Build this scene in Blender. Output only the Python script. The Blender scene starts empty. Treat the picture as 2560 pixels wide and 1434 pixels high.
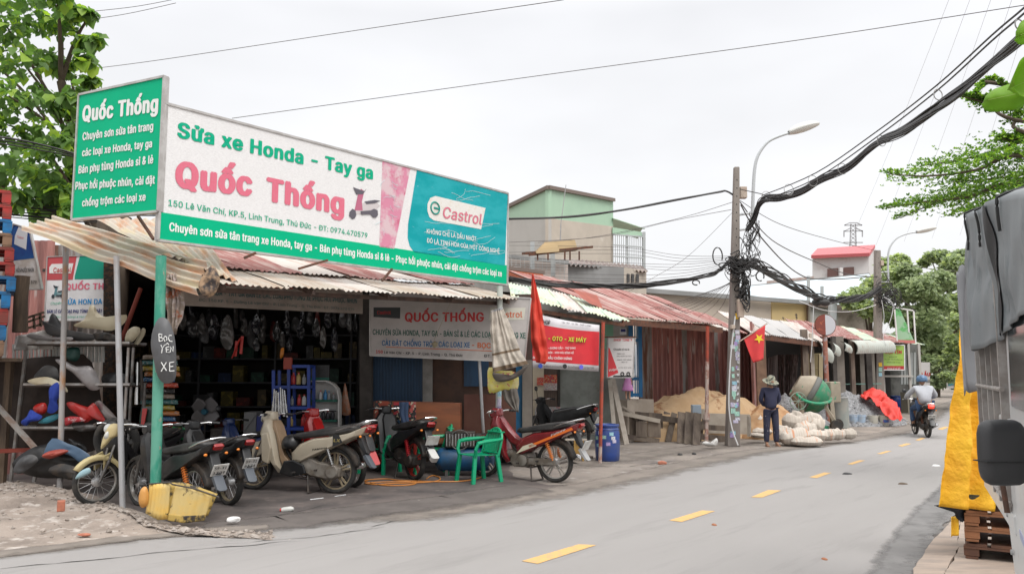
import bpy,math,random
from mathutils import Vector as V,Matrix,noise as mnoise
R = random.Random(7)
SC = bpy.context.scene
COL = SC.collection
# ---------------------------------------------------------------- camera, world, sun
H = 1.68; F = 2000.0; TH = math.atan(218/F); CT,ST = math.cos(TH),math.sin(TH)
cam = bpy.data.cameras.new('camera'); cam.lens = 36*F/2560; cam.sensor_width = 36; cam.clip_start = .05; cam.clip_end = 3000
camo = bpy.data.objects.new('camera',cam); COL.objects.link(camo)
camo.location = (0,0,H); camo.rotation_euler = (math.pi/2+TH,0,0); SC.camera = camo
SUN_EL,SUN_AZ = 56,147
w = bpy.data.worlds.new('World'); SC.world = w; w.use_nodes = True
nt = w.node_tree; nt.nodes.clear()
def N(t,tree=nt,**k):
    n = tree.nodes.new(t)
    for a,b in k.items(): setattr(n,a,b)
    return n
out = N('ShaderNodeOutputWorld'); bg = N('ShaderNodeBackground'); bg.inputs[1].default_value = .1
sky = N('ShaderNodeTexSky',sky_type='NISHITA',sun_disc=False); sky.sun_elevation = math.radians(SUN_EL); sky.sun_rotation = math.radians(SUN_AZ)
tc = N('ShaderNodeTexCoord'); sp = N('ShaderNodeSeparateXYZ'); nt.links.new(tc.outputs['Generated'],sp.inputs[0])
rmp = N('ShaderNodeValToRGB'); e = rmp.color_ramp.elements      # overcast: brighter overhead than at the horizon
e[0].position = 0; e[0].color = (.68,.68,.685,1); e[1].position = 1; e[1].color = (2.0,2.0,2.0,1)
x = rmp.color_ramp.elements.new(.12); x.color = (.705,.705,.71,1); x = rmp.color_ramp.elements.new(.42); x.color = (.69,.693,.71,1); x = rmp.color_ramp.elements.new(.55); x.color = (1.1,1.1,1.1,1)
nt.links.new(sp.outputs[2],rmp.inputs[0])
nz = N('ShaderNodeTexNoise'); nz.inputs['Scale'].default_value = 1.7; nz.inputs['Detail'].default_value = 4
mp = N('ShaderNodeMapping'); mp.inputs['Scale'].default_value = (1,1,2.6); nt.links.new(tc.outputs['Generated'],mp.inputs[0]); nt.links.new(mp.outputs[0],nz.inputs[0])
mr = N('ShaderNodeMapRange'); mr.inputs[1].default_value = .3; mr.inputs[2].default_value = .7; mr.inputs[3].default_value = 9.2; mr.inputs[4].default_value = 11.4
nt.links.new(nz.outputs[0],mr.inputs[0])
vm = N('ShaderNodeVectorMath',operation='SCALE'); nt.links.new(rmp.outputs[0],vm.inputs[0]); nt.links.new(mr.outputs[0],vm.inputs['Scale'])
mx = N('ShaderNodeMix',data_type='RGBA'); mx.inputs[0].default_value = .94
nt.links.new(sky.outputs[0],mx.inputs[6]); nt.links.new(vm.outputs[0],mx.inputs[7])
nt.links.new(mx.outputs[2],bg.inputs[0]); nt.links.new(bg.outputs[0],out.inputs[0])
sl = bpy.data.lights.new('sun','SUN'); sl.energy = 1.5; sl.angle = math.radians(30); sl.color = (1,.975,.94)
so = bpy.data.objects.new('sun',sl); COL.objects.link(so)
so.rotation_euler = V((.35,-.55,.95)).to_track_quat('Z','Y').to_euler()      # high, behind the camera's right shoulder
vs = SC.view_settings; vs.view_transform = 'Standard'; vs.look = 'None'; vs.exposure = .42; vs.gamma = 1; vs.use_curve_mapping = False
SC.cycles.max_bounces = 6
# ---------------------------------------------------------------- pixel of the photograph -> place in the world
def ray(u,v):
    a,b = (u-1280)/F,(717-v)/F
    return V((a,CT-b*ST,ST+b*CT))
def G(u,v,z=0):
    d = ray(u,v); t = (z-H)/d.z; return V((d.x*t,d.y*t,z))
def D(u,v,y):
    d = ray(u,v); t = y/d.y; return V((d.x*t,y,H+d.z*t))
UP = V((0,0,1))
def frame(O,ex,z=None):
    z = z or UP; ex = V(ex).normalized(); ey = z.cross(ex).normalized(); zz = ex.cross(ey)
    return Matrix(((ex.x,ey.x,zz.x,O[0]),(ex.y,ey.y,zz.y,O[1]),(ex.z,ey.z,zz.z,O[2]),(0,0,0,1)))
class PL:                                    # an upright plane standing in the world; px() = where a sight line meets it
    def __init__(s,O,ex): s.M = frame(O,ex); s.I = s.M.inverted()
    def px(s,u,v,off=0):
        o = s.I @ V((0,0,H)); d = (s.I.to_3x3() @ ray(u,v)); t = (off-o.y)/d.y; p = o+d*t
        return V((p.x,off,p.z))
    def w(s,u,v,off=0): return s.M @ s.px(u,v,off)
def PLd(u,v,y,ex=(1,0,0)): return PL(D(u,v,y),ex)
# ---------------------------------------------------------------- objects
WM = {}
def tag(o,label=None,cat=None,group=None,kind=None):
    if label: o['label'] = label
    if cat: o['category'] = cat
    if group: o['group'] = group
    if kind: o['kind'] = kind
    return o
def thing(name,label,cat,M=(0,0,0),group=None):
    o = bpy.data.objects.new(name,None); COL.objects.link(o); o.empty_display_size = .2
    if not isinstance(M,Matrix): M = Matrix.Translation(V(M))
    o.matrix_world = M; WM[o.name] = M.copy(); tag(o,label,cat,group); return o
def clone(o,M=None,parent=None):
    c = o.copy(); COL.objects.link(c)
    if parent: c.parent = parent
    if M: c.matrix_world = M; WM[c.name] = M.copy()
    for ch in list(o.children): clone(ch,None,c)
    return c
class MB:
    def __init__(s): s.v = []; s.f = []; s.m = []; s.mi = 0; s.T = None
    def add(s,vs,fs):
        n = len(s.v)
        for p in vs: p = V(p); s.v.append(s.T @ p if s.T else p)
        for f in fs: s.f.append([i+n for i in f]); s.m.append(s.mi)
        return s
    def box(s,c,d,rot=None):
        c = V(c); h = [x/2 for x in d]; vs = []
        for i in range(8):
            p = V(((-1,1)[i & 1]*h[0],(-1,1)[i >> 1 & 1]*h[1],(-1,1)[i >> 2]*h[2]))
            if rot: p = rot @ p
            vs.append(c+p)
        return s.add(vs,[(0,2,3,1),(4,5,7,6),(0,1,5,4),(2,6,7,3),(0,4,6,2),(1,3,7,5)])
    def beam(s,p,q,w,h=None,up=UP):
        p,q = V(p),V(q); z = (q-p); L = z.length; z.normalize()
        if abs(z.dot(up)) > .98: up = V((0,1,0))
        x = up.cross(z).normalized(); y = z.cross(x)
        return s.box((p+q)/2,(w,h or w,L),Matrix((x,y,z)).transposed())
    def tube(s,pts,r,n=8,cap=True):
        pts = [V(p) for p in pts]; k = len(pts); vs = []; fs = []; up = None
        for i,p in enumerate(pts):
            t = (pts[min(i+1,k-1)]-pts[max(i-1,0)])
            if t.length < 1e-9: t = V((0,0,1))
            t.normalize()
            if up is None: up = V((0,0,1)) if abs(t.z) < .9 else V((1,0,0))
            x = up.cross(t)
            if x.length < 1e-6: x = V((1,0,0)).cross(t)
            x.normalize(); y = t.cross(x); up = y if False else up
            rr = r[i] if isinstance(r,(list,tuple)) else r
            for j in range(n):
                a = 2*math.pi*j/n; vs.append(p+x*math.cos(a)*rr+y*math.sin(a)*rr)
        for i in range(k-1):
            for j in range(n):
                a,b = i*n+j,i*n+(j+1) % n; fs.append((a,b,b+n,a+n))
        if cap: fs += [tuple(range(n))[::-1],tuple(range((k-1)*n,k*n))]
        return s.add(vs,fs)
    def lathe(s,prof,c=(0,0,0),n=16,rot=None,cap=True,arc=1):
        c = V(c); vs = []; fs = []; k = len(prof); m = n if arc == 1 else n+1
        for r,z in prof:
            for j in range(m):
                a = 2*math.pi*arc*j/n; p = V((r*math.cos(a),r*math.sin(a),z)); vs.append(c+(rot @ p if rot else p))
        for i in range(k-1):
            for j in range(n):
                a = i*m+j; b = i*m+(j+1) % m; fs.append((a,b,b+m,a+m))
        if cap and arc == 1: fs += [tuple(range(n))[::-1],tuple(range((k-1)*m,k*m))]
        return s.add(vs,fs)
    def ring(s,c,Rr,r,rot=None,n=28,k=8,arc=1,a0=0):
        c = V(c); vs = []; fs = []; m = n if arc == 1 else n+1
        for i in range(m):
            a = a0+2*math.pi*arc*i/n
            for j in range(k):
                b = 2*math.pi*j/k; q = Rr+r*math.cos(b); p = V((q*math.cos(a),q*math.sin(a),r*math.sin(b))); vs.append(c+(rot @ p if rot else p))
        for i in range(n):
            for j in range(k):
                a1 = i*k+j; b1 = i*k+(j+1) % k; a2 = ((i+1) % m)*k+j; b2 = ((i+1) % m)*k+(j+1) % k; fs.append((a1,a2,b2,b1))
        return s.add(vs,fs)
    def prism(s,poly,y0,y1):              # outline in x,z, thickness along y
        n = len(poly); vs = [(p[0],y0,p[1]) for p in poly]+[(p[0],y1,p[1]) for p in poly]
        return s.add(vs,[tuple(range(n)),tuple(range(2*n-1,n-1,-1))]+[(i,i+n,(i+1) % n+n,(i+1) % n) for i in range(n)])
    def shell(s,poly,w,ins=.8,k=.6):     # a moulded panel: prism with chamfered, drawn-in flanks
        n = len(poly); cx = sum(p[0] for p in poly)/n; cz = sum(p[1] for p in poly)/n; vs = []
        for y,q in ((-w,ins),(-w*k,1),(w*k,1),(w,ins)):
            vs += [(cx+(p[0]-cx)*q,y,cz+(p[1]-cz)*q) for p in poly]
        fs = [tuple(range(n)),tuple(range(4*n-1,3*n-1,-1))]
        for l in range(3): fs += [(l*n+i,l*n+i+n,l*n+(i+1) % n+n,l*n+(i+1) % n) for i in range(n)]
        return s.add(vs,fs)
    def grid(s,f,nu,nv):
        vs = [f(i/nu,j/nv) for j in range(nv+1) for i in range(nu+1)]
        return s.add(vs,[(j*(nu+1)+i,j*(nu+1)+i+1,(j+1)*(nu+1)+i+1,(j+1)*(nu+1)+i) for j in range(nv) for i in range(nu)])
    def build(s,name,mats,parent=None,smooth=False,world=False,bevel=0,thick=0,label=None,cat=None,group=None,kind=None,sub=0):
        if not isinstance(mats,(list,tuple)): mats = [mats]
        vs = s.v; loc = V((0,0,0))
        if parent and world:
            I = WM[parent.name].inverted(); vs = [I @ p for p in vs]
        elif not parent and vs and kind != 'structure':
            xs = [p.x for p in vs]; ys = [p.y for p in vs]
            loc = V(((min(xs)+max(xs))/2,(min(ys)+max(ys))/2,min(p.z for p in vs))); vs = [p-loc for p in vs]
        me = bpy.data.meshes.new(name); me.from_pydata([tuple(p) for p in vs],[],s.f)
        for m in mats: me.materials.append(m)
        if len(mats) > 1: me.polygons.foreach_set('material_index',s.m)
        if smooth:
            me.polygons.foreach_set('use_smooth',[True]*len(me.polygons))
            if smooth != 'all': me.set_sharp_from_angle(angle=math.radians(42))
        o = bpy.data.objects.new(name,me); COL.objects.link(o); o.location = loc
        if parent: o.parent = parent; WM[o.name] = WM[parent.name]
        else: WM[o.name] = Matrix.Translation(loc)
        if bevel: b = o.modifiers.new('b','BEVEL'); b.width = bevel; b.segments = 2; b.limit_method = 'ANGLE'; b.angle_limit = .6
        if thick: b = o.modifiers.new('t','SOLIDIFY'); b.thickness = thick; b.offset = 0
        if sub: b = o.modifiers.new('s','SUBSURF'); b.levels = b.render_levels = sub
        return tag(o,label,cat,group,kind)
def nf(p,sc=1,seed=0): return mnoise.noise(V((p[0]*sc+seed,p[1]*sc-seed*.7,(p[2] if len(p) > 2 else 0)*sc+seed*1.3)))
# ---------------------------------------------------------------- materials
MATS = {}
def mat(name,c,rough=.65,metal=0,c2=None,sc=4,st=(1,1,1),amt=.6,lo=.42,hi=.6,c3=None,sc3=14,lo3=.55,hi3=.7,bump=0,bsc=60,bst=None,coat=0,trans=0,spec=.5,jit=0,alpha=1,det=5,rz=0):
    if name in MATS: return MATS[name]
    m = bpy.data.materials.new(name); m.use_nodes = True; t = m.node_tree; B = t.nodes['Principled BSDF']; MATS[name] = m
    L = t.links.new
    c = tuple(c)+(1,); B.inputs['Base Color'].default_value = c; B.inputs['Roughness'].default_value = rough; B.inputs['Metallic'].default_value = metal
    B.inputs['Specular IOR Level'].default_value = spec
    if coat: B.inputs['Coat Weight'].default_value = coat; B.inputs['Coat Roughness'].default_value = .12
    if trans: B.inputs['Transmission Weight'].default_value = trans
    if alpha < 1: B.inputs['Alpha'].default_value = alpha
    m.diffuse_color = c
    co = N('ShaderNodeTexCoord',t)
    def noisemix(prev,col,scale,stv,lo,hi,am):
        mp = N('ShaderNodeMapping',t); mp.inputs['Scale'].default_value = stv; mp.inputs['Rotation'].default_value = (0,0,rz); mp.vector_type = 'TEXTURE' if rz else 'POINT'; L(co.outputs['Object'],mp.inputs[0])
        if jit or 1:
            oi = N('ShaderNodeObjectInfo',t); ad = N('ShaderNodeVectorMath',t,operation='ADD'); s2 = N('ShaderNodeMath',t,operation='MULTIPLY'); s2.inputs[1].default_value = 37
            L(oi.outputs['Random'],s2.inputs[0]); cb = N('ShaderNodeCombineXYZ',t); L(s2.outputs[0],cb.inputs[0]); L(s2.outputs[0],cb.inputs[1])
            L(mp.outputs[0],ad.inputs[0]); L(cb.outputs[0],ad.inputs[1]); src = ad.outputs[0]
        n = N('ShaderNodeTexNoise',t); n.inputs['Scale'].default_value = scale; n.inputs['Detail'].default_value = det; n.inputs['Roughness'].default_value = .62
        L(src,n.inputs[0]); r = N('ShaderNodeMapRange',t); r.inputs[1].default_value = lo; r.inputs[2].default_value = hi; r.inputs[4].default_value = am
        L(n.outputs[0],r.inputs[0]); x = N('ShaderNodeMix',t,data_type='RGBA'); L(r.outputs[0],x.inputs[0])
        if prev is None: x.inputs[6].default_value = c
        else: L(prev,x.inputs[6])
        x.inputs[7].default_value = tuple(col)+(1,); return x.outputs[2]
    pv = None
    if c2: pv = noisemix(pv,c2,sc,st,lo,hi,amt)
    if c3: pv = noisemix(pv,c3,sc3,st,lo3,hi3,1)
    if jit:
        oi = N('ShaderNodeObjectInfo',t); hs = N('ShaderNodeHueSaturation',t); r = N('ShaderNodeMapRange',t); r.inputs[3].default_value = 1-jit; r.inputs[4].default_value = 1+jit
        L(oi.outputs['Random'],r.inputs[0]); L(r.outputs[0],hs.inputs['Value'])
        if pv: L(pv,hs.inputs['Color'])
        else: hs.inputs['Color'].default_value = c
        pv = hs.outputs[0]
    if pv: L(pv,B.inputs['Base Color'])
    if bump:
        n = N('ShaderNodeTexNoise',t); n.inputs['Scale'].default_value = bsc; n.inputs['Detail'].default_value = 4
        mp = N('ShaderNodeMapping',t); mp.inputs['Scale'].default_value = bst or (1,1,1); L(co.outputs['Object'],mp.inputs[0]); L(mp.outputs[0],n.inputs[0])
        b = N('ShaderNodeBump',t); b.inputs['Strength'].default_value = min(1,bump); b.inputs['Distance'].default_value = .02*bump; L(n.outputs[0],b.inputs['Height']); L(b.outputs[0],B.inputs['Normal'])
    return m
def leafmat(name,c,c2,rough=.5):
    m = mat(name,c,rough,c2=c2,sc=1.3,lo=.35,hi=.65,amt=1,c3=None,jit=.0,spec=.35)
    t = m.node_tree; B = t.nodes['Principled BSDF']; o = t.nodes['Material Output']
    tr = N('ShaderNodeBsdfTranslucent',t); ms = N('ShaderNodeMixShader',t); ms.inputs[0].default_value = .45
    src = B.inputs['Base Color'].links[0].from_socket; hs = N('ShaderNodeHueSaturation',t); hs.inputs['Value'].default_value = 1.5; hs.inputs['Saturation'].default_value = 1.15
    t.links.new(src,hs.inputs['Color']); t.links.new(hs.outputs[0],tr.inputs[0])
    t.links.new(B.outputs[0],ms.inputs[1]); t.links.new(tr.outputs[0],ms.inputs[2]); t.links.new(ms.outputs[0],o.inputs[0]); return m
WHITE = mat('white_print',(.72,.71,.70),.5,c2=(.6,.58,.56),sc=3,amt=.5)
STEEL = mat('galvanised_pipe',(.42,.42,.43),.45,.35,c2=(.28,.2,.15),sc=6,st=(1,1,.4),lo=.55,hi=.7,amt=.6)
GREY = mat('grey_paint',(.35,.35,.35),.5,c2=(.22,.2,.18),sc=9,amt=.5)
BLACKP = mat('black_plastic',(.012,.012,.013),.38,c2=(.05,.045,.04),sc=7,lo=.5,hi=.75,amt=.5)
RUBBER = mat('tyre_rubber',(.022,.021,.02),.85,c2=(.10,.085,.07),sc=6,lo=.5,hi=.7,amt=.6,bump=.4,bsc=90)
RUST = mat('rusty_iron',(.14,.055,.03),.8,c2=(.06,.035,.025),sc=12,amt=.8,bump=.3)
WOODD = mat('old_wood',(.13,.09,.06),.85,c2=(.055,.04,.03),sc=9,st=(1,1,.15),amt=.8,bump=.4,bsc=40,bst=(1,1,.15))
INK = mat('black_ink',(.015,.015,.015),.6); REDINK = mat('red_ink',(.5,.02,.02),.55); CHROME = mat('chrome',(.62,.62,.62),.22,1,c2=(.3,.25,.2),sc=20,lo=.5,hi=.8,amt=.5)
def col(name,c,**k): return mat(name,c,**k)
# ---------------------------------------------------------------- lettering
import os
try: FONT = bpy.data.fonts.load(os.path.join(bpy.utils.resource_path('LOCAL'),'datafiles','fonts','Inter.woff2'))
except Exception: FONT = None
from mathutils.geometry import tessellate_polygon
GC = {}
def glyph(ch,res=2):
    """one character: its outer contours filled one by one with their own holes"""
    if (ch,res) in GC: return GC[(ch,res)]
    cu = bpy.data.curves.new('t','FONT'); cu.body = ch; cu.resolution_u = res; cu.fill_mode = 'NONE'
    if FONT: cu.font = FONT
    ob = bpy.data.objects.new('t',cu); me = bpy.data.meshes.new_from_object(ob); bpy.data.objects.remove(ob); bpy.data.curves.remove(cu)
    nb = {}
    for e_ in me.edges: a,b = e_.vertices; nb.setdefault(a,[]).append(b); nb.setdefault(b,[]).append(a)
    co = [v.co.copy() for v in me.vertices]; seen = set(); loops = []
    order = list(range(len(co)))
    for s0 in order:
        if s0 in seen or s0 not in nb: continue
        lp = [s0]; seen.add(s0); cur = s0; nxt = s0+1 if s0+1 in nb[s0] else nb[s0][0]
        while nxt is not None and nxt not in seen:
            lp.append(nxt); seen.add(nxt); c2 = [k for k in nb[nxt] if k not in seen]; nxt = c2[0] if c2 else None
        if len(lp) > 2: loops.append([co[i] for i in lp])
    bpy.data.meshes.remove(me)
    def area(l): return sum(l[i].x*l[(i+1) % len(l)].y-l[(i+1) % len(l)].x*l[i].y for i in range(len(l)))/2
    def inside(p,l):
        c = False
        for i in range(len(l)):
            a,b = l[i],l[i-1]
            if (a.y > p.y) != (b.y > p.y) and p.x < (b.x-a.x)*(p.y-a.y)/(b.y-a.y)+a.x: c = not c
        return c
    V2 = []; F2 = []
    if loops:
        ar = [area(l) for l in loops]; sg = 1 if ar[max(range(len(ar)),key=lambda i: abs(ar[i]))] > 0 else -1
        outs = [i for i in range(len(loops)) if ar[i]*sg > 0]; hol = {i: [] for i in outs}
        for i in range(len(loops)):
            if ar[i]*sg > 0: continue
            c = [o for o in outs if inside(loops[i][0],loops[o])]
            if c: hol[min(c,key=lambda o: abs(ar[o]))].append(i)
        for k,o in enumerate(outs):
            pl = [[V((p.x,p.y,0)) for p in loops[o]]]+[[V((p.x,p.y,0)) for p in loops[h]] for h in hol[o]]; fl = [p for l in pl for p in l]; n = len(V2)
            V2 += [V((p.x,p.y,k*.00005)) for p in fl]; F2 += [[a+n for a in t] for t in tessellate_polygon(pl)]
    GC[(ch,res)] = (V2,F2); return GC[(ch,res)]
ADV = {}
def advance(s_):
    cu = bpy.data.curves.new('t','FONT'); cu.body = s_; cu.resolution_u = 1; cu.fill_mode = 'NONE'
    if FONT: cu.font = FONT
    ob = bpy.data.objects.new('t',cu); me = bpy.data.meshes.new_from_object(ob); bpy.data.objects.remove(ob); bpy.data.curves.remove(cu)
    x = max((v.co.x for v in me.vertices),default=0); bpy.data.meshes.remove(me); return x
def glyphs(s,bold=0,shear=0,res=2):
    """a line of words as one mesh; bold strokes come from shifted copies laid over each other"""
    V2 = []; F2 = []; x = 0
    base = advance('I')
    for ch in s:
        if ch not in ADV: ADV[ch] = advance(ch+'I')-base
        if ch != ' ':
            vs,fs = glyph(ch,res); n = len(V2); V2 += [V((v.x+x+shear*v.y,v.y,v.z)) for v in vs]; F2 += [[a+n for a in f] for f in fs]
        x += ADV[ch]+bold*1.2
    if bold and V2:
        v0,f0 = V2,F2; n = len(v0); V2 = []; F2 = []
        for i,(dx,dy) in enumerate(((0,0),(1,0),(-1,0),(.6,.5),(-.6,.5),(.6,-.5),(-.6,-.5))):
            V2 += [V((v.x+dx*bold*1.25,v.y+dy*bold,v.z+i*.0002)) for v in v0]; F2 += [[a+i*n for a in f] for f in f0]
    me = bpy.data.meshes.new('lettering'); me.from_pydata([tuple(v) for v in V2],[],F2); return me
def text(parent,s,pl,p0,p1,cap,m,bold=.0,off=-.006,name='lettering',sx=None,shear=0,label=None,ext=.0015):
    """words s along the plane pl from pixel p0 to p1 (both on the base line), capitals cap pixels high at p0"""
    a = pl.px(*p0); b = pl.px(*p1); h = pl.px(p0[0],p0[1]-cap).z-a.z
    me = glyphs(s,bold,shear); 
    if not me.vertices: return None
    xs = [v.co.x for v in me.vertices]; x0,x1 = min(xs),max(xs); W = b.x-a.x; k = h/.73; dz = b.z-a.z
    for v in me.vertices:
        q = (v.co.x-x0)/(x1-x0); v.co = V((a.x+q*W,off-v.co.z,a.z+q*dz+v.co.y*k))
    me.materials.append(m); me.name = name
    o = bpy.data.objects.new(name,me); COL.objects.link(o); o.parent = parent; WM[o.name] = WM[parent.name]
    if label: o['label'] = label
    return o
def quadpx(mb,pl,pts,y0,y1):
    mb.prism([(lambda q: (q.x,q.z))(pl.px(u,v)) for u,v in pts],y0,y1); return mb
def panel(name,label,cat,pl,pts,m,th=.03,trim=None,tw=.02,group=None,base=None):
    """a flat board with its outline given by pixels; returns the thing"""
    P = [pl.px(u,v) for u,v in pts]; t = thing(name,label,cat,pl.M,group)
    quadpx(MB(),pl,pts,0,th).build('board',m,t)
    if trim:
        mb = MB()
        for i in range(len(P)): mb.beam(P[i]+V((0,th/2,0)),P[(i+1) % len(P)]+V((0,th/2,0)),tw,th+.03,V((0,1,0)))
        mb.build('trim',trim,t)
    return t
# ---------------------------------------------------------------- shaped sheets and soft things
def blob(mb,pl,pts,bulge,back=None,off=0,nz_=0,rings=4,seed=0):
    """a moulded or stuffed shape: pixel outline on the plane, swelling towards and away from the front"""
    P = [pl.px(u,v,off) for u,v in pts]
    Q = []
    for i in range(len(P)):                 # smooth outline
        a,b,c,d = P[i-1],P[i],P[(i+1) % len(P)],P[(i+2) % len(P)]
        for t in (0,.33,.66): Q.append(.5*((2*b)+(c-a)*t+(2*a-5*b+4*c-d)*t*t+(3*b-3*c+d-a)*t**3))
    n = len(Q); C = sum(Q,V((0,0,0)))/n; back = bulge*.5 if back is None else back; vs = []; fs = []
    for side,bl in ((-1,bulge),(1,back)):
        o = len(vs)
        for k in range(rings+1):
            r = 1-k/(rings+.6)
            for q in Q:
                p = C+(q-C)*r; d = nf(p,9,seed)*nz_; p = p+V((0,side*(bl*math.sqrt(max(0,1-r*r))) + d*(1 if k else 0),0)); vs.append(p)
        vs.append(C+V((0,side*bl,0)))
        for k in range(rings):
            for i in range(n):
                a,b = o+k*n+i,o+k*n+(i+1) % n; f = (a,b,b+n,a+n); fs.append(f if side < 0 else f[::-1])
        for i in range(n):
            f = (o+rings*n+i,o+rings*n+(i+1) % n,o+(rings+1)*n); fs.append(f if side < 0 else f[::-1])
    return mb.add(vs,fs)
def lerp_poly(pts,t):
    L = [0]
    for i in range(1,len(pts)): L.append(L[-1]+(V(pts[i])-V(pts[i-1])).length)
    s = t*L[-1]
    for i in range(1,len(pts)):
        if s <= L[i]+1e-9: k = (s-L[i-1])/max(1e-9,L[i]-L[i-1]); return V(pts[i-1]).lerp(V(pts[i]),k)
    return V(pts[-1])
def drape(mb,pl,left,right,folds=3,amp=.03,off=0,nu=30,nv=14,ph=0,nz_=.01,grow=0,rag=0):
    """cloth hanging between a left and a right edge (pixel polylines, top to bottom), with folds in depth"""
    lp = [pl.px(u,v,off) for u,v in left]; rp = [pl.px(u,v,off) for u,v in right]
    def f(s,t):
        a,b = lerp_poly(lp,t),lerp_poly(rp,t); p = a.lerp(b,s)
        am = amp*(1+grow*t)
        p.y += am*(.55+.45*math.sin(s*5.1+ph))*math.sin(folds*2*math.pi*(s+.13*nf((s*3,t*1.6,ph),1))+ph+1.2*math.sin(3*t+ph))+nz_*nf(p,7,ph)*2
        if rag and t > .98: p.z += rag*(nf(p,14,3)-.2)
        return p
    return mb.grid(f,nu,nv)
def corr(name,parent,FL,FR,BL,BR,m,pitch=.076,amp=.011,spp=6,rows=5,sag=0,jag=0,seed=0,box=0,label=None):
    """one corrugated sheet between four world corners; waves run from the F edge to the B edge"""
    FL,FR,BL,BR = map(V,(FL,FR,BL,BR)); ex = (FR-FL).normalized(); ly = ((BL-FL)+(BR-FR)).normalized(); z = ex.cross(ly).normalized()
    w = ((FR-FL).length+(BR-BL).length)/2; nw = max(1,round(w/pitch)); nu = nw*spp; mb = MB()
    W = WM[parent.name].inverted(); rn = random.Random(seed); jg = [rn.uniform(-1,1)*jag for _ in range(nw+1)]
    ex = ly.cross(z).normalized(); ey = z.cross(ex); M = Matrix(((ex.x,ey.x,z.x,FL.x),(ex.y,ey.y,z.y,FL.y),(ex.z,ey.z,z.z,FL.z),(0,0,0,1))); I = M.inverted()
    def f(s,t):
        p = FL.lerp(FR,s).lerp(BL.lerp(BR,s),t)
        ph = s*nw
        wv = math.cos(2*math.pi*ph)
        if box: wv = max(-1,min(1,wv*2.2))
        p = p+z*(amp*wv+sag*(nf(p,1.3,seed)))
        if jag and t == 0: p = p+ly*jg[int(ph) % (nw+1)]
        return I @ p
    mb.grid(f,nu,rows); o = mb.build(name,m,parent,smooth='all',label=label); o.matrix_local = W @ M; WM[o.name] = M
    return o
def roof(parent,FL,FR,BL,BR,n,mats,name='roof_sheet',**k):
    FL,FR,BL,BR = map(V,(FL,FR,BL,BR)); z = (FR-FL).cross(BL-FL).normalized()
    for i in range(n):
        a,b = i/n,(i+1)/n+.012; lift = z*(.012*(i % 2)+R.uniform(0,.01)); ov = R.uniform(-.06,.04) if n > 1 else 0
        fl,fr,bl,br = FL.lerp(FR,a),FL.lerp(FR,b),BL.lerp(BR,a),BL.lerp(BR,b); d = (bl-fl).normalized()*ov
        corr(name,parent,fl+lift+d,fr+lift+d,bl+lift,br+lift,mats[i % len(mats)],seed=i+R.randint(0,99),**k)
# ================================================================ the setting
GROUND = mat('dusty_ground',(.27,.225,.19),.95,c2=(.17,.145,.125),sc=.9,lo=.4,hi=.62,amt=1,c3=(.36,.32,.28),sc3=4,lo3=.52,hi3=.7,bump=.6,bsc=14,det=9)
CONC = mat('apron_concrete',(.25,.215,.185),.95,c2=(.13,.11,.10),sc=.8,st=(1,1,1),lo=.42,hi=.62,amt=.9,c3=(.34,.31,.28),sc3=3.2,lo3=.55,hi3=.68,bump=.5,bsc=22,det=9)
ASPH = mat('worn_asphalt',(.27,.255,.245),.93,c2=(.315,.298,.288),sc=.5,st=(7,1.1,1),rz=math.radians(50),lo=.35,hi=.65,amt=.7,c3=(.225,.213,.205),sc3=3.0,lo3=.54,hi3=.78,bump=.6,bsc=170,det=10)
SHOPF = mat('oil_stained_floor',(.125,.103,.094),.8,c2=(.06,.052,.05),sc=1.1,lo=.42,hi=.62,amt=1,c3=(.22,.18,.16),sc3=5,lo3=.58,hi3=.75,bump=.4,bsc=30,det=9)
CRACKM = mat('crack_dirt',(.03,.027,.025),1)
PAVE = mat('slab_concrete',(.34,.27,.22),.95,c2=(.24,.2,.17),sc=3,st=(.6,2.4,1),lo=.4,hi=.62,amt=.9,bump=.4,bsc=40)
YEL = mat('lane_paint',(.60,.36,.13),.85,c2=(.40,.29,.17),sc=12,lo=.48,hi=.66,amt=.8,bump=.4,bsc=150)
def sheet(name,pts,z,m,parent=None,kind='structure',n=1):
    mb = MB(); mb.add([V((p[0],p[1],z)) for p in pts],[tuple(range(len(pts)))]); return mb.build(name,m,parent,kind=kind)
def rag(pts,n=6,a=.06,seed=0,close=False):
    o = []; rr = random.Random(seed)
    for i in range(len(pts)-1):
        p,q = V(pts[i][:2]),V(pts[i+1][:2]); d = q-p; nn = V((-d.y,d.x)).normalized() if d.length else V((0,0))
        k = max(2,min(40,int(d.length/.12))) if d.length < 12 else 3
        for j in range(k):
            t = j/k; o.append(p+d*t+nn*(a*(nf((p+d*t)*2.3,1,seed)+rr.uniform(-.25,.25))))
    o.append(V(pts[-1][:2])); return o
mb = MB()
xs = [-900,-300,-100,-40,-20,-10,0,10,20,40,100,300,900]; ys = [-60,-20,0,10,20,40,80,160,400,1500]
mb.add([(x,y,-.012) for y in ys for x in xs],[(j*13+i,j*13+i+1,j*13+i+14,j*13+i+13) for j in range(len(ys)-1) for i in range(12)])
mb.build('ground',GROUND,kind='structure')
left = [G(*p) for p in ((0,1394),(170,1374),(350,1350),(520,1333),(700,1318),(900,1296),(1100,1268),(1280,1240),(1450,1212),(1600,1180),(1730,1152),(1860,1128),(2000,1112),(2110,1098),(2210,1082),(2275,1062),(2310,1040),(2345,1015),(2400,995))]
right_ = [G(*p) for p in ((2270,1500),(2285,1430),(2310,1370),(2360,1310),(2410,1262),(2460,1210),(2520,1160),(2600,1105),(2700,1050),(2780,1012))]
road = [V((-14,left[0].y-1.3,0)),V((-8,left[0].y-.5,0))]+left
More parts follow.
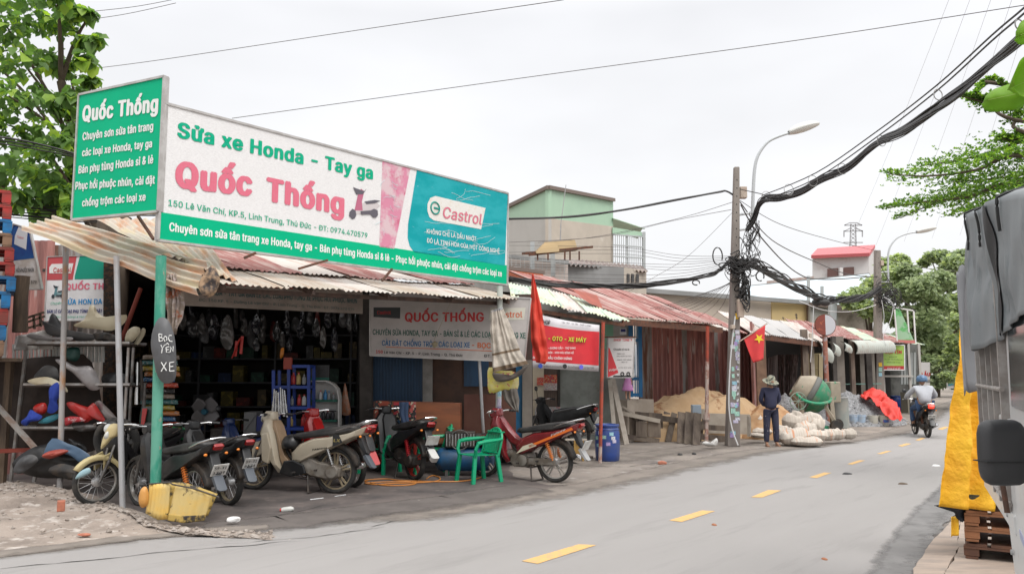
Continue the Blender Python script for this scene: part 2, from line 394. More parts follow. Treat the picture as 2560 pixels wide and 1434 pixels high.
road = rag(road,a=.10,seed=3)+[V(q[:2]) for q in (right_[-1],)]+rag(right_[::-1],a=.07,seed=5)+[V((3.3,3)),V((1.6,-12)),V((-14,-14))]
ro = sheet('road',road,.004,ASPH)
DASH = [((1304,1403),(1447,1361),(1491,1363),(1344,1410)),((1673,1301),(1755,1276),(1788,1278),(1704,1305)),((1877,1243),(1920,1225),(1954,1226),(1905,1244)),((2023,1193),(2060,1181),(2079,1182),(2042,1195)),((2118,1160),(2148,1150),(2163,1151),(2131,1161)),((2192,1134),(2216,1127),(2230,1127),(2203,1135)),((2245,1114),(2266,1108),(2279,1109),(2256,1116)),((2288,1100),(2304,1094),(2314,1095),(2298,1101)),((2344,1072),(2362,1066),(2374,1067),(2356,1074))]
for d in DASH: sheet('lane_dash',[G(*p) for p in d],.008,YEL,ro,None)
# wheel-worn grey crescent on the right, near the parked lorry
DARKA = mat('dark_worn_asphalt',(.13,.125,.12),.95,c2=(.2,.19,.185),sc=3,lo=.42,hi=.58,amt=1,bump=.5,bsc=150,det=9)
so_pts = [(520,1330),(640,1322),(760,1312),(850,1288),(980,1262),(1100,1256),(1200,1255),(1300,1244),(1390,1228),(1420,1212),(1370,1212),(1280,1190),(1265,1120)]
floor = rag([G(*p) for p in so_pts],a=.08,seed=11)
A = G(387,1290); E1 = V((.645,.764,0)).normalized(); E2 = V((-E1.y,E1.x,0))
floor += [V((A+E1*7.2+E2*3)[:2]),V((A+E1*7.2+E2*6.5)[:2]),V((A-E1*1.5+E2*6.5)[:2]),V((A-E1*2.6+E2*2)[:2]),V((A-E1*1.8+E2*.3)[:2])]
fl_ = sheet('shop_floor',floor,.006,SHOPF)
sheet('concrete_apron',rag([G(*p) for p in ((700,1316),(900,1294),(1100,1266),(1280,1238),(1450,1210),(1600,1178),(1730,1150),(1860,1126),(2000,1110),(2110,1096),(2180,1084),(2100,1068),(1900,1060),(1500,1060),(1280,1100),(1240,1190),(900,1240),(700,1316))],a=.1,seed=13),0,CONC)
def crack(pts,w=.03,seed=0,parent=None,z=.0085):
    P = rag([G(*p) for p in pts],a=.07,seed=seed); rr = random.Random(seed); a = []; b = []
    for i,p in enumerate(P):
        t = (P[min(i+1,len(P)-1)]-P[max(i-1,0)]); n = V((-t.y,t.x)).normalized() if t.length else V((0,1)); k = w*rr.uniform(.15,1)*(min(1,.2+4*min(i,len(P)-1-i)/len(P)))
        a.append(p+n*k/2); b.append(p-n*k/2)
    mb = MB(); n = len(a); mb.add([V((p.x,p.y,z)) for p in a+b],[(i,i+1,n+i+1,n+i) for i in range(n-1)]); mb.build('crack',CRACKM,parent or ro,kind=None)
for i,(p,w_) in enumerate([([(860,1290),(960,1262),(1020,1250),(1180,1253),(1300,1238),(1392,1222)],.07),([(640,1318),(760,1308),(850,1292),(930,1280)],.06),([(560,1360),(760,1345),(960,1318)],.02),([(0,1425),(180,1405),(420,1378),(640,1362),(740,1352)],.035),([(930,1318),(1000,1300),(1060,1285)],.03),([(1010,1290),(1120,1275)],.025),([(560,1305),(700,1290),(820,1262)],.02),([(1380,1160),(1560,1168),(1700,1150)],.03)]): crack(p,w_,i+20)
# right-hand pavement of poured slabs
pv = thing('pavement',None,None); tag(pv,kind='structure')
slab = [[(2262,1500),(2285,1430),(2330,1360),(2400,1290),(2395,1380),(2362,1434),(2350,1500)],[(2352,1500),(2364,1436),(2398,1382),(2402,1290),(2440,1250),(2520,1300),(2560,1400),(2600,1500)],[(2442,1248),(2480,1200),(2560,1140),(2700,1150),(2700,1350),(2600,1495),(2560,1390),(2522,1296)],[(2562,1138),(2620,1100),(2720,1050),(2800,1010),(3100,1050),(2900,1200),(2702,1148)]]
for i,s_ in enumerate(slab):
    P = rag([G(*p) for p in s_]+[G(*s_[0])],a=.03,seed=30+i)[:-1]; mb = MB(); n = len(P)
    mb.add([V((p.x,p.y,.0)) for p in P]+[V((p.x,p.y,.035)) for p in P],[tuple(range(n,2*n))]+[(i_,(i_+1) % n,(i_+1) % n+n,i_+n) for i_ in range(n)]); mb.build('slab',PAVE,pv)
# broken verge on the left: a low bank of broken concrete
VERGE = mat('broken_concrete',(.31,.255,.215),.95,c2=(.19,.155,.13),sc=1.3,lo=.42,hi=.64,amt=1,c3=(.46,.41,.37),sc3=5,lo3=.54,hi3=.66,bump=.9,bsc=26,det=10)
ridge = [G(*p,.1) for p in ((-300,1190),(0,1196),(160,1225),(260,1262),(360,1300),(480,1318),(640,1322),(700,1328))]
outer = [G(*p) for p in ((-300,1425),(0,1390),(170,1370),(330,1349),(440,1338),(540,1330),(640,1326),(700,1329))]
def vf(s,t):
    a,b = lerp_poly(outer,s),lerp_poly(ridge,s)
    t2 = min(1,t/.82); p = a.lerp(b,t2); env = min(1,(1-s)*5)*min(1,t2*3.2)
    st = .5+.5*max(-1,min(1,6*nf(p,.9,4)))                              # slabs that broke at different levels
    z = (.035+.07*t2*st+.035*max(0,nf(p,3.5,2))+.02*nf(p,11,7))*env
    if t > .82: q = (t-.82)/.18; p = p+V((.25,.3,0))*q; z = z*(1-q)+.0*q+.02*nf(p,14,1)*(1-q)
    return V((p.x,p.y,z+.001))
mb = MB(); mb.grid(vf,150,60); mb.build('verge',VERGE,kind='structure',smooth='all')
STONE = mat('loose_rubble',(.42,.37,.33),.95,c2=(.22,.18,.15),sc=5,amt=.9,jit=.2)
def stones(name,n,place,smin,smax,m,label=None,seed=1):
    rr = random.Random(seed); mb = MB()
    for _ in range(n):
        p = place(rr); s = smin+(smax-smin)*rr.random()**3; vs = []
        rot = Matrix.Rotation(rr.uniform(0,6.3),3,'Z') @ Matrix.Rotation(rr.uniform(0,3),3,'X')
        for q in ((1,0,0),(-1,0,0),(0,1,0),(0,-1,0),(0,0,1),(0,0,-1)):
            q = V(q)*s*rr.uniform(.55,1.15); q = rot @ q; q.z *= .7; vs.append(p+q+V((0,0,s*.25)))
        mb.add(vs,[(0,2,4),(2,1,4),(1,3,4),(3,0,4),(2,0,5),(1,2,5),(3,1,5),(0,3,5)])
    return tag(mb.build(name,m),label,None,None,'stuff')
def vplace(rr):
    s = rr.random()**.8*.98; t = rr.uniform(.1,.95) if rr.random() < .45 else rr.uniform(.6,.86); return vf(s,t)
stones('rubble',900,vplace,.008,.045,STONE,'small grey rubble and grit strewn over the broken verge')
def gplace(rr):
    p = G(rr.uniform(420,2250),1000+rr.random()*0); k = rr.random(); a = lerp_poly(left,rr.uniform(.05,.95)); return a+V((-.77,.6,0))*(rr.random()**1.6*2.6)
stones('grit',420,gplace,.004,.022,mat('grit',(.3,.26,.22),.95,jit=.3),'loose grit and chips along the roadside dirt',4)
BRICKM = mat('red_brick',(.42,.15,.09),.9,c2=(.3,.12,.08),sc=20,amt=.7,bump=.4)
def rock(name,label,cat,p,s,m,seed=0,flat=.8):
    mb = MB(); import bmesh
    bm = bmesh.new(); bmesh.ops.create_icosphere(bm,subdivisions=2,radius=1)
    for v in bm.verts: v.co *= (1+.35*nf(v.co,1.6,seed)); v.co = V((v.co.x*s[0],v.co.y*s[1],(v.co.z*flat+.55)*s[2]))
    mb.add([v.co+V(p) for v in bm.verts],[[v.index for v in f.verts] for f in bm.faces]); bm.free(); return mb.build(name,m,label=label,cat=cat)
mb = MB(); mb.box((0,0,.06),(.085,.13,.12),Matrix.Rotation(.5,3,'Z')); mb.T = None
q = G(152,1276,.07); mb.v = [p+q for p in mb.v]; mb.build('brick',BRICKM,label='orange red broken brick standing upright on the broken verge',cat='brick',bevel=.008)
rock('concrete_chunk','pale lump of concrete on the dirt beside the yellow bin','rubble',G(465,1332),(.05,.045,.05),STONE,3)
rock('brick_shard','small thin shard of orange brick lying on the verge near the asphalt','rubble',G(212,1338,.03),(.07,.03,.02),BRICKM,5)
rock('small_stone','small pale stone on the verge left of the brick','rubble',G(108,1328,.05),(.03,.025,.025),STONE,8)
# ================================================================ the repair shop: posts, roof, walls
FR_ = PL(A,E1)                                    # the line of the posts
shop = thing('repair_shop','open fronted motorbike repair shop with rusty corrugated roof on green posts','shop',FR_.M)
GPOST = mat('flaking_green_paint',(.03,.25,.17),.6,c2=(.12,.34,.25),sc=5,st=(1,1,.4),lo=.45,hi=.55,amt=.8,c3=(.34,.27,.2),sc3=9,lo3=.62,hi3=.66)
GPOST2 = mat('faded_green_paint',(.05,.3,.2),.6,c2=(.5,.5,.47),sc=4,st=(1,1,.4),lo=.45,hi=.52,amt=.9)
PPOST = mat('pipe_white_rust',(.40,.38,.37),.6,c2=(.45,.23,.10),sc=3,st=(1,1,.5),lo=.5,hi=.62,amt=.9)
def pole(name,p,q,r,m,parent=None,r2=None,n=12,**k):
    mb = MB(); mb.tube([p,q],[r,r2 or r],n); return mb.build(name,m,parent,smooth=True,world=bool(parent),**k)
top1 = D(403,640,A.y); pole('post',A+V((0,0,0)),top1,.062,GPOST,shop)
B0 = G(1244,1185); pole('post',B0,D(1250,715,B0.y),.05,GPOST2,shop,label='green and white post covered in stickers')
P1 = G(149,1224); pole('post',P1,D(166,585,P1.y),.04,PPOST,shop,label='white and rust coloured thin pipe post')
P3 = G(307,1275); pole('post',P3,D(291,640,P3.y),.036,STEEL,shop,label='grey galvanised thin pipe post')
P4 = G(1212,1187); pole('post',P4+V((0,.4,0)),D(1197,880,P4.y+.4),.028,STEEL,shop)
W4 = mat('brown_timber_post',(.10,.06,.045),.8,c2=(.05,.035,.03),sc=6,st=(1,1,.3),amt=.8)
mb = MB(); q = G(1135,1150); mb.beam(q,D(1130,905,q.y),.13,.13); mb.build('timber_post',W4,shop,world=True)
SHEETR = mat('old_tin_rust',(.42,.37,.31),.7,c2=(.40,.17,.07),sc=1.8,st=(5,.7,1),lo=.46,hi=.62,amt=.9,c3=(.50,.43,.27),sc3=1.2,lo3=.5,hi3=.7)
SHEETB = mat('beige_tin',(.44,.385,.33),.7,c2=(.36,.24,.16),sc=1.2,st=(6,.7,1),lo=.46,hi=.66,amt=.8)
SHEETRED = mat('faded_red_tin',(.27,.095,.08),.7,c2=(.42,.30,.27),sc=1.5,st=(6,.6,1),lo=.48,hi=.6,amt=.8)
SHEETPALE = mat('pale_grey_tin',(.52,.47,.43),.6,c2=(.38,.22,.16),sc=1.3,st=(6,.6,1),lo=.5,hi=.66,amt=.7)
SHEETMINT = mat('pale_mint_tin',(.43,.53,.43),.6,c2=(.60,.58,.38),sc=.9,st=(3,1,1),lo=.45,hi=.6,amt=.8)
SHEETGREY = mat('grey_tin_wall',(.27,.26,.25),.6,.1,c2=(.14,.06,.04),sc=1.1,st=(6,.8,1),lo=.46,hi=.6,amt=.9)
SHEETBROWN = mat('brown_red_tin',(.42,.19,.165),.65,c2=(.22,.095,.085),sc=1.4,st=(7,.35,1),lo=.44,hi=.58,amt=.95,c3=(.50,.44,.41),sc3=2.2,lo3=.60,hi3=.64)
# roof plane: low along the street, rising to the back
EL = D(545,708,A.y+.1); ER = D(1288,748,G(1244,1185).y+.1)       # ends of the eave
VL = D(50,572,A.y+1.55)                                             # far upper corner of the left verge
VT = D(62,538,A.y+2.0)
slope = (VL-D(430,690,A.y-.1))
BLp = EL+E2*3.4+V((0,0,1.02)); BRp = ER+E2*3.4+V((0,0,.95))
mats6 = [SHEETB,SHEETB,SHEETPALE,SHEETB,SHEETPALE,SHEETB]
roof(shop,EL,ER,EL+E2*1.25+V((0,0,.33)),ER+E2*1.25+V((0,0,.33)),6,mats6,pitch=.085,amp=.012,jag=.02,sag=.02)
roof(shop,EL+E2*1.05+V((0,0,.32)),ER+E2*1.05+V((0,0,.32)),BLp,BRp,6,[SHEETRED,SHEETRED,SHEETPALE,SHEETRED,SHEETPALE,SHEETRED],pitch=.085,amp=.012,jag=.05,sag=.03)
# left verge sheets, twisted down at the corner
c0 = D(400,662,A.y-.12)
lowc = D(495,738,A.y-.22)
corr('roof_sheet',shop,D(520,648,A.y+.2),lowc,VT+V((.2,.45,.1)),VL,SHEETR,pitch=.15,amp=.03,spp=8,rows=16,sag=.09,jag=.02,seed=3,label='rust stained sheet bent down at the corner')
corr('roof_sheet',shop,D(600,705,A.y+.3),D(430,640,A.y+.45),D(470,545,A.y+3.0),VT+V((.55,.9,.13)),SHEETR,pitch=.12,amp=.02,rows=8,sag=.05,jag=.02,seed=9)
mb = MB()                                             # crumpled burnt end of the corner sheet
pc = PL(D(500,700,A.y-.25),(1,.2,0))
CR = mat('scorched_tin',(.34,.22,.13),.7,c2=(.04,.03,.028),sc=9,lo=.42,hi=.58,amt=1)
blob(mb,pc,[(500,700),(530,662),(548,690),(548,712),(534,738),(512,742),(497,722)],.05,.05,nz_=.04,seed=3); mb.build('crumpled_edge',CR,shop,world=False,smooth='all').matrix_local = WM[shop.name].inverted() @ pc.M
# beams under the roof, struts to the sign
for i in range(5):
    p = EL.lerp(ER,.02+i*.24)-V((0,0,.05)); mb = MB(); mb.beam(p+E2*.05,p+E2*3.2+V((0,0,.86)),.05,.06); mb.build('rafter',W4,shop,world=True)
for t_,h_ in ((.25,-.06),(1.3,.22),(2.6,.6)):
    mb = MB(); mb.beam(EL+E2*t_+V((0,0,h_)),ER+E2*t_+V((0,0,h_)),.05,.06); mb.build('purlin',W4,shop,world=True)
# walls of the dark room
DARKW = mat('room_shade_wall',(.018,.016,.015),.95,c2=(.03,.026,.022),sc=2,amt=.8)  # deep shade of the room is put into this near-black wall colour
def S(s,t,z=0): return A+E1*s+E2*t+V((0,0,z))
mb = MB(); mb.beam(S(-.6,5.6,1.7),S(9.5,5.6,1.7),.1,3.6) ; mb.v = []; mb.f = []; mb.m = []
def wall(name,p,q,z0,z1,m,parent,th=.08,**k):
    p,q = V(p),V(q); mb = MB(); d = (q-p); d.z = 0; n = V((-d.y,d.x,0)).normalized()*th/2
    mb.add([V((x.x,x.y,z)) for z in (z0,z1) for x in (p-n,q-n,q+n,p+n)],[(3,2,1,0),(4,5,6,7),(0,1,5,4),(1,2,6,5),(2,3,7,6),(3,0,4,7)]); return mb.build(name,m,parent,world=True,**k)
bz = 3.45
LW = D(292,800,13.7); LW.z = 0
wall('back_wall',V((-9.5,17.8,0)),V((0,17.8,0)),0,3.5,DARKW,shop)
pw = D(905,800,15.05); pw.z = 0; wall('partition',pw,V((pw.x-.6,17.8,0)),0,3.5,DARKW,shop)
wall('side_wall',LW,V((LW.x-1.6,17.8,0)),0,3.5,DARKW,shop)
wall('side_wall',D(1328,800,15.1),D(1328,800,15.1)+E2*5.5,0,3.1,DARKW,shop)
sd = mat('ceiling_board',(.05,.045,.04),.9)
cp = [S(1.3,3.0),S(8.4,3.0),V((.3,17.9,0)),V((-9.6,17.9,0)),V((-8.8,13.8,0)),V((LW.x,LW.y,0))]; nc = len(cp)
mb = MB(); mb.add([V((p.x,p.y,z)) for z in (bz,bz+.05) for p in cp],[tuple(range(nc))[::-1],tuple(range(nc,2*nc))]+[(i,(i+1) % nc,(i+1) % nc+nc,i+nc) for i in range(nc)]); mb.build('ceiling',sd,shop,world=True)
# second sign plane, shutters, boards to the right of the opening
PB = PL(D(925,890,15.0),(1,-.02,0))           # wall that carries the blue shutter
GW = mat('grey_plaster',(.28,.27,.25),.9,c2=(.16,.15,.14),sc=2,amt=.8,bump=.2)
def wpx(name,pl,u0,v0,u1,v1,m,parent,th=.06,off=0,**k):
    mb = MB(); quadpx(mb,pl,[(u0,v1),(u1,v1),(u1,v0),(u0,v0)],off,off+th); mb.T = None
    mb.v = [pl.M @ p for p in mb.v]; return mb.build(name,m,parent,world=True,**k)
DKBLUE = mat('blue_shutter',(.012,.05,.11),.6,c2=(.01,.03,.06),sc=4,st=(3,1,.4),amt=.7)
wpx('wall',PB,905,735,1330,1128,mat('brown_wall',(.055,.035,.028),.9,c2=(.09,.05,.035),sc=3,amt=.8),shop,.08)
wpx('pillar',PB,905,735,934,1130,mat('dark_pillar',(.06,.052,.047),.9,c2=(.1,.09,.08),sc=4),shop,.2,-.22)
wpx('wall_strip',PB,1058,890,1082,1005,GW,shop,.05,-.08)
sh = wpx('shutter',PB,934,890,1058,1030,DKBLUE,shop,.03,-.035)
for i in range(16):
    u = 938+i*7.7; wpx('slat',PB,u,892,u+3.4,1030,DKBLUE,sh,.018,-.056)
wpx('wall_panel',PB,1160,880,1222,965,DKBLUE,shop,.02,-.03)
wpx('pillar',PB,1306,900,1330,1105,mat('grey_render',(.2,.18,.155),.9,c2=(.14,.12,.1),sc=3),shop,.1,-.2)
wpx('blue_door_edge',PB,1290,890,1306,1105,mat('blue_door',(.012,.12,.25),.5,c2=(.01,.07,.14),sc=4),shop,.05,-.12)
# ---------------------------------------------------------------- the two big signs on the roof
ALU = mat('aluminium_trim',(.52,.50,.48),.4,.5,c2=(.35,.32,.3),sc=6,amt=.6)
SW = mat('sign_vinyl_white',(.76,.745,.74),.5,c2=(.66,.645,.64),sc=60,st=(.5,.5,2.2),lo=.45,hi=.56,amt=.75,bump=.5,bsc=110,bst=(.45,1,1.9))
SGRN = mat('vinyl_green',(0,.42,.21),.6,c2=(0,.38,.19),sc=2,amt=.5,spec=.12)
TXG = mat('letter_green',(0,.36,.19),.6,spec=.12,c2=(.02,.40,.26),sc=30,amt=.6); TXW = mat('letter_white',(.76,.76,.74),.5); TXP = mat('faded_red_letter',(.66,.13,.20),.5,c2=(.62,.18,.24),sc=50,amt=.6)
PS = PL(D(395,600,A.y-.12),E1)
sg = panel('shop_sign','long white and green repair sign with pink and green letters standing on the roof','sign',PS,[(395,600),(1268,712),(1270,483),(412,258)],SW,.05,ALU,.03)
def strip(pl,parent,pts,m,y=-.004,name='print',th=.003): mb = MB(); quadpx(mb,pl,pts,y,y+th); return mb.build(name,m,parent)
strip(PS,sg,[(397,597),(1266,710),(1266.5,663),(400,530)],SGRN,name='green_band')
text(sg,'Sửa xe Honda - Tay ga',PS,(442,342),(932,448),53,TXG,.036)
text(sg,'Quốc',PS,(436,466),(630,489),90,TXP,.045); text(sg,'Thống',PS,(664,500),(860,536),80,TXP,.045)
text(sg,'150 Lê Văn Chí, KP.5, Linh Trung, Thủ Đức - ĐT: 0974.470579',PS,(420,514),(918,595),22,TXG,.01)
text(sg,'Chuyên sơn sửa tân trang xe Honda, tay ga - Bán phụ tùng Honda sỉ & lẻ - Phục hồi phuộc nhún, cài đặt chống trộm các loại xe',PS,(422,577),(1254,691),30,TXW,.03)
PINK = mat('faded_pink_print',(.60,.22,.32),.5,c2=(.62,.48,.50),sc=4,lo=.45,hi=.58,amt=.9,c3=(.52,.12,.2),sc3=7,lo3=.58,hi3=.7)
TEAL = mat('teal_print',(.0,.30,.33),.5,spec=.2,c2=(.02,.36,.40),sc=2,st=(1,1,2),lo=.4,hi=.6,amt=.9,c3=(.25,.50,.55),sc3=9,lo3=.68,hi3=.75)
strip(PS,sg,[(948,617),(985,622),(1026,420),(956,402)],PINK,name='pink_print')
strip(PS,sg,[(1036,631),(1262,664),(1269,486),(1042,426),(1020,560),(1019,595),(1024,615)],TEAL,name='teal_print')
strip(PS,sg,[(1084,551),(1202,573),(1213,520),(1088,490),(1075,495),(1068,510),(1068,528),(1073,543)],mat('badge_white',(.70,.68,.64),.5,c2=(.6,.5,.36),sc=9,lo=.55,hi=.7),-.008,'badge')
mb = MB(); c_ = PS.px(1088,520,-.012); mb.ring(c_,.10,.014,Matrix.Rotation(math.pi/2,3,'X'),28,6); mb.box(c_+V((.03,0,0)),(.12,.012,.03)); mb.build('emblem',mat('emblem_green',(.0,.25,.2),.5),sg)
text(sg,'Castrol',PS,(1106,544),(1203,562),40,mat('badge_pink',(.62,.16,.22),.5),.012,-.014,shear=.15)
text(sg,'KHÔNG CHỈ LÀ DẦU NHỚT.',PS,(1066,583),(1192,603),16,TXW,.012,-.008); text(sg,'ĐÓ LÀ TINH HOA CỦA MỘT CÔNG NGHỆ',PS,(1066,606),(1248,633),16,TXW,.012,-.008)
CRK = mat('vinyl_crease',(.52,.68,.70),.5)
mb = MB(); rr = random.Random(5)
for _ in range(26):                            # creases of the ageing vinyl
    u,v = rr.uniform(1060,1230),rr.uniform(455,640); pts = []; a = rr.uniform(-.4,.5)
    for k in range(9): pts.append(PS.px(min(1262,u),max(v,440+(u-1040)*.26),-.006)); a += rr.uniform(-.5,.5); u += 5*math.cos(a)+3; v += 4*math.sin(a)
    mb.tube(pts,.0032,3)
for _ in range(12):
    u,v = rr.uniform(955,990),rr.uniform(430,600); pts = []; a = rr.uniform(0,2)
    for k in range(7): pts.append(PS.px(u,v,-.006)); a += rr.uniform(-.7,.7); u += 3.5*math.cos(a); v += 3*math.sin(a)
    mb.tube(pts,.003,3)
mb.build('crease',CRK,sg,kind='stuff')
# the printed scooter on the sign: flat print
def scooterprint(parent,pl,u0,v0,s,flip=1,off=-.005,cols=None):
    cols = cols or ((.55,.5,.5),(.10,.09,.11),(.45,.12,.2))
    def pp(pts): return [(u0+flip*a*s,v0-b*s) for a,b in pts]
    c1,c2,c3 = [mat('print_tone_%d%d%d' % tuple(int(100*x) for x in c),c,.5) for c in cols]
    for pts,m,o in (([(8,20),(30,40),(62,44),(74,34),(60,20),(36,14),(14,12)],c1,0),([(10,22),(18,60),(26,76),(34,70),(28,44),(30,22)],c3,1),([(14,62),(6,80),(22,74),(34,70),(40,76),(30,62)],c2,2),([(34,44),(60,48),(74,46),(60,40),(40,38)],c2,3),([(4,0),(-4,8),(-3,18),(4,26),(12,22),(14,10),(10,2)],c2,2),([(56,4),(49,12),(50,22),(58,26),(67,22),(68,10),(63,4)],c2,3),([(26,12),(24,20),(52,22),(52,12)],c2,4)):
        strip(pl,parent,pp(pts),m,off-.002*o,'printed_scooter',.002)
scooterprint(sg,PS,876,548,1.0)
PG = PL(D(395,528,A.y-.14),(.875,-.483,0))
sq = panel('square_sign','square green sign with white lettering set at an angle left of the long sign','sign',PG,[(180,549),(395,528),(411,191),(198,237)],SGRN,.05,ALU,.03)
text(sq,'Quốc Thống',PG,(206,304),(396,278),52,TXW,.042)
for s_,a,b,c in (('Chuyên sơn sửa tân trang',(207,351),(384,325),23),('các loại xe Honda, tay ga',(206,391),(381,368),22),('Bán phụ tùng Honda sỉ & lẻ',(197,434),(384,408),23),('Phục hồi phuộc nhún, cài đặt',(189,474),(388,459),23),('chống trộm các loại xe',(206,516),(365,501),22)): text(sq,s_,PG,a,b,c+3,TXW,.032)
for a,b in ((D(345,540,A.y+.3),D(384,598,A.y)),(D(820,650,11.2),D(745,672,11.1)),(D(980,672,12.1),D(955,702,11.9)),(D(640,632,10.4),D(610,645,10.4))):
    mb = MB(); mb.beam(a,b,.03); mb.build('strut',RUST,sg,world=True)
# inner sign in the shade under the roof
PI_ = PL(S(1.1,1.35,2.5),E1+V((.08,0,0)))
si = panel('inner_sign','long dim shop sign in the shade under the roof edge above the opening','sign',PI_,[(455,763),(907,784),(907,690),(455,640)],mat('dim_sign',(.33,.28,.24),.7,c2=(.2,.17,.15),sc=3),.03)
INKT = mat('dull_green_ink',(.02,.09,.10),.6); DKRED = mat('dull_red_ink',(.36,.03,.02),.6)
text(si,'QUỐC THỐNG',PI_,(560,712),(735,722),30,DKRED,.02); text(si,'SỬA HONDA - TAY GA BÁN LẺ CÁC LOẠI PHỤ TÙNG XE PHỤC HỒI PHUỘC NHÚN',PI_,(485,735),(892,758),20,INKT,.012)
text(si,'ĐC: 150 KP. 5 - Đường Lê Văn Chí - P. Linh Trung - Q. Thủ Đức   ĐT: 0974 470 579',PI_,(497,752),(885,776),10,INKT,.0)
# sign over the shutter
P2 = PL(D(925,888,14.3),(1,-.14,0))
s2 = panel('wall_sign','grey shop sign with red and green capitals partly behind a hanging skirt','sign',P2,[(925,888),(1311,905),(1327,745),(925,728)],mat('grey_vinyl',(.48,.44,.42),.55,c2=(.38,.35,.33),sc=3,amt=.7),.04,ALU,.02)
DG = mat('dark_green_ink',(.005,.10,.07),.6); BLU = mat('blue_ink',(.01,.13,.32),.6); ORG = mat('orange_ink',(.6,.12,.02),.6)
text(s2,'QUỐC THỐNG',P2,(1012,803),(1210,803),31,mat('red_capitals',(.46,.03,.03),.55),.03)
text(s2,'Castrol',P2,(943,785),(977,785),12,REDINK,.01); text(s2,'CHUYÊN SỬA HONDA, TAY GA - BÁN SỈ & LẺ CÁC LOẠI PHỤ TÙNG XE',P2,(932,836),(1314,845),19,DG,.014)
text(s2,'CÀI ĐẶT CHỐNG TRỘM CÁC LOẠI XE',P2,(955,863),(1175,868),18,BLU,.014); text(s2,'- BỌC YÊN XE',P2,(1180,868),(1290,872),18,ORG,.018)
text(s2,'150',P2,(940,882),(957,883),11,REDINK,.02); text(s2,'Lê Văn Chí - KP. 5 - P. Linh Trung - Q. Thủ Đức',P2,(961,883),(1157,891),9,INK,.012); text(s2,'ĐT: 0974',P2,(1210,892),(1262,894),10,INK,.012)
strip(P2,s2,[(965,867.5),(1230,877.5),(1230,876),(965,866)],ORG); strip(P2,s2,[(1222,800),(1310,799),(1314,769),(1226,769)],mat('cream_badge',(.55,.53,.45),.5)); text(s2,'Castrol',P2,(1238,793),(1306,793),21,mat('orange_red_ink',(.55,.10,.03),.5),.01,-.008)
strip(P2,s2,[(934,792),(1000,796),(1001,768),(934,768)],mat('dark_badge',(.03,.035,.035),.5),-.003)

# film of dust and dirt creeping from the verge over the asphalt (real deposit, fades with distance from the edge)
def film(name,edge,inn,outw,col_,z,seed,dens=1.5):
    m = mat(name+'_m',col_,.95,c2=tuple(c*.6 for c in col_),sc=2,det=8); t = m.node_tree; B = t.nodes['Principled BSDF']; a = N('ShaderNodeAttribute',t); a.attribute_name = 'fade'; co = N('ShaderNodeTexCoord',t); n = N('ShaderNodeTexNoise',t); n.inputs['Scale'].default_value = 2.6; n.inputs['Detail'].default_value = 12; n.inputs['Roughness'].default_value = .75
    t.links.new(co.outputs['Object'],n.inputs[0]); s1 = N('ShaderNodeMath',t,operation='MULTIPLY_ADD'); s1.inputs[1].default_value = dens; s1.inputs[2].default_value = -1.15; t.links.new(a.outputs['Fac'],s1.inputs[0])
    s2 = N('ShaderNodeMath',t,operation='ADD'); t.links.new(s1.outputs[0],s2.inputs[0]); t.links.new(n.outputs[0],s2.inputs[1]); s3 = N('ShaderNodeMath',t,operation='MULTIPLY',use_clamp=True); s3.inputs[1].default_value = 2.6; t.links.new(s2.outputs[0],s3.inputs[0]); t.links.new(s3.outputs[0],B.inputs['Alpha'])
    P = [V(lerp_poly([V((q.x,q.y,0)) for q in edge],i/120)) for i in range(121)]; mb = MB(); fd = []; nv = 12
    for i,p in enumerate(P):
        d = P[min(120,i+1)]-P[max(0,i-1)]; nn = V((d.y,-d.x,0)).normalized(); e_ = min(1,i/6,(120-i)/6)
        for j in range(nv+1): t_ = j/nv; mb.v.append(p+nn*(-outw+(inn+outw)*t_)+V((0,0,z))); fd.append((1-abs(t_-.28)/.72 if t_ > .28 else t_/.28)*e_)
    for i in range(120):
        for j in range(nv): k = i*(nv+1)+j; mb.f.append([k,k+1,k+nv+2,k+nv+1]); mb.m.append(0)
    o = mb.build(name,m,kind='stuff',label='dusty dirt film spread thinly along the road edge'); at_ = o.data.attributes.new('fade','FLOAT','POINT'); at_.data.foreach_set('value',fd); return o
film('dust_film',left[2:],1.5,.5,(.21,.18,.155),.0095,1,1.5)
film('oil_film',[G(*p) for p in ((500,1345),(760,1318),(950,1290),(1200,1258),(1400,1222))],.7,1.1,(.12,.103,.094),.0105,2,1.6)
film('dust_film',[G(*p) for p in ((-60,1400),(170,1374),(350,1350),(520,1334),(700,1322))],.5,.5,(.27,.225,.19),.0115,5,1.5)
film('dust_film',[G(*p) for p in ((1300,1170),(1480,1165),(1650,1140),(1860,1110),(2100,1085))],1.2,1.2,(.38,.33,.29),.0065,6,1.25)
film('worn_film',[G(*p) for p in ((2235,1520),(2262,1400),(2330,1290),(2400,1215),(2480,1140))],.75,.45,(.18,.173,.168),.0108,3,1.22)
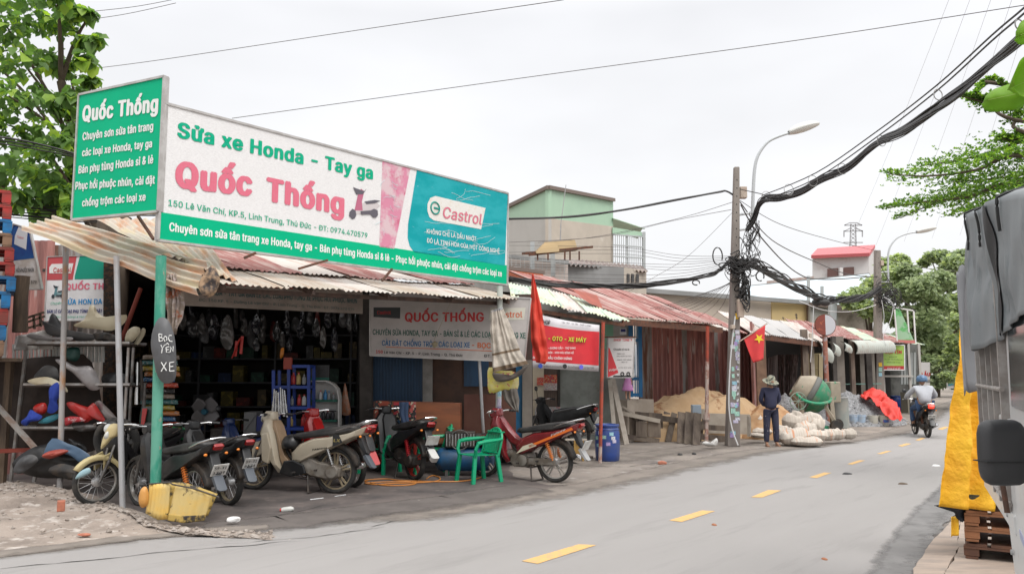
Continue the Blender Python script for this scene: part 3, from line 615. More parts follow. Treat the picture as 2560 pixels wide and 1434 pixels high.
# ================================================================ motorbikes
def arcpts(c,r,a0,a1,n,y=0): return [V((c[0]+r*math.cos(math.radians(a0+(a1-a0)*i/n)),y,c[1]+r*math.sin(math.radians(a0+(a1-a0)*i/n)))) for i in range(n+1)]
RX = Matrix.Rotation(math.pi/2,3,'X')
SPOKE = mat('spoke_steel',(.5,.5,.5),.35,.8); RIMD = mat('rim_steel',(.45,.44,.42),.35,.7,c2=(.25,.2,.15),sc=10,amt=.6)
def wheel(p,c,r,rimm,style,steer=0,hubm=None,tw=.036):
    cx,cz = c; Z = Matrix.Rotation(steer,3,'Z') if steer else Matrix.Identity(3)
    def X(mb): mb.v = [Z @ q+V((cx,0,cz)) for q in mb.v]; return mb
    mb = MB(); prof = [(r-.055,-.02),(r-.05,-.033),(r-.025,-.04),(r-.006,-.03),(r,-.012),(r,.012),(r-.006,.03),(r-.025,.04),(r-.05,.033),(r-.055,.02),(r-.055,-.02)]
    mb.lathe(prof,n=36,rot=RX,cap=False); w = X(mb).build('wheel',RUBBER,p,smooth=True)
    mb = MB(); mb.lathe([(r-.055,-.022),(r-.068,-.02),(r-.072,0),(r-.068,.02),(r-.055,.022)],n=36,rot=RX,cap=False)
    if style == 'cast':
        for k in range(5):
            a = k*2*math.pi/5+.3
            for d in (-.13,.13):
                mb.beam((.03*math.cos(a+d*2),0,.03*math.sin(a+d*2)),((r-.062)*math.cos(a+d),0,(r-.062)*math.sin(a+d)),.02,.022,V((0,1,0)))
    X(mb).build('rim',rimm,w,smooth=True)
    mb = MB(); mb.lathe([(.02,-.055),(.055,-.045),(.06,0),(.055,.045),(.02,.055)],n=16,rot=RX)
    if style == 'spoke':
        for k in range(18):
            a = k*2*math.pi/18; b = a+(.35 if k % 2 else -.35); mb.tube([(.05*math.cos(b),(.03 if k % 4 < 2 else -.03),.05*math.sin(b)),((r-.066)*math.cos(a),0,(r-.066)*math.sin(a))],.0028,4)
    X(mb).build('hub',hubm or SPOKE,w,smooth=True)
    return w
def coil(p,a,b,m,r=.028,n=9):
    a,b = V(a),V(b); ax = (b-a); L = ax.length; ax.normalize(); x = V((0,1,0)); y = ax.cross(x); pts = []
    for i in range(n*10+1):
        t = i/(n*10); q = 2*math.pi*n*t; pts.append(a+ax*L*(.1+.75*t)+(x*math.cos(q)+y*math.sin(q))*r)
    mb = MB(); mb.tube(pts,.006,5); mb.tube([a,b],.012,6); return mb.build('shock_spring',m,p,smooth=True)
PLATEM = mat('plate_white',(.60,.60,.58),.5,c2=(.4,.37,.33),sc=12,amt=.6)
SEATM = mat('black_vinyl',(.022,.021,.021),.5,c2=(.06,.055,.05),sc=5,lo=.45,hi=.7,amt=.7,bump=.15,bsc=200)
ENG = mat('engine_alloy',(.16,.155,.15),.5,.5,c2=(.07,.055,.045),sc=8,amt=.8); ENGD = mat('dark_engine',(.035,.033,.032),.6,.3,c2=(.08,.06,.045),sc=8,amt=.7)
LAMP = mat('lamp_glass',(.55,.55,.52),.12,c2=(.35,.34,.3),sc=8); REDL = mat('red_lens',(.26,.012,.012),.15); ORL = mat('orange_lens',(.7,.2,.02),.2)
def bike(name,label,front,rear,kind='underbone',c1=BLACKP,c2=None,rim=RIMD,style='spoke',spring=RUST,fender=BLACKP,plate=None,engine=ENG,lean=0,steer=0,cover=None,group='motorbikes parked at the repair shop',seat=SEATM,rearfender=None,mirrors=(),stand=True,shield=True,exhaust=CHROME,wr=.29,R_=None,Fp=None,extra=True,numbers=None,dz=0):
    c2 = c2 or c1; rearfender = rearfender or fender
    Rg = R_ or G(*rear); Fg = Fp or G(*front); d = Fg-Rg; d.z = 0; sc = d.length/1.24; ex = d.normalized(); sc = max(.92,min(1.1,sc))
    M = frame(Rg+V((0,0,dz)),ex) @ Matrix.Rotation(lean,4,'X') @ Matrix.Scale(sc,4)
    b = thing(name,label,'motorbike',M,group)
    F_ = 1.24
    wheel(b,(0,wr),wr,rim,style); wheel(b,(F_,wr),wr,rim,style,steer)
    # frame, swingarm, stand
    mb = MB(); mb.tube([(.98,0,.86),(.82,0,.62),(.66,0,.42),(.45,0,.40)],.028); mb.tube([(.50,0,.45),(.2,.06,.62),(-.2,.07,.70)],.016); mb.tube([(.50,0,.45),(.2,-.06,.62),(-.2,-.07,.70)],.016)
    for s in (-1,1): mb.beam((.42,s*.085,.33),(0,s*.085,wr),.03,.045)
    mb.build('frame',ENGD,b,smooth=True)
    # engine
    if kind == 'scooter':
        mb = MB(); mb.shell([(-.09,.22),(.05,.17),(.34,.21),(.52,.30),(.50,.44),(.36,.47),(.22,.40),(.02,.38),(-.10,.33)],.11,.82)
        mb.lathe([(.03,-.02),(.085,-.015),(.095,.02),(.06,.03),(.03,.035)],(0,.12,.29),18,RX); mb.lathe([(.02,0),(.07,.012),(.075,.03)],(.36,.12,.33),16,RX)
        mb.build('engine',engine,b,smooth=True,bevel=.006)
    else:
        mb = MB(); mb.shell([(.32,.25),(.42,.19),(.66,.19),(.74,.26),(.70,.38),(.56,.42),(.38,.40)],.10,.85); mb.tube([(.66,0,.34),(.86,0,.38)],[.075,.062],10)
        for k in range(5): mb.lathe([(.082-.002*k,0),(.082-.002*k,.006)],(.70+.03*k,0,.345+.007*k),12,Matrix.Rotation(math.pi/2-.2,3,'Y'))
        mb.lathe([(.03,0),(.085,.01),(.09,.03),(.05,.045)],(.40,-.1,.31),16,RX); mb.lathe([(.03,0),(.075,-.01),(.08,-.03),(.04,-.04)],(.46,.14,.30),16,RX)
        mb.build('engine',engine,b,smooth=True)
        for s in (1,):
            mb = MB(); mb.prism([(-.07,.25),(.42,.24),(.44,.33),(.02,.345),(-.07,.33)],s*.10,s*.118); mb.build('chain_cover',engine,b,bevel=.01)
    mb = MB(); mb.tube([(.78,-.05,.33),(.74,-.10,.2),(.5,-.13,.17),(.22,-.135,.22)],.017); mb.tube([(.26,-.14,.22),(.2,-.14,.235),(-.30,-.15,.36),(-.33,-.15,.368)],[.02,.043,.048,.03],12); mb.build('exhaust',exhaust,b,smooth=True)
    if stand:
        mb = MB(); mb.tube([(.36,.09,.22),(.30,.16,.012)],.012); mb.tube([(.36,-.09,.22),(.30,-.16,.012)],.012); mb.tube([(.30,-.16,.012),(.30,.16,.012)],.011); mb.build('stand',ENGD,b)
    mb = MB(); mb.tube([(.52,-.22,.26),(.52,.22,.26)],.014,8); mb.tube([(.22,-.17,.3),(.22,.17,.3)],.012,8); mb.build('footrest',ENGD,b)
    for s in (-1,1): coil(b,(-.03,s*.115,wr+.03),(.10,s*.11,.63),spring)
    # fork and front fender
    mb = MB(); Zs = Matrix.Rotation(steer,3,'Z')
    def fk(p): p = V(p)-V((F_,0,0)); return Zs @ p+V((F_,0,0))
    for s in (-1,1): mb.tube([fk((F_,s*.075,wr)),fk((F_-.10,s*.075,wr+.27))],.02); mb.tube([fk((F_-.10,s*.07,wr+.27)),(.99,s*.05,.84)],.015)
    mb.build('fork',ENG,b,smooth=True)
    mb = MB()
    for y,rr in ((-.05,.30),(.05,.30)): pass
    def fend(c,r,a0,a1,w,n=14,z=0):
        vs = []; fs = []
        for i in range(n+1):
            a = math.radians(a0+(a1-a0)*i/n); q = (1,.93)[0]
            for y,rr in ((-w,r-.045),(-w*.8,r),(0,r+.018),(w*.8,r),(w,r-.045)): vs.append(V((c[0]+rr*math.cos(a),y,c[1]+rr*math.sin(a))))
        for i in range(n):
            for j in range(4): a = i*5+j; fs.append((a,a+1,a+6,a+5))
        return vs,fs
    vs,fs = fend((F_,wr),wr+.03,30,158,.062); mb.add([fk(v) for v in vs],fs); mb.prism([(F_-.20,wr+.20),(F_-.02,wr+.14),(F_-.0,wr+.32),(F_-.14,wr+.36)],-.075,-.062); mb.prism([(F_-.20,wr+.20),(F_-.02,wr+.14),(F_-.0,wr+.32),(F_-.14,wr+.36)],.062,.075)
    mb.build('front_fender',fender,b,smooth=True,thick=.004)
    mb = MB(); vs,fs = fend((0,wr),wr+.05,62,168,.065); mb.add(vs,fs); mb.build('rear_fender',ENGD,b,smooth=True,thick=.004)
    # bodywork
    if shield:
        mb = MB(); sc_ = kind == 'scooter'
        mb.shell([(1.05,.93),(1.10,.80),(1.06,.66),(1.0,.58),(.93,.40),(.80,.24),(.74,.26),(.80,.42),(.84,.60),(.90,.80),(.96,.94)],.17 if sc_ else .125,.72,.55)
        mb.build('leg_shield',c1,b,smooth=True,bevel=.006)
        mb = MB(); mb.shell([(.98,.90),(.90,.80),(.84,.60),(.80,.42),(.72,.26),(.44,.22),(.40,.30),(.60,.34),(.72,.46),(.80,.66),(.90,.92)] if sc_ else [(.97,.84),(.86,.66),(.72,.52),(.56,.46),(.50,.56),(.62,.60),(.76,.72),(.92,.90)],.10 if sc_ else .07,.8); mb.build('centre_cover',c2,b,smooth=True,bevel=.006)
    mb = MB(); mb.shell([(-.46,.865),(-.40,.76),(-.16,.66),(.06,.56),(.30,.46),(.52,.36),(.60,.38),(.62,.50),(.50,.62),(.30,.70),(0,.735),(-.3,.80)],.145,.80,.6); mb.build('side_panel',c1,b,smooth=True,bevel=.008)
    mb = MB(); mb.shell([(-.30,.80),(-.05,.745),(.25,.715),(.52,.68),(.62,.70),(.58,.755),(.35,.79),(.1,.84),(-.18,.875),(-.30,.86)],.125,.86,.7); mb.build('seat',seat,b,smooth=True,bevel=.02)
    # headset
    mb = MB(); mb.shell([(.93,.93),(1.0,.86),(1.10,.89),(1.13,.96),(1.06,1.04),(.94,1.03)],.085,.7); mb.build('handlebar_cowl',c1 if kind == 'scooter' else c1,b,smooth=True,bevel=.01)
    mb = MB(); mb.lathe([(.02,.0),(.062,.0),(.06,.012),(.03,.03)],(1.115,0,.945),16,Matrix.Rotation(math.radians(80),3,'Y')); mb.build('headlight',LAMP,b,smooth=True)
    mb = MB(); mb.tube([(.90,-.33,.985),(.97,-.2,1.0),(.99,0,.985),(.97,.2,1.0),(.90,.33,.985)],.013,8); mb.build('handlebar',CHROME,b,smooth=True)
    for s in (-1,1):
        mb = MB(); mb.tube([(.90,s*.33,.985),(.935,s*.23,.995)],.019,8); mb.build('grip',BLACKP,b,smooth=True)
        mb = MB(); mb.tube([(.96,s*.22,1.0),(1.0,s*.26,.99),(.95,s*.36,.975)],.006,5); mb.build('brake_lever',CHROME,b)
    for s in mirrors:
        mb = MB(); mb.tube([(.95,s*.2,1.0),(.93,s*.24,1.12),(.90,s*.30,1.20)],.006,6); mb.lathe([(.01,0),(.05,.004),(.055,.014),(.03,.026)],(.90,s*.32,1.22),12,Matrix.Rotation(-1.4,3,'Y')); mb.build('mirror',BLACKP,b,smooth=True)
    # tail
    mb = MB(); mb.shell([(-.45,.86),(-.48,.825),(-.44,.78),(-.38,.79),(-.39,.85)],.058,.8); mb.build('tail_light',REDL,b,smooth=True)
    for s in (-1,1): mb = MB(); mb.lathe([(.005,-.02),(.015,-.008),(.017,.008),(.008,.02)],(-.40,s*.13,.735),10,RX); mb.build('indicator',ORL,b,smooth=True)
    mb = MB(); mb.tube([(-.05,.12,.80),(-.25,.13,.86),(-.44,.09,.91),(-.47,0,.92),(-.44,-.09,.91),(-.25,-.13,.86),(-.05,-.12,.80)],.011,6); mb.build('grab_rail',CHROME,b,smooth=True)
    mb = MB(); mb.shell([(-.36,.76),(-.30,.72),(-.38,.56),(-.44,.50),(-.47,.52)],.055,.8); mb.build('plate_bracket',BLACKP,b,smooth=True)
    mb = MB(); mb.shell([(-.44,.52),(-.40,.49),(-.46,.40),(-.53,.33),(-.56,.345),(-.50,.43)],.06,.8); mb.build('mudguard',rearfender,b,smooth=True)
    if plate:
        mb = MB(); Pm = Matrix.Rotation(math.radians(-32),3,'Y'); mb.box((-.485,0,.565),(.006,.19,.15),Pm); pl_ = mb.build('number_plate',PLATEM,b)
        cu = 0
        for i,row in enumerate(plate):
            me = glyphs(row,.02,0,1); xs_ = [v.co.x for v in me.vertices]
            for v in me.vertices: q = Pm @ V((-.0045,-(v.co.x-min(xs_))/(max(xs_)-min(xs_))*.15+.075,.010-.065*i+v.co.y*.07)); v.co = q+V((-.485,0,.565))
            me.materials.append(INK); o2 = bpy.data.objects.new('plate_lettering',me); COL.objects.link(o2); o2.parent = pl_
    if cover:
        mb = MB()
        def cf(s,t):
            a = (s-.5)*math.pi*1.25; L = lerp_poly([V((-.34,0,.89)),V((-.1,0,.84)),V((.3,0,.80)),V((.62,0,.75))],t); r = .145+.012*math.sin(9*t+7*s)
            return V((L.x,r*math.sin(a)*1.12,L.z+.03+(math.cos(a)-1)*(.13+.16*t)+.01*nf((s*4,t*5,0),2)))
        mb.grid(cf,16,14); mb.build('seat_cloth',cover,b,smooth='all',thick=.004)
    return b
RG = random.Random(4)
BEIGE = mat('champagne_plastic',(.40,.35,.27),.35,c2=(.30,.24,.17),sc=3,lo=.45,hi=.7,amt=.6,coat=.3)
TAN = mat('tan_plastic',(.28,.19,.115),.5,c2=(.2,.13,.08),sc=5,amt=.6)
REDB = mat('glossy_red_panel',(.38,.012,.012),.25,coat=.5); DKREDB = mat('wine_red_panel',(.14,.008,.012),.25,c2=(.2,.03,.03),sc=3,coat=.5)
CREAM = mat('yellowed_cream_plastic',(.50,.42,.22),.5,c2=(.4,.31,.15),sc=4,amt=.7)
GOLD = mat('dull_gold_rim',(.33,.27,.18),.45,.3,c2=(.22,.17,.11),sc=10,amt=.7)
GRB = mat('grey_blue_mudguard',(.075,.085,.10),.5)
SPO = mat('orange_spring',(.62,.18,.03),.45); SPR = mat('red_spring',(.5,.02,.03),.4)
DUSTY = mat('dusty_alloy',(.22,.20,.175),.6,.3,c2=(.12,.095,.07),sc=7,amt=.8)
bD = bike('motor_scooter','champagne beige scooter with dull gold cast wheel standing in the middle of the row',(620,1222),(838,1233),'scooter',BEIGE,TAN,GOLD,'cast',CHROME,BEIGE,None,DUSTY,rearfender=GRB,lean=.03)
def decal(b,txt,x0,x1,z,h,m,y=.149,dz=0,mirror=True):
    me = glyphs(txt,.03,.15,1); a = [v.co.x for v in me.vertices]
    for v in me.vertices: q = (v.co.x-min(a))/(max(a)-min(a)); v.co = V((x0+(x1-x0)*q,y,z+dz*q+v.co.y/.73*h))
    me.materials.append(m); o2 = bpy.data.objects.new('decal_lettering',me); COL.objects.link(o2); o2.parent = b
mb = MB(); mb.prism([(-.02,.755),(-.10,.76),(-.16,.66),(-.02,.60)],.1465,.149); mb.build('badge_panel',INK,bD)
decal(bD,'LX',-.03,-.13,.665,.05,mat('gold_ink',(.5,.4,.15),.4),.1505); decal(bD,'YAMAHA',.28,.06,.545,.03,INK,.1465,.03)
mb = MB(); mb.prism([(1.02,.74),(.99,.40),(.90,.36),(.86,.56),(.93,.76)],.13,.205); mb.build('flank_panel',BEIGE,bD,bevel=.012)
mb = MB(); mb.prism([(.76,.24),(.60,.20),(.36,.25),(.40,.36),(.56,.42),(.70,.40)],.11,.145); mb.build('foot_panel',BLACKP,bD,bevel=.015)
bike('motorbike','worn motorbike with yellowed cream headlight cowl and cream front fender at far left',(237,1262),(393,1227),'underbone',BLACKP,BLACKP,RIMD,'spoke',RUST,CREAM,None,ENG,steer=-.55,lean=-.04)
PCN = PLd(275,1090,G(232,1264).y-.25,(1,.15,0))
def blobthing(name,label,cat,pl,pts,m,bulge,back=None,nz_=0,seed=0,group=None,parent=None,**k):
    mb = MB(); blob(mb,pl,pts,bulge,back,0,nz_,seed=seed)
    if parent: mb.v = [pl.M @ p for p in mb.v]; return mb.build(name,m,parent,smooth='all',world=True,label=label)
    mb.v = [pl.M @ p for p in mb.v]; return mb.build(name,m,None,smooth='all',label=label,cat=cat,group=group)
bA = bpy.data.objects['motorbike']
for nm,pts,m,bl in (('headlight_cowl',[(258,1092),(276,1060),(300,1062),(298,1085),(280,1096),(268,1110),(252,1122)],CREAM,.05),('cowl_headlight',[(260,1092),(266,1078),(276,1074),(278,1092),(268,1100)],LAMP,.065)):
    blobthing(nm,None,None,PCN,pts,m,bl,parent=bA)
mb = MB(); mb.v = []
blobthing('fender_tip','pale blue repaired tip of the cream fender',None,PLd(205,1180,G(232,1264).y-.42,(1,.15,0)),[(188,1196),(200,1178),(222,1168),(226,1180),(206,1192)],mat('pale_blue_paint',(.25,.38,.42),.5),.03,parent=bA)
bike('motorbike','black motorbike with orange coil springs and number plate right behind the yellow bin',(350,1264),(487,1291),'underbone',BLACKP,BLACKP,RIMD,'spoke',SPO,BLACKP,('59-X1','1309'),ENG,rearfender=GRB,lean=-.02)
FLOWER = mat('flowery_cloth',(.012,.012,.02),.8,c2=(.55,.22,.10),sc=26,lo=.56,hi=.58,amt=1,c3=(.30,.36,.45),sc3=31,lo3=.6,hi3=.62,det=1)
bike('motorbike','dark motorbike under the flowery cloth, directly left of the beige scooter',(455,1238),(572,1262),'underbone',BLACKP,BLACKP,GOLD,'spoke',CHROME,BLACKP,('59-S2','6174'),ENG,rearfender=GRB,cover=None)
mb = MB(); pf = PLd(580,1110,11.0,(1,.1,0))
blob(mb,pf,[(548,1112),(560,1094),(580,1098),(592,1088),(608,1094),(610,1116),(600,1140),(588,1128),(582,1112),(562,1122)],.09,nz_=.05,seed=4); mb.v = [pf.M @ p for p in mb.v]; mb.build('flowery_cloth',FLOWER,None,smooth='all',label='bunched black cloth with orange and blue flowers lying on a motorbike seat',cat='cloth')
bike('motorbike','bright red motorbike with a long red rear mudguard standing behind the beige scooter',(735,1192),(882,1217),'underbone',REDB,REDB,RIMD,'spoke',CHROME,REDB,None,ENG,rearfender=REDB,lean=-.03)
bike('motorbike','dark blue motorbike half hidden behind the one with the flowery cloth',(560,1188),(655,1200),'underbone',mat('dark_blue_panel',(.01,.03,.12),.3,coat=.4),None,RIMD,'spoke',RUST,BLACKP,None,ENGD,mirrors=(1,))
RRIM = mat('red_painted_rim',(.40,.03,.02),.45,c2=(.05,.04,.04),sc=5,lo=.45,hi=.55)
bike('motor_scooter','black scooter with thin red wheel rim and red spring before the green chairs',(915,1172),(1036,1199),'scooter',BLACKP,BLACKP,RRIM,'cast',SPR,BLACKP,('',)[:0] or None,ENGD,exhaust=ENGD,rearfender=BLACKP,lean=.02)
bF = bpy.data.objects['motor_scooter.001']
mb = MB(); mb.box((-.50,0,.60),(.006,.2,.15),Matrix.Rotation(-.5,3,'Y')); mb.build('number_plate',PLATEM,bF)
mb = MB(); mb.shell([(-.62,.36),(-.44,.50),(-.40,.46),(-.56,.30)],.06); mb.build('white_mudguard',mat('off_white_plastic',(.5,.5,.48),.4),bF,smooth=True)
bG = bike('motorbike','wine red motorbike with orange side stripe right of the sticker covered post',(1212,1190),(1388,1205),'underbone',DKREDB,DKREDB,mat('silver_cast',(.45,.43,.4),.4,.5,c2=(.3,.25,.2),sc=6),'cast',SPO,DKREDB,None,DUSTY,rearfender=mat('grey_mudguard',(.33,.33,.33),.4),exhaust=CHROME)
mb = MB(); mb.prism([(-.36,.80),(.0,.66),(.36,.52),(.34,.49),(-.02,.63),(-.38,.77)],.147,.151); mb.build('side_stripe',mat('orange_stripe',(.7,.15,.02),.35),bG)
mb = MB(); mb.prism([(.22,.52),(.44,.44),(.57,.39),(.46,.50),(.30,.555)],.147,.151); mb.build('side_flash',mat('cream_flash',(.6,.55,.42),.35),bG)
decal(bG,'Future',-.02,-.26,.66,.04,mat('white_ink',(.7,.7,.7),.4),.152,.10)
mb = MB(); mb.box((-.52,0,.55),(.006,.2,.15),Matrix.Rotation(-.5,3,'Y')); mb.build('number_plate',PLATEM,bG)
BCLOTH = mat('black_cover_cloth',(.010,.010,.011),.9,c2=(.03,.03,.03),sc=3)
bH = bike('motorbike','black motorbike with dark seat cloth and tall mirror before the cream pillar',(1318,1110),(1447,1120),'underbone',BCLOTH,BCLOTH,RIMD,'spoke',ENGD,BLACKP,None,ENGD,cover=BCLOTH,mirrors=(1,),rearfender=GREY)
mb = MB(); mb.box((-.52,0,.60),(.006,.2,.15),Matrix.Rotation(-.5,3,'Y')); mb.build('number_plate',PLATEM,bH)
# ================================================================ plastic armchairs, bench, compressor
CHG = mat('green_plastic',(.0,.30,.14),.32,c2=(.0,.24,.11),sc=2,amt=.5,coat=.15)
def chair(label,p,ang,group='green plastic armchairs outside the shop'):
    t = thing('plastic_armchair',label,'chair',Matrix.Translation(p) @ Matrix.Rotation(ang,4,'Z'),group)   # faces +x
    mb = MB(); mb.grid(lambda s,q: V((-.20+.44*s,(-.22+.44*q)*(1-.1*(1-s)),.42-.018*math.cos(3*(q-.5))*math.cos(2.4*(s-.5))+.01*s)),10,8); mb.build('seat',CHG,t,smooth='all',thick=.012)
    # back: an arched frame with slots
    def bk(y,z): return V((-.20-.13*max(0,z-.42)/.4,y,z))
    mb = MB(); pts = [bk(-.24*1,.40)]+[bk(.235*-math.cos(math.radians(a)),.60+.22*math.sin(math.radians(a))) for a in range(0,181,15)]+[bk(.24,.40)]; mb.tube(pts,.02,8)
    for y in (-.17,-.10,-.033,.033,.10,.17): mb.beam(bk(y*.85,.43),bk(y*1.1,.80-.9*y*y),.006,.05,V((1,0,0)))
    mb.beam(bk(-.19,.765),bk(.19,.765),.014,.10,V((1,0,0))); mb.beam(bk(-.2,.45),bk(.2,.45),.014,.06,V((1,0,0))); mb.build('backrest',CHG,t,smooth=True,bevel=.003)
    for s in (-1,1):
        mb = MB(); mb.tube([bk(s*.235,.66),V((-.12,s*.27,.65)),V((.08,s*.285,.64)),V((.20,s*.28,.62)),V((.235,s*.27,.52)),V((.23,s*.24,.42))],[.022,.03,.034,.034,.03,.028],8); mb.build('armrest',CHG,t,smooth=True)
        for x,dx in ((.22,.05),(-.19,-.06)):
            mb = MB(); mb.beam(V((x,s*.22,.43)),V((x+dx,s*.25,0)),.062,.045); mb.build('leg',CHG,t,bevel=.006)
    return t
chair('brighter green plastic armchair nearest the road in front of the blue air tank',G(1198,1203),math.radians(215))
chair('green plastic armchair right behind the black scooter with red rim',G(1079,1184),math.radians(190))
chair('green plastic armchair farthest left standing before the poster covered cabinet',G(950,1181),math.radians(245))
BN = mat('bench_green',(.0,.28,.07),.4); t = thing('stool_rack','small green tube frame stool with a red slatted top behind the green post','stool',PLd(440,1150,12.2).M)
pb = PLd(440,1150,12.2); MB_ = MB()
def fp(u,v,y=0): return pb.px(u,v,0)+V((0,y,0))
for y in (0,.35):
    mb = MB(); mb.tube([fp(403,1130,y),fp(403,1078,y),fp(410,1070,y),fp(466,1070,y),fp(474,1078,y),fp(474,1130,y)],.018,8); mb.build('leg_frame',BN,t,smooth=True)
for i in range(5): mb = MB(); mb.beam(fp(405,1079,.04+i*.07),fp(472,1074,.04+i*.07),.05,.02); mb.build('slat',REDB,t)
mb = MB(); mb.beam(fp(404,1098,.0),fp(473,1094,0),.03); mb.build('rail',BN,t)
COMP = mat('tank_blue',(.012,.085,.20),.45,c2=(.03,.05,.07),sc=4,amt=.7)
pc = PLd(1160,1186,12.95); c = thing('air_compressor','blue cylindrical air compressor tank with dark motor on top','compressor',frame(G(1162,1188),(1,.03,0)))
mb = MB(); mb.lathe([(.0,-.50),(.10,-.49),(.175,-.44),(.195,-.38),(.195,.38),(.175,.44),(.10,.49),(0,.50)],(0,0,.27),24,Matrix.Rotation(math.pi/2,3,'Y'),cap=False); mb.build('tank',COMP,c,smooth=True)
for x in (-.3,.3): mb = MB(); mb.beam((x,-.1,.1),(x,-.14,0),.05,.03); mb.beam((x,.1,.1),(x,.14,0),.05,.03); mb.build('foot',ENGD,c)
mb = MB(); mb.box((-.08,0,.60),(.5,.28,.26)); mb.lathe([(.1,-.12),(.12,-.1),(.12,.1),(.1,.12)],(.28,0,.58),14,Matrix.Rotation(math.pi/2,3,'Y')); mb.build('motor',ENGD,c,smooth=True,bevel=.02)
mb = MB()
for k in range(10): mb.beam((-.30+k*.05,-.145,.50),(-.30+k*.05,-.145,.70),.012)
mb.build('belt_guard',GREY,c)
mb = MB(); mb.ring((-.08,-.16,.6),.16,.01,RX,24,5); mb.build('flywheel',ENG,c,smooth=True)
HOSE = mat('orange_hose',(.50,.19,.04),.5); hp = [(1210,1172),(1204,1190),(1185,1197),(1150,1202),(1105,1203),(1050,1202),(1000,1200),(965,1196),(925,1198),(912,1201),(925,1206),(960,1212),(1010,1212),(1038,1208),(1035,1203),(1000,1203),(950,1204),(925,1206),(912,1207),(940,1210),(990,1207),(1070,1204),(1098,1199),(1098,1192),(1080,1188),(1066,1196)]
def smooth_path(P,k=5):
    o = []
    for i in range(len(P)-1):
        a,b,c_,d = P[max(i-1,0)],P[i],P[i+1],P[min(i+2,len(P)-1)]
        for j in range(k): t = j/k; o.append(.5*((2*b)+(c_-a)*t+(2*a-5*b+4*c_-d)*t*t+(3*b-3*c_+d-a)*t**3))
    return o+[P[-1]]
mb = MB(); mb.tube(smooth_path([G(u,v,.018+.0*i) for i,(u,v) in enumerate(hp)]),.010,7); mb.build('air_hose',HOSE,smooth=True,label='orange air hose lying in loops on the dark floor',cat='hose')
# barrel builder
BB = mat('drum_blue',(.02,.055,.24),.4,c2=(.05,.07,.16),sc=5,amt=.6,coat=.1)
def drum(label,p,h,r,m=BB,group='blue plastic drums',stick=True,seed=0):
    t = thing('plastic_drum',label,'drum',Matrix.Translation(p) @ Matrix.Rotation(seed,4,'Z'),group)
    mb = MB(); mb.lathe([(r*.86,0),(r*.93,.02),(r*.97,h*.2),(r,h*.45),(r*.99,h*.7),(r*.92,h*.88),(r*.86,h*.93),(r*.86,h*.95),(r*.80,h*.95)],n=28); mb.build('body',m,t,smooth=True)
    mb = MB(); mb.lathe([(r*.93,h*.925),(r*.96,h*.95),(r*.96,h*.985),(r*.9,h),(r*.88,h*.99),(r*.86,h*.95),(r*.5,h*.94)],n=28,cap=False); mb.ring((0,0,h*.86),r*.93,.012,n=28,k=5); mb.build('rim',m,t,smooth=True)
    return t
STK = [mat('sticker_%d' % i,c,.5,c2=(.1,.12,.3),sc=90,st=(1,1,1),lo=.56,hi=.58,amt=.9,det=1) for i,c in enumerate([(.55,.5,.6),(.3,.55,.6),(.35,.6,.45),(.6,.6,.62),(.42,.3,.55)])]
d1 = drum('large blue plastic drum with paper stickers standing behind the thin red post',G(1519,1151),.71,.245)
def curved_sticker(parent,r,z0,z1,a0,a1,m,name='sticker'):
    mb = MB(); mb.grid(lambda s,t: V((r*math.cos(a0+(a1-a0)*s),r*math.sin(a0+(a1-a0)*s),z0+(z1-z0)*t)),5,1); return mb.build(name,m,parent,smooth='all')
for i,(z,a) in enumerate(((.52,-2.3),(.50,-1.35),(.44,-1.95),(.42,-1.2),(.31,-1.62),(.36,-1.1),(.28,-2.5),(.42,-2.65))): curved_sticker(d1,.2485,z,z+.065,a-.17,a+.17,STK[i % 5])
# ================================================================ left side: tin wall, pallets, leaning signs, rack of fairings
lw = thing('tin_wall','wall of grey and rust streaked corrugated sheets behind the parts rack','wall',(-8,13.6,0))
GR2 = mat('rust_streaked_tin',(.30,.29,.28),.6,.1,c2=(.17,.07,.04),sc=1.4,st=(7,.6,1),lo=.44,hi=.58,amt=.95)
wpts = [(-260,14.0),(-120,13.9),(30,13.8),(130,13.75),(215,13.7),(296,13.65)]
for i in range(5):
    a,b = D(wpts[i][0],700,wpts[i][1]),D(wpts[i+1][0]+4,700,wpts[i+1][1]); zt = 4.2-.08*i+R.uniform(-.05,.02); dy = V((0,.015*(i % 2),0))
    corr('tin_sheet',lw,V((a.x,a.y,.0))+dy,V((b.x,b.y,0))+dy,V((a.x,a.y,zt))+dy,V((b.x,b.y,zt))+dy,[SHEETGREY,GR2,SHEETBROWN,GR2,SHEETPALE][i],pitch=.12,amp=.018,seed=i)
mb = MB(); a,b = D(278,650,13.3),D(285,1000,13.3); mb.beam(a,V((b.x,b.y,0)),.20,.16); mb.build('charred_post',mat('charred_wood',(.02,.014,.01),.95,c2=(.10,.045,.02),sc=14,lo=.5,hi=.6,bump=1,bsc=30),None,label='thick charred timber post at the right end of the tin wall',cat='post',bevel=.03)
mb = MB(); mb.tube([D(352,720,12.6),D(300,860,12.5)],.035); mb.build('rusty_pipe',mat('red_primer',(.2,.035,.02),.7),None,label='slanting red painted pipe behind the grey galvanised post',cat='pipe')
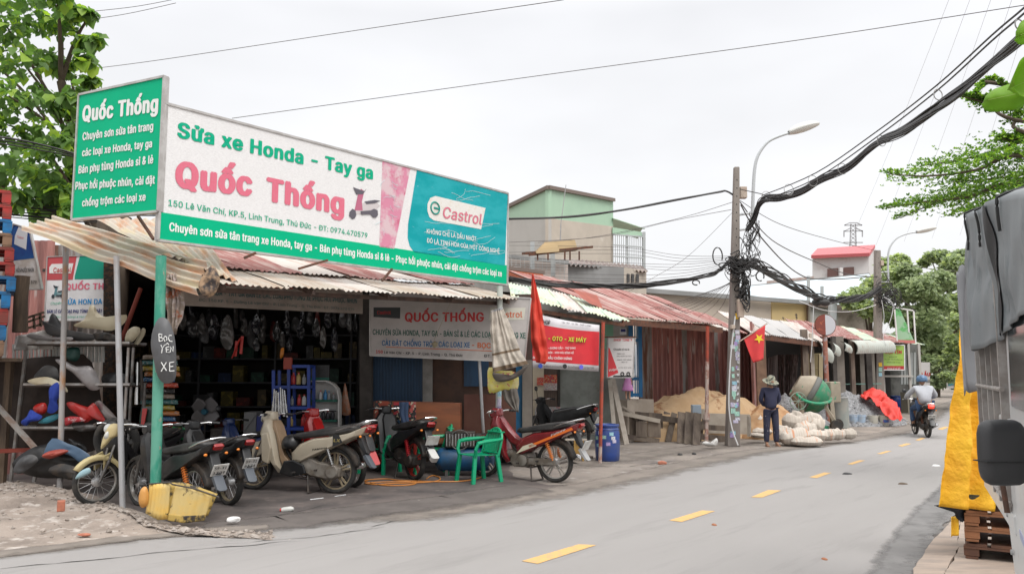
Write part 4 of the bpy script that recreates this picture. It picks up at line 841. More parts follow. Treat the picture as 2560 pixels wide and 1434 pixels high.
# pallets
PR = mat('pallet_red',(.34,.02,.015),.55,c2=(.12,.03,.02),sc=4,amt=.8); PBL = mat('pallet_blue',(.0,.13,.33),.5,c2=(.02,.07,.14),sc=4,amt=.8); PWD = mat('pallet_wood',(.22,.13,.08),.8,c2=(.1,.06,.04),sc=5)
def pallet(name,label,p,w,d,h,m,ang=0,group=None,nb=3):
    t = thing(name,label,'pallet',Matrix.Translation(p) @ Matrix.Rotation(ang,4,'Z'),group)
    for i in range(5): mb = MB(); mb.box((-w/2+w*(i+.5)/5,0,h-.012),(w/5-.03,d,.022)); mb.build('plank',m,t)
    for i in range(3): mb = MB(); mb.box((0,-d/2+d*(i+.0)/2*(1)+(0.05 if i == 0 else -.05 if i == 2 else 0),h-.035),(w,.1,.02)); mb.build('crossbar',m,t)
    for i in range(3):
        for j in range(3): mb = MB(); mb.box(((-w/2+.06,0,w/2-.06)[i],(-d/2+.06,0,d/2-.06)[j],h/2-.01),(.12,.11,h-.07)); mb.build('block',m,t,bevel=.004)
    for i in range(3): mb = MB(); mb.box(((-w/2+.06,0,w/2-.06)[i],0,.012),(.1,d,.02)); mb.build('runner',m,t)
    return t
vs_ = [890,850,812,770,728,690,655,618,583,548,512]; cs = [PWD,PBL,PR,PBL,PBL,PR,PR,PWD,PBL,PR,PR]; nm = ['brown','blue','red','blue','blue','red','red','brown','blue','red','red']
ends = [22,24,26,30,40,34,32,24,20,18,14]; Yp = 11.6; fc = [PR,PBL]
od = ['lowest of the stack','second from the bottom','third from the bottom','just below the middle, under another blue one','in the middle of the stack, jutting out','resting on the middle blue ones','sixth up, under a brown one','near the top between red and blue','near the top under two red ones','second from the top','topmost of the stack']
zs = []
for i,v in enumerate(vs_):
    z0 = D(0,v,Yp).z; z1 = D(0,vs_[i+1] if i+1 < len(vs_) else v-36,Yp).z; x1 = D(ends[i],700,Yp).x
    q_ = Matrix.Rotation(.57+R.uniform(-.03,.02),3,'Z'); c_ = V((x1,Yp,z0))+q_ @ V((-.6,.45,0)); pallet('pallet','%s pallet at the left edge, %s' % (nm[i],od[i]),c_,1.2,.9,z1-z0-.004,cs[i],.57,'stacked pallets at the left edge')
# what the stack stands on: a bench of boards
t = thing('board_bench','rough timber bench carrying the pallet stack at the left edge','bench',(-8.2,12,0))
zt = D(0,892,Yp).z
for x in (-8.8,-7.75):
    for y in (11.75,12.4): mb = MB(); mb.beam((x,y,0),(x,y,zt-.05),.09); mb.build('leg',WOODD,t,world=True)
mb = MB(); mb.box((-8.3,12.15,zt-.03),(1.5,1.0,.05),Matrix.Rotation(.57,3,'Z')); mb.build('top',WOODD,t,world=True)
# leaning blue and white sign
PL1 = PLd(60,720,12.6); DB = mat('deep_blue_print',(.01,.03,.16),.45,c2=(.01,.09,.25),sc=2)
s1 = panel('leaning_sign','blue over white signboard leaning behind the pallets','sign',PL1,[(22,724),(104,722),(74,572),(34,560),(20,600)],mat('dirty_white_board',(.48,.46,.45),.6,c2=(.3,.25,.2),sc=6),.03,ALU,.02)
strip(PL1,s1,[(24,652),(86,645),(73,574),(34,562),(22,600)],DB); strip(PL1,s1,[(36,610),(66,624),(70,575),(48,565),(38,590)],mat('pale_print',(.5,.5,.52),.5),-.008)
text(s1,'ỤC HỒI PHƯỘC NHÚN',PL1,(32,681),(85,679),14,INK,.012,-.008); text(s1,'0974 470 579',PL1,(38,708),(92,709),11,INK,.012,-.008)
text(s1,'Castrol',PL1,(44,594),(60,598),8,REDINK,0,-.012)
PL2 = PLd(120,800,13.35,(1,-.05,0)); s2 = panel('parts_sign','white, red and green board with scooter picture partly hidden behind pipes','sign',PL2,[(112,802),(278,800),(276,636),(119,642)],mat('board_white',(.7,.69,.7),.5,c2=(.55,.53,.53),sc=4),.03,ALU,.015)
strip(PL2,s2,[(117,700),(182,699),(192,640),(120,643)],mat('board_red',(.45,.06,.07),.5)); strip(PL2,s2,[(187,698),(276,696),(276,637),(200,640),(187,690)],mat('board_green',(0,.25,.17),.5)); strip(PL2,s2,[(124,683),(178,683),(184,658),(130,660),(124,668)],WHITE,-.008)
text(s2,'Castrol',PL2,(134,681),(178,680),17,REDINK,.01,-.012); text(s2,'QUỐC THỐ',PL2,(163,724),(276,722),21,TXP,.03)
text(s2,'SỬA HON DA -',PL2,(160,761),(268,759),18,mat('sky_blue_ink',(.01,.25,.55),.5),.025); text(s2,'BÁN LẺ CÁC LOẠI PHỤ TÙNG XE - ĐẶT CH',PL2,(118,782),(268,781),11,mat('navy_ink',(.01,.02,.15),.5),.03); text(s2,'ĐC: 150 KP.5 đường Lê Văn Chí',PL2,(124,795),(222,794),8,TXG,.0); text(s2,'Chuyên:',PL2,(127,762),(156,760),10,TXG,.0,shear=.3)
scooterprint(s2,PL2,131,746,.42,1,-.006,((.2,.3,.32),(.03,.04,.05),(.1,.22,.25)))
mb = MB(); r_ = PLd(40,900,12.9)
# stump, lattice, white banner, low ribbed fence
mb = MB(); mb.tube([D(50,830,12.3),D(52,745,12.3),D(56,690,12.3)],[.11,.10,.11],10); mb.build('stump_post',WOODD,None,smooth=True,label='short weathered wooden post with a sawn top beside the leaning sign',cat='post')
lt = thing('lattice','small dark wooden lattice frame above the crumpled banner','lattice',D(85,820,12.9))
for a,b in (((58,808),(112,790)),((60,822),(112,808)),((62,796),(110,780)),((66,796),(68,826)),((84,788),(86,822)),((100,784),(102,816))): mb = MB(); mb.beam(D(*a,12.9),D(*b,12.9),.03); mb.build('slat',WOODD,lt,world=True)
pw_ = PLd(70,850,12.55); mb = MB(); drape(mb,pw_,[(36,840),(32,876)],[(128,822),(132,872)],4,.03,nz_=.03,nu=24,nv=8); mb.v = [pw_.M @ p for p in mb.v]; mb.build('crumpled_banner',mat('dirty_white_cloth',(.46,.44,.42),.8,c2=(.3,.27,.24),sc=5),None,smooth='all',thick=.004,label='crumpled dirty white banner draped over the low ribbed fence',cat='banner')
lf = thing('ribbed_fence','low pale ribbed metal fence panel behind the rack','fence',D(90,900,12.8))
for i in range(26):
    u = 34+i*9; mb = MB(); mb.beam(D(u,905,12.8),D(u,860,12.8),.03,.02); mb.build('rib',mat('pale_rib',(.45,.46,.44),.5,jit=.1),lf,world=True)
BRN = mat('brown_hide',(.045,.03,.024),.8,c2=(.02,.015,.012),sc=3); pbn = PLd(40,1000,12.75)
mb = MB(); blob(mb,pbn,[(-40,930),(40,900),(150,890),(230,905),(250,1120),(60,1125),(-40,1130)],.06,nz_=.05); mb.v = [pbn.M @ p for p in mb.v]; mb.build('brown_board',BRN,None,smooth='all',label='large dark brown curved board behind the parts rack',cat='board')
mb = MB(); mb.beam(D(-10,1010,12.2),D(88,1120,12.0),.10,.03); mb.build('plank',mat('grey_plank',(.3,.28,.26),.8,c2=(.2,.1,.06),sc=6),None,label='slanting grey plank with rust marks at the left edge',cat='plank')
mb = MB(); mb.beam(D(-30,1128,12.2),D(110,1122,12.2),.05,.06); mb.build('low_kerb_board',mat('red_primer',(.2,.035,.02),.7),None,label='low red and white board lying under the slanting plank',cat='board')
# rack
RY = 12.25; rk = thing('parts_rack','tall aluminium rack with three shelves loaded with motorbike fairings','rack',frame(G(150,1210),(1,0,0)))
AL = mat('dull_aluminium',(.40,.39,.38),.4,.5,c2=(.25,.2,.16),sc=8)
def bar(p,q,w=.032,m=AL,par=rk,nm='leg',h=None): mb = MB(); mb.beam(p,q,w,h); return mb.build(nm,m,par,world=True)
g1 = G(85,1205); bar(D(145,846,g1.y+.2),g1,.045); bar(D(68,850,12.6),V((D(30,1150,12.6).x,12.6,0)),.04)
bar(D(322,868,12.35),V((D(306,1150,12.4).x,12.4,0)),.035); bar(D(334,868,12.8),V((D(318,1150,12.85).x,12.85,0)),.035)
for v,ul in ((856,68),(960,60),(1068,45)):
    z = D(100,v,RY).z; xl = D(ul,v,RY).x; xr = D(325,v,RY).x
    mb = MB(); mb.box(((xl+xr)/2,RY+.28,z-.03),(xr-xl,.55,.02)); mb.build('shelf',mat('shelf_board',(.07,.05,.04),.8),rk,world=True)
    for y in (RY,RY+.56): bar((xl,y,z),(xr,y,z),.035,nm='shelf_rail')
    bar((xl,RY,z),(xl,RY+.56,z),.03,nm='shelf_rail'); bar((D(135,v,RY).x,RY,z-.0),(D(135,v,RY).x,RY+.56,z-.0),.03,nm='shelf_rail')
CR_ = mat('cream_fairing',(.52,.47,.34),.4,c2=(.42,.34,.22),sc=4,amt=.6); DG_ = mat('dark_grey_fairing',(.05,.05,.052),.5,c2=(.08,.075,.07),sc=4); SIL = mat('silver_fairing',(.32,.30,.30),.3,.3,c2=(.22,.2,.19),sc=3)
def fairing(label,y,pts,m,bulge,nz_=.01,seed=0,name='fairing',cat='fairing'):
    pl = PLd(sum(p[0] for p in pts)/len(pts),sum(p[1] for p in pts)/len(pts),y,(1,R.uniform(-.15,.15),0)); return blobthing(name,label,cat,pl,pts,m,bulge,bulge*.4,nz_,seed,'used fairings on the rack')
fairing('dark grey horned fairing on the top shelf beside the thin white pipe',12.35,[(104,800),(118,808),(128,785),(140,788),(152,818),(200,830),(240,838),(232,850),(196,852),(150,844),(118,834),(110,815)],DG_,.07)
fairing('cream fairing with two round holes on top of the rack',12.3,[(184,812),(208,800),(218,782),(225,764),(236,764),(240,776),(258,790),(290,796),(316,786),(312,806),(280,826),(240,822),(200,818)],CR_,.08,seed=2)
fairing('small cream side cover right of the grey post on top of the rack',12.4,[(312,850),(318,828),(334,816),(350,820),(348,834),(334,852),(322,856)],CR_,.05,seed=3)
fairing('second cream cover behind the small one, jutting off the rack end',12.5,[(334,860),(346,838),(356,820),(364,824),(360,840),(344,862)],CR_,.03,seed=4)
fairing('flat silver trim piece lying on the top shelf at left',12.3,[(66,838),(90,834),(130,842),(178,842),(176,850),(120,850),(84,848)],SIL,.03,seed=5)
fairing('tangled dark brackets on the top shelf under the cream fairing',12.4,[(232,834),(262,830),(290,838),(302,846),(290,858),(258,852),(240,850)],ENGD,.05,.05,6)
fairing('long silver grey fairing sloping down on the middle shelf',12.25,[(138,898),(160,900),(190,915),(222,914),(240,930),(250,955),(248,972),(226,974),(205,955),(180,930),(150,912)],SIL,.07,seed=7)
fairing('dark grey triangular fairing on the middle shelf at left',12.4,[(84,945),(100,922),(118,912),(142,920),(146,946),(120,952)],DG_,.05,seed=8)
fairing('torn cream fairing strip on the middle shelf at left',12.2,[(68,952),(90,944),(120,942),(146,952),(166,968),(168,980),(150,964),(110,958),(90,962)],CR_,.03,seed=9)
fairing('dark glossy fan cowl at the right of the middle shelf',12.45,[(254,940),(280,930),(310,934),(318,955),(300,972),(262,965)],BLACKP,.06,.03,10)
fairing('dark green bunch hanging under the top shelf',12.4,[(166,870),(196,868),(200,890),(190,903),(172,900),(162,885)],mat('dark_green_part',(.01,.05,.04),.5),.06,.02,11)
fairing('bright red pointed fairing on the lower shelf',12.2,[(166,1008),(180,1004),(218,1016),(234,1006),(248,1024),(264,1050),(258,1056),(236,1046),(212,1056),(196,1040),(176,1024)],mat('bright_red_fairing',(.45,.018,.014),.4,c2=(.25,.02,.015),sc=6,coat=.3),.06,seed=12)
fairing('red and white striped panel beneath the pointed red fairing',12.15,[(150,1050),(176,1040),(210,1044),(212,1052),(184,1056),(166,1064),(160,1056)],mat('striped_red',(.45,.03,.04),.4,c2=(.6,.5,.5),sc=16,lo=.56,hi=.58),.03,seed=13)
fairing('red rounded cover at the left of the lower shelf',12.25,[(82,1020),(92,1010),(112,1006),(118,1020),(110,1034),(90,1034)],mat('bright_red_fairing',(.45,.018,.014),.4,c2=(.25,.02,.015),sc=6),.06,seed=14)
fairing('grey shelf part right of the pointed red fairing',12.3,[(236,1010),(248,1000),(262,1012),(280,1030),(292,1048),(270,1052),(254,1032)],mat('grey_wine',(.22,.19,.18),.5,c2=(.12,.02,.03),sc=6,lo=.5,hi=.55),.05,.02,15)
fairing('teal blue flat panel on the lower shelf',12.2,[(96,1054),(120,1040),(146,1034),(144,1046),(124,1056),(104,1058)],mat('teal_panel',(.04,.22,.28),.4),.03,seed=16)
fairing('dark engine bracket hanging at the edge of the lower shelf',12.2,[(180,1064),(220,1060),(240,1062),(236,1074),(200,1078)],ENG,.04,.04,17)
CB = mat('blue_cloth',(.02,.05,.33),.8,c2=(.01,.03,.2),sc=5)
pq = PLd(130,1000,12.1)
mb = MB(); blob(mb,pq,[(130,962),(146,956),(150,985),(142,1002),(146,1020),(132,1032),(118,1028),(126,1000),(122,975)],.05,nz_=.04,seed=2); mb.v = [pq.M @ p for p in mb.v]; mb.build('blue_cloth',CB,None,smooth='all',label='blue cloth hanging between the two rack legs',cat='cloth')
mb = MB(); blob(mb,pq,[(52,1056),(66,1042),(76,1024),(92,1032),(106,1040),(96,1050),(76,1054),(66,1064)],.05,nz_=.05,seed=5); mb.v = [pq.M @ p for p in mb.v]; mb.build('blue_plastic',CB,None,smooth='all',label='crumpled bright blue plastic on the lower shelf left corner',cat='plastic')
for i,(lab,y,pts,m) in enumerate([('heap of black fairings on the ground under the rack',11.9,[(30,1158),(60,1130),(100,1112),(150,1110),(200,1130),(240,1150),(230,1185),(120,1195),(50,1180)],BLACKP),('blue grey fairing on the heap under the rack',11.75,[(108,1140),(130,1095),(170,1108),(200,1120),(228,1142),(206,1158),(180,1140),(140,1130)],mat('blue_grey_fairing',(.06,.11,.18),.4)),('red brown cover lying on the black heap under the rack',11.65,[(104,1140),(120,1128),(150,1122),(172,1126),(150,1138),(124,1146)],mat('dull_red_cover',(.35,.06,.04),.5)),('black curved panel on the heap, farthest left under the rack',11.6,[(32,1176),(50,1145),(80,1135),(96,1150),(70,1172),(50,1184)],DG_),('dark crossed pieces at the foot of the rack',11.6,[(120,1176),(150,1158),(190,1166),(240,1180),(230,1200),(170,1198)],ENGD),('black broken panel leaning behind the heap',12.3,[(170,1096),(186,1100),(210,1110),(218,1130),(196,1126),(180,1112)],BLACKP)]): fairing(lab,y,pts,m,.10 if i == 0 else .05,.05,30+i)
# ================================================================ things hung on the front posts
pse = PLd(415,880,A.y-.13,(1,.1,0)); st = thing('seat_signboard','grey motorbike seat hung on the green post with chalked white words','seat sign',pse.M)
mb = MB(); blob(mb,pse,[(382,824),(396,796),(412,794),(424,806),(436,840),(440,880),(441,930),(434,952),(412,958),(394,940),(384,900),(377,862)],.075,.03); mb.build('cushion',mat('grey_vinyl_seat',(.085,.085,.09),.5,c2=(.06,.06,.06),sc=5,bump=.2,bsc=200),st,smooth='all')
CHALK = mat('chalk_white',(.7,.7,.68),.8)
def hand(parent,pl,strokes,m,r=.006,off=-.078,lab=None):
    mb = MB()
    for s_ in strokes: mb.tube([pl.px(u,v,off) for u,v in s_],r,5)
    return mb.build('chalk_lettering',m,parent,label=lab)
hand(st,pse,[[(397,834),(398,852)],[(397,834),(405,836),(404,842),(398,843),(407,845),(406,851),(398,853)],[(412,840),(409,846),(412,853),(417,850),(417,842),(412,840)],[(429,838),(423,838),(421,846),(424,852),(431,853)],[(402,862),(406,870),(412,861)],[(406,870),(404,882)],[(415,868),(416,880),(424,880)],[(415,868),(423,866)],[(415,874),(422,873)],[(414,862),(418,857),(422,861)],[(426,880),(426,866),(433,878),(433,865)],[(403,905),(416,926)],[(416,905),(403,928)],[(424,906),(424,927)],[(424,906),(435,904)],[(424,916),(433,915)],[(424,927),(436,926)]],CHALK)
RAG = mat('brown_rag_cloth',(.26,.20,.16),.9,c2=(.42,.35,.33),sc=16,lo=.5,hi=.6,amt=.9,c3=(.3,.08,.03),sc3=5,lo3=.56,hi3=.62)
prg = PLd(430,750,A.y+.15); mb = MB(); drape(mb,prg,[(414,686),(412,740),(418,800),(432,834)],[(440,684),(462,730),(458,790),(438,836)],4,.035,nz_=.03,nu=36,nv=18); mb.v = [prg.M @ p for p in mb.v]; mb.build('hanging_rag',RAG,None,smooth='all',thick=.008,label='striped brown rag hanging under the roof corner by the green post',cat='rag')
SK = mat('skirt_cloth',(.52,.465,.40),.9,c2=(.32,.28,.23),sc=8,amt=.7)
SKB = mat('skirt_brown',(.16,.11,.07),.9); SKD = mat('dark_lining',(.09,.075,.065),.9)
psk = PLd(1260,860,13.2); skt = thing('hanging_skirt','cream gathered skirt with brown bands hanging from the roof edge','skirt',psk.M)
L_ = [(1228,776),(1226,830),(1230,880),(1232,930)]; R_ = [(1256,768),(1284,830),(1302,880),(1322,910)]
mb = MB(); drape(mb,psk,L_,R_,5,.02,nu=60,nv=20,grow=.8,nz_=.02); mb.build('cloth',SK,skt,smooth='all',thick=.006)
def band(t0,t1,m):
    mb = MB(); lp = [psk.px(*p) for p in L_]; rp = [psk.px(*p) for p in R_]
    def f(s,t):
        tt = t0+(t1-t0)*t; p = lerp_poly(lp,tt).lerp(lerp_poly(rp,tt),s); p.y += .02*(1+.8*tt)*(.55+.45*math.sin(s*5.1))*math.sin(5*2*math.pi*(s+.13*nf((s*3,tt*1.6,0),1))+1.2*math.sin(3*tt))+.02*nf(p,7,0)*2-.008; return p
    mb.grid(f,60,2); mb.build('band',m,skt,smooth='all')
band(.70,.735,SKB); band(.93,.99,SKB); band(0,.03,mat('waist_band',(.2,.2,.22),.9,c2=(.6,.6,.6),sc=40,lo=.5,hi=.52))
mb = MB(); blob(mb,psk,[(1232,930),(1270,948),(1300,930),(1321,912),(1304,936),(1270,952),(1240,952)],.05,nz_=.05); mb.build('lining',SKD,skt,smooth='all')
YB = mat('yellow_bag',(.58,.50,.10),.6,c2=(.55,.50,.35),sc=6,amt=.6,c3=(.45,.05,.1),sc3=18,lo3=.60,hi3=.62); pyb = PLd(1250,950,13.35)
mb = MB(); blob(mb,pyb,[(1222,918),(1250,925),(1292,932),(1294,972),(1262,974),(1224,982),(1219,950)],.06,nz_=.05,seed=8); mb.v = [pyb.M @ p for p in mb.v]; yb = mb.build('yellow_sack',YB,None,smooth='all',label='crumpled yellow printed sack tied to the post below the skirt',cat='sack')
mb = MB(); drape(mb,pyb,[(1254,974),(1262,1000),(1285,1025)],[(1292,970),(1298,1000),(1296,1030)],3,.04,nu=20,nv=10,nz_=.03); mb.v = [pyb.M @ p for p in mb.v]; mb.build('grey_rag',mat('grey_rag_cloth',(.13,.115,.10),.9),None,smooth='all',thick=.01,label='dark grey rag hanging below the yellow sack',cat='rag')
for i in range(10):
    z = .35+i*.16+R.uniform(-.02,.02)
    if z > 2: break
    mb = MB(); mb.grid(lambda s,t: V((.0515*math.cos(-2.6+2.0*s),.0515*math.sin(-2.6+2.0*s),z+.13*t)),5,1); mb.v = [p+V((B0.x,B0.y,0))+V(((1250-1244)/2000*B0.y*(p.z/3),0,0)) for p in mb.v]; mb.build('sticker',STK[i % 5],shop,world=True,smooth='all')
mb = MB(); q = D(1129,1024,G(1135,1150).y-.1); mb.box(q,(.07,.06,.13)); mb.build('switch_box',mat('switch_cream',(.4,.4,.34),.5),shop,world=True,bevel=.006)
mb = MB(); mb.tube([D(1133,740,13.9)+V((-1,0,0))*.0,D(1085,850,13.9)],.004,4); mb.lathe([(.0,.05),(.06,.0),(.03,-.06),(0,-.08)],D(1087,858,13.9),12); mb.build('dangling_lamp',mat('old_bulb',(.35,.3,.2),.4),None,smooth=True,label='small yellowed lamp dangling on a wire before the grey sign',cat='lamp')
# yellow broken bin
YBN = mat('yellow_bin_plastic',(.66,.43,.11),.55,c2=(.55,.44,.2),sc=3,amt=.7,c3=(.05,.035,.02),sc3=9,lo3=.63,hi3=.69); pbx = PLd(450,1300,9.12,(1,.05,0))
bn = thing('broken_bin','broken yellow plastic bin lying on the edge of the oily floor','bin',pbx.M)
YBD = mat('yellow_bin_dirty',(.45,.31,.08),.6,c2=(.03,.025,.02),sc=7,lo=.5,hi=.62,amt=1)
def curved(pts_t,pts_b,y0,am,m,nm):
    mb = MB(); lp = [pbx.px(*p) for p in pts_t]; lb = [pbx.px(*p) for p in pts_b]
    mb.grid(lambda s,t: (lambda p: V((p.x,y0-am*math.sin(math.pi*s)-.008*abs(math.sin(18*s)),p.z)))(lerp_poly(lp,s).lerp(lerp_poly(lb,s),t)),30,6); return mb.build(nm,m,bn,smooth='all',thick=.01)
curved([(440,1208),(480,1218),(530,1240)],[(420,1298),(470,1303),(512,1298)],0,.05,YBN,'side_wall')
curved([(372,1210),(400,1208),(424,1206)],[(362,1282),(396,1298),(418,1298)],.03,.03,YBN,'side_wall')
curved([(422,1283),(470,1286),(516,1284)],[(420,1299),(470,1304),(512,1299)],-.006,.05,YBD,'dirty_edge')
mb = MB(); blob(mb,pbx,[(352,1222),(366,1216),(372,1240),(368,1262),(354,1268),(346,1250)],.05,nz_=.01); mb.build('torn_flap',mat('orange_plastic',(.52,.25,.06),.5),bn,smooth='all')
curved([(372,1212),(440,1212),(530,1240)],[(380,1296),(440,1296),(505,1296)],.20,-.05,YBD,'rear_wall')
mb = MB(); mb.tube([pbx.px(372,1209),pbx.px(424,1205),pbx.px(432,1210,-.04),pbx.px(484,1220,-.09),pbx.px(548,1242,-.02)],.009,6); mb.build('rim_wire',ENGD,bn,smooth=True)
mb = MB(); q = G(722,1272,.03); mb.lathe([(.0,-.09),(.03,-.085),(.034,-.04),(.034,.03),(.02,.055),(.018,.06)],q,12,Matrix.Rotation(1.45,3,'Y') ); mb.mi = 1; mb.lathe([(.02,-.085),(.021,-.105),(.0,-.11)],q,10,Matrix.Rotation(1.45,3,'Y')); b_ = MB()
mb.build('fallen_bottle',[mat('milky_plastic',(.5,.5,.47),.4),REDINK],None,smooth=True,label='small white bottle with red cap lying on the oily floor',cat='bottle')
pp = PLd(584,1300,9.2); mb = MB(); blob(mb,pp,[(568,1294),(582,1290),(600,1292),(598,1302),(580,1306),(568,1302)],.04,nz_=.04); mb.v = [pp.M @ p for p in mb.v]; mb.build('paper_scrap',WHITE,None,smooth=False,label='crumpled white plastic scrap on the floor right of the yellow bin',cat='litter')
# ================================================================ inside the shop
IY = 14.2
BAGM = [mat('plastic_bag_%d' % i,c,.25,c2=(.25,.25,.25),sc=14,st=(1,1,.4),lo=.58,hi=.64,amt=.7,spec=.8) for i,c in enumerate([(.04,.04,.04),(.07,.065,.06),(.02,.02,.025),(.09,.085,.08)])]
rr = random.Random(12)
lbl = ['grey','dark','shiny','pale']
bags = [(455,800,22,52,1),(480,815,26,60,0),(505,810,20,50,3),(535,820,26,62,2),(568,832,34,84,3),(612,818,16,44,1),(640,812,22,50,2),(655,835,18,46,1),(692,830,20,50,0),(706,850,14,40,1),(752,826,18,50,2),(790,820,20,46,0),(808,845,16,52,1),(836,850,18,60,2),(640,862,16,34,0),(724,858,18,48,2)]
wh = ['leftmost of the hanging row','second hanging from the left','third hanging from the left','left of the largest one','the largest, hanging lowest in the row','just left of the red strips','just right of the red strips','below its neighbour right of the red strips','above the orange pack','left over the blue shelf','over the blue shelf','over the gap between the shelves','above the white display stand','rightmost of the hanging row','small, under the glossy ones','touching the red box']
for i,(u,v,w_,h_,k) in enumerate(bags):
    y = IY+rr.uniform(-.3,.5); pl = PLd(u,v,y); pts = [(u-w_*.15,v-h_/2),(u+w_*.2,v-h_/2),(u+w_*.5,v),(u+w_*.35,v+h_*.4),(u,v+h_/2),(u-w_*.45,v+h_*.3),(u-w_*.5,v-h_*.1)]
    blobthing('hanging_bag','%s plastic bag of parts, %s' % (lbl[k],wh[i]),'bag',pl,pts,BAGM[k],.09,nz_=.12,seed=i*3,group='bags of parts hanging in the shop')
RS = mat('red_strip',(.55,.03,.02),.4)
for i,(a,b) in enumerate((((600,845),(580,895)),((592,852),(588,890)),((606,840),(602,884)))):
    mb = MB(); mb.beam(D(*a,13.9+.03*i),D(*b,13.9+.03*i),.05,.012); mb.build('red_strip',RS,None,label=['left slanting','middle short','right upright'][i]+' red plastic strip hanging among the bags',cat='strip',group='red strips hanging in the shop',bevel=.003)
fairing2 = lambda label,y,pts,m,b,cat,name,nz_=.02,seed=0: blobthing(name,label,cat,PLd(pts[0][0],pts[0][1],y),pts,m,b,nz_=nz_,seed=seed)
fairing2('orange packet hanging left of the red box',14,[(702,872),(710,870),(708,890),(700,895)],mat('orange_pack',(.6,.2,.02),.4),.03,'packet','orange_packet')
mb = MB(); mb.box(D(720,908,13.7),(.14,.08,.2)); mb.build('red_box',mat('dull_red_box',(.30,.05,.03),.6),None,label='dull red box hanging above the blue shelf',cat='box',bevel=.01)
fairing2('bag of orange sausages shaped parts on the dark wall',14.6,[(864,960),(872,1000),(876,1034),(852,1034),(854,1000),(860,962)],mat('orange_bag',(.36,.13,.06),.35,c2=(.3,.25,.2),sc=20),.05,'bag','orange_bag')
BS = mat('blue_steel',(.01,.045,.28),.45,c2=(.01,.03,.15),sc=4)
pb_ = PLd(745,1000,13.7); bsf = thing('blue_shelf','blue steel shelf unit with oil bottles in the shop opening','shelf',pb_.M)
def bb(a,b,w,nm,y=0): mb = MB(); mb.beam(pb_.px(*a)+V((0,y,0)),pb_.px(*b)+V((0,y,0)),w,.04); mb.build(nm,BS,bsf)
for u in (684,722,772):
    for y in (0,.35): bb((u,1100),(u,912 if u > 700 else 925),.05,'upright',y)
for v,u0 in ((912,722),(964,684),(1016,722),(1068,684),(1100,684)):
    mb = MB(); p,q = pb_.px(u0,v),pb_.px(772,v); mb.box(((p.x+q.x)/2,.17,p.z-.02),(q.x-p.x,.36,.05)); mb.build('shelf_board',BS,bsf)
def bottle(label,u,v,y,h,m,cap,r=None,group='oil bottles on the shelves',name='bottle'):
    p = D(u,v,y); t = thing(name,label,'bottle',p,group); r = r or h*.2
    mb = MB(); mb.lathe([(r*.9,0),(r,.01),(r,h*.6),(r*.75,h*.75),(r*.35,h*.83),(r*.35,h*.88)],n=12); mb.build('body',m,t,smooth=True); mb = MB(); mb.lathe([(r*.42,h*.87),(r*.42,h),(r*.3,h)],n=10); mb.build('cap',cap,t,smooth=True)
Bm = {k: mat('bottle_'+k,c,.35) for k,c in dict(white=(.5,.5,.5),red=(.42,.03,.03),amber=(.42,.30,.10),blue=(.05,.22,.45),black=(.02,.02,.025),grey=(.25,.26,.27),green=(.03,.2,.1)).items()}
for i,(u,v,h_,c_,k_,lab) in enumerate([(733,960,.20,'red','red','red and white oil bottle on the top of the blue shelf'),(746,960,.20,'amber','red','amber oil bottle with red cap on the blue shelf top'),(760,960,.17,'grey','grey','grey bottle at the right of the blue shelf top'),(748,1012,.18,'red','red','red can left of its twin on the middle blue shelf'),(760,1012,.18,'white','red','white can with red cap on the middle blue shelf'),(730,1012,.15,'grey','grey','clouded grey jar on the middle blue shelf'),(758,1064,.20,'red','red','bright red carton like bottle on the lower blue shelf'),(728,1064,.16,'amber','white','cream bottle on the lower blue shelf')]): bottle(lab,u,v,13.8,h_,Bm[c_],Bm[k_])
WS = mat('display_white',(.50,.49,.47),.5,c2=(.4,.38,.35),sc=4); DGN = mat('display_green',(.0,.09,.06),.5)
pwx = PLd(810,1000,14.1); ws = thing('display_stand','white round topped display stand with green shelf edges and bottles','display stand',pwx.M)
mb = MB(); quadpx(mb,pwx,[(775,1120),(845,1120),(845,995),(842,975),(832,962),(815,955),(775,955)],.16,.20); mb.build('back_panel',WS,ws)
mb = MB(); P = [(847,1120),(847,993),(843,972),(832,959),(815,952),(775,952)]
for i in range(5): a,b = pwx.px(*P[i]),pwx.px(*P[i+1]); mb.beam(a+V((0,.08,0)),b+V((0,.08,0)),.025,.2,V((0,1,0)))
mb.build('frame',WS,ws)
for v in (1001,1051,1100):
    mb = MB(); p,q = pwx.px(777,v),pwx.px(845,v); mb.box(((p.x+q.x)/2,.07,p.z),(q.x-p.x-.03,.22,.035)); mb.build('shelf',DGN,ws)
mb = MB(); quadpx(mb,pwx,[(764,952),(820,952),(820,912),(764,912)],.1,.14); mb.build('header',BLACKP,ws); strip(pwx,ws,[(764,952),(820,952),(820,943),(764,943)],DGN,.09)
for (u,v,h_,c_,k_,lab) in [(783,998,.15,'blue','red','blue and white bottle leftmost on the display stand upper shelf'),(801,998,.16,'white','red','white bottle with red cap in the middle of the upper display shelf'),(813,998,.17,'blue','blue','sky blue bottle on the upper display shelf'),(822,998,.15,'grey','blue','grey blue bottle right on the upper display shelf'),(834,998,.11,'grey','red','squat jar at the right end of the upper display shelf'),(794,1048,.18,'white','grey','white bottle on the lower display shelf'),(808,1048,.17,'black','blue','dark bottle beside the white one on the lower display shelf'),(819,1048,.16,'black','red','black bottle with red cap on the lower display shelf'),(831,1048,.18,'black','red','rightmost dark bottle with red cap on the lower display shelf')]: bottle(lab,u,v,14.15,h_,Bm[c_],Bm[k_])
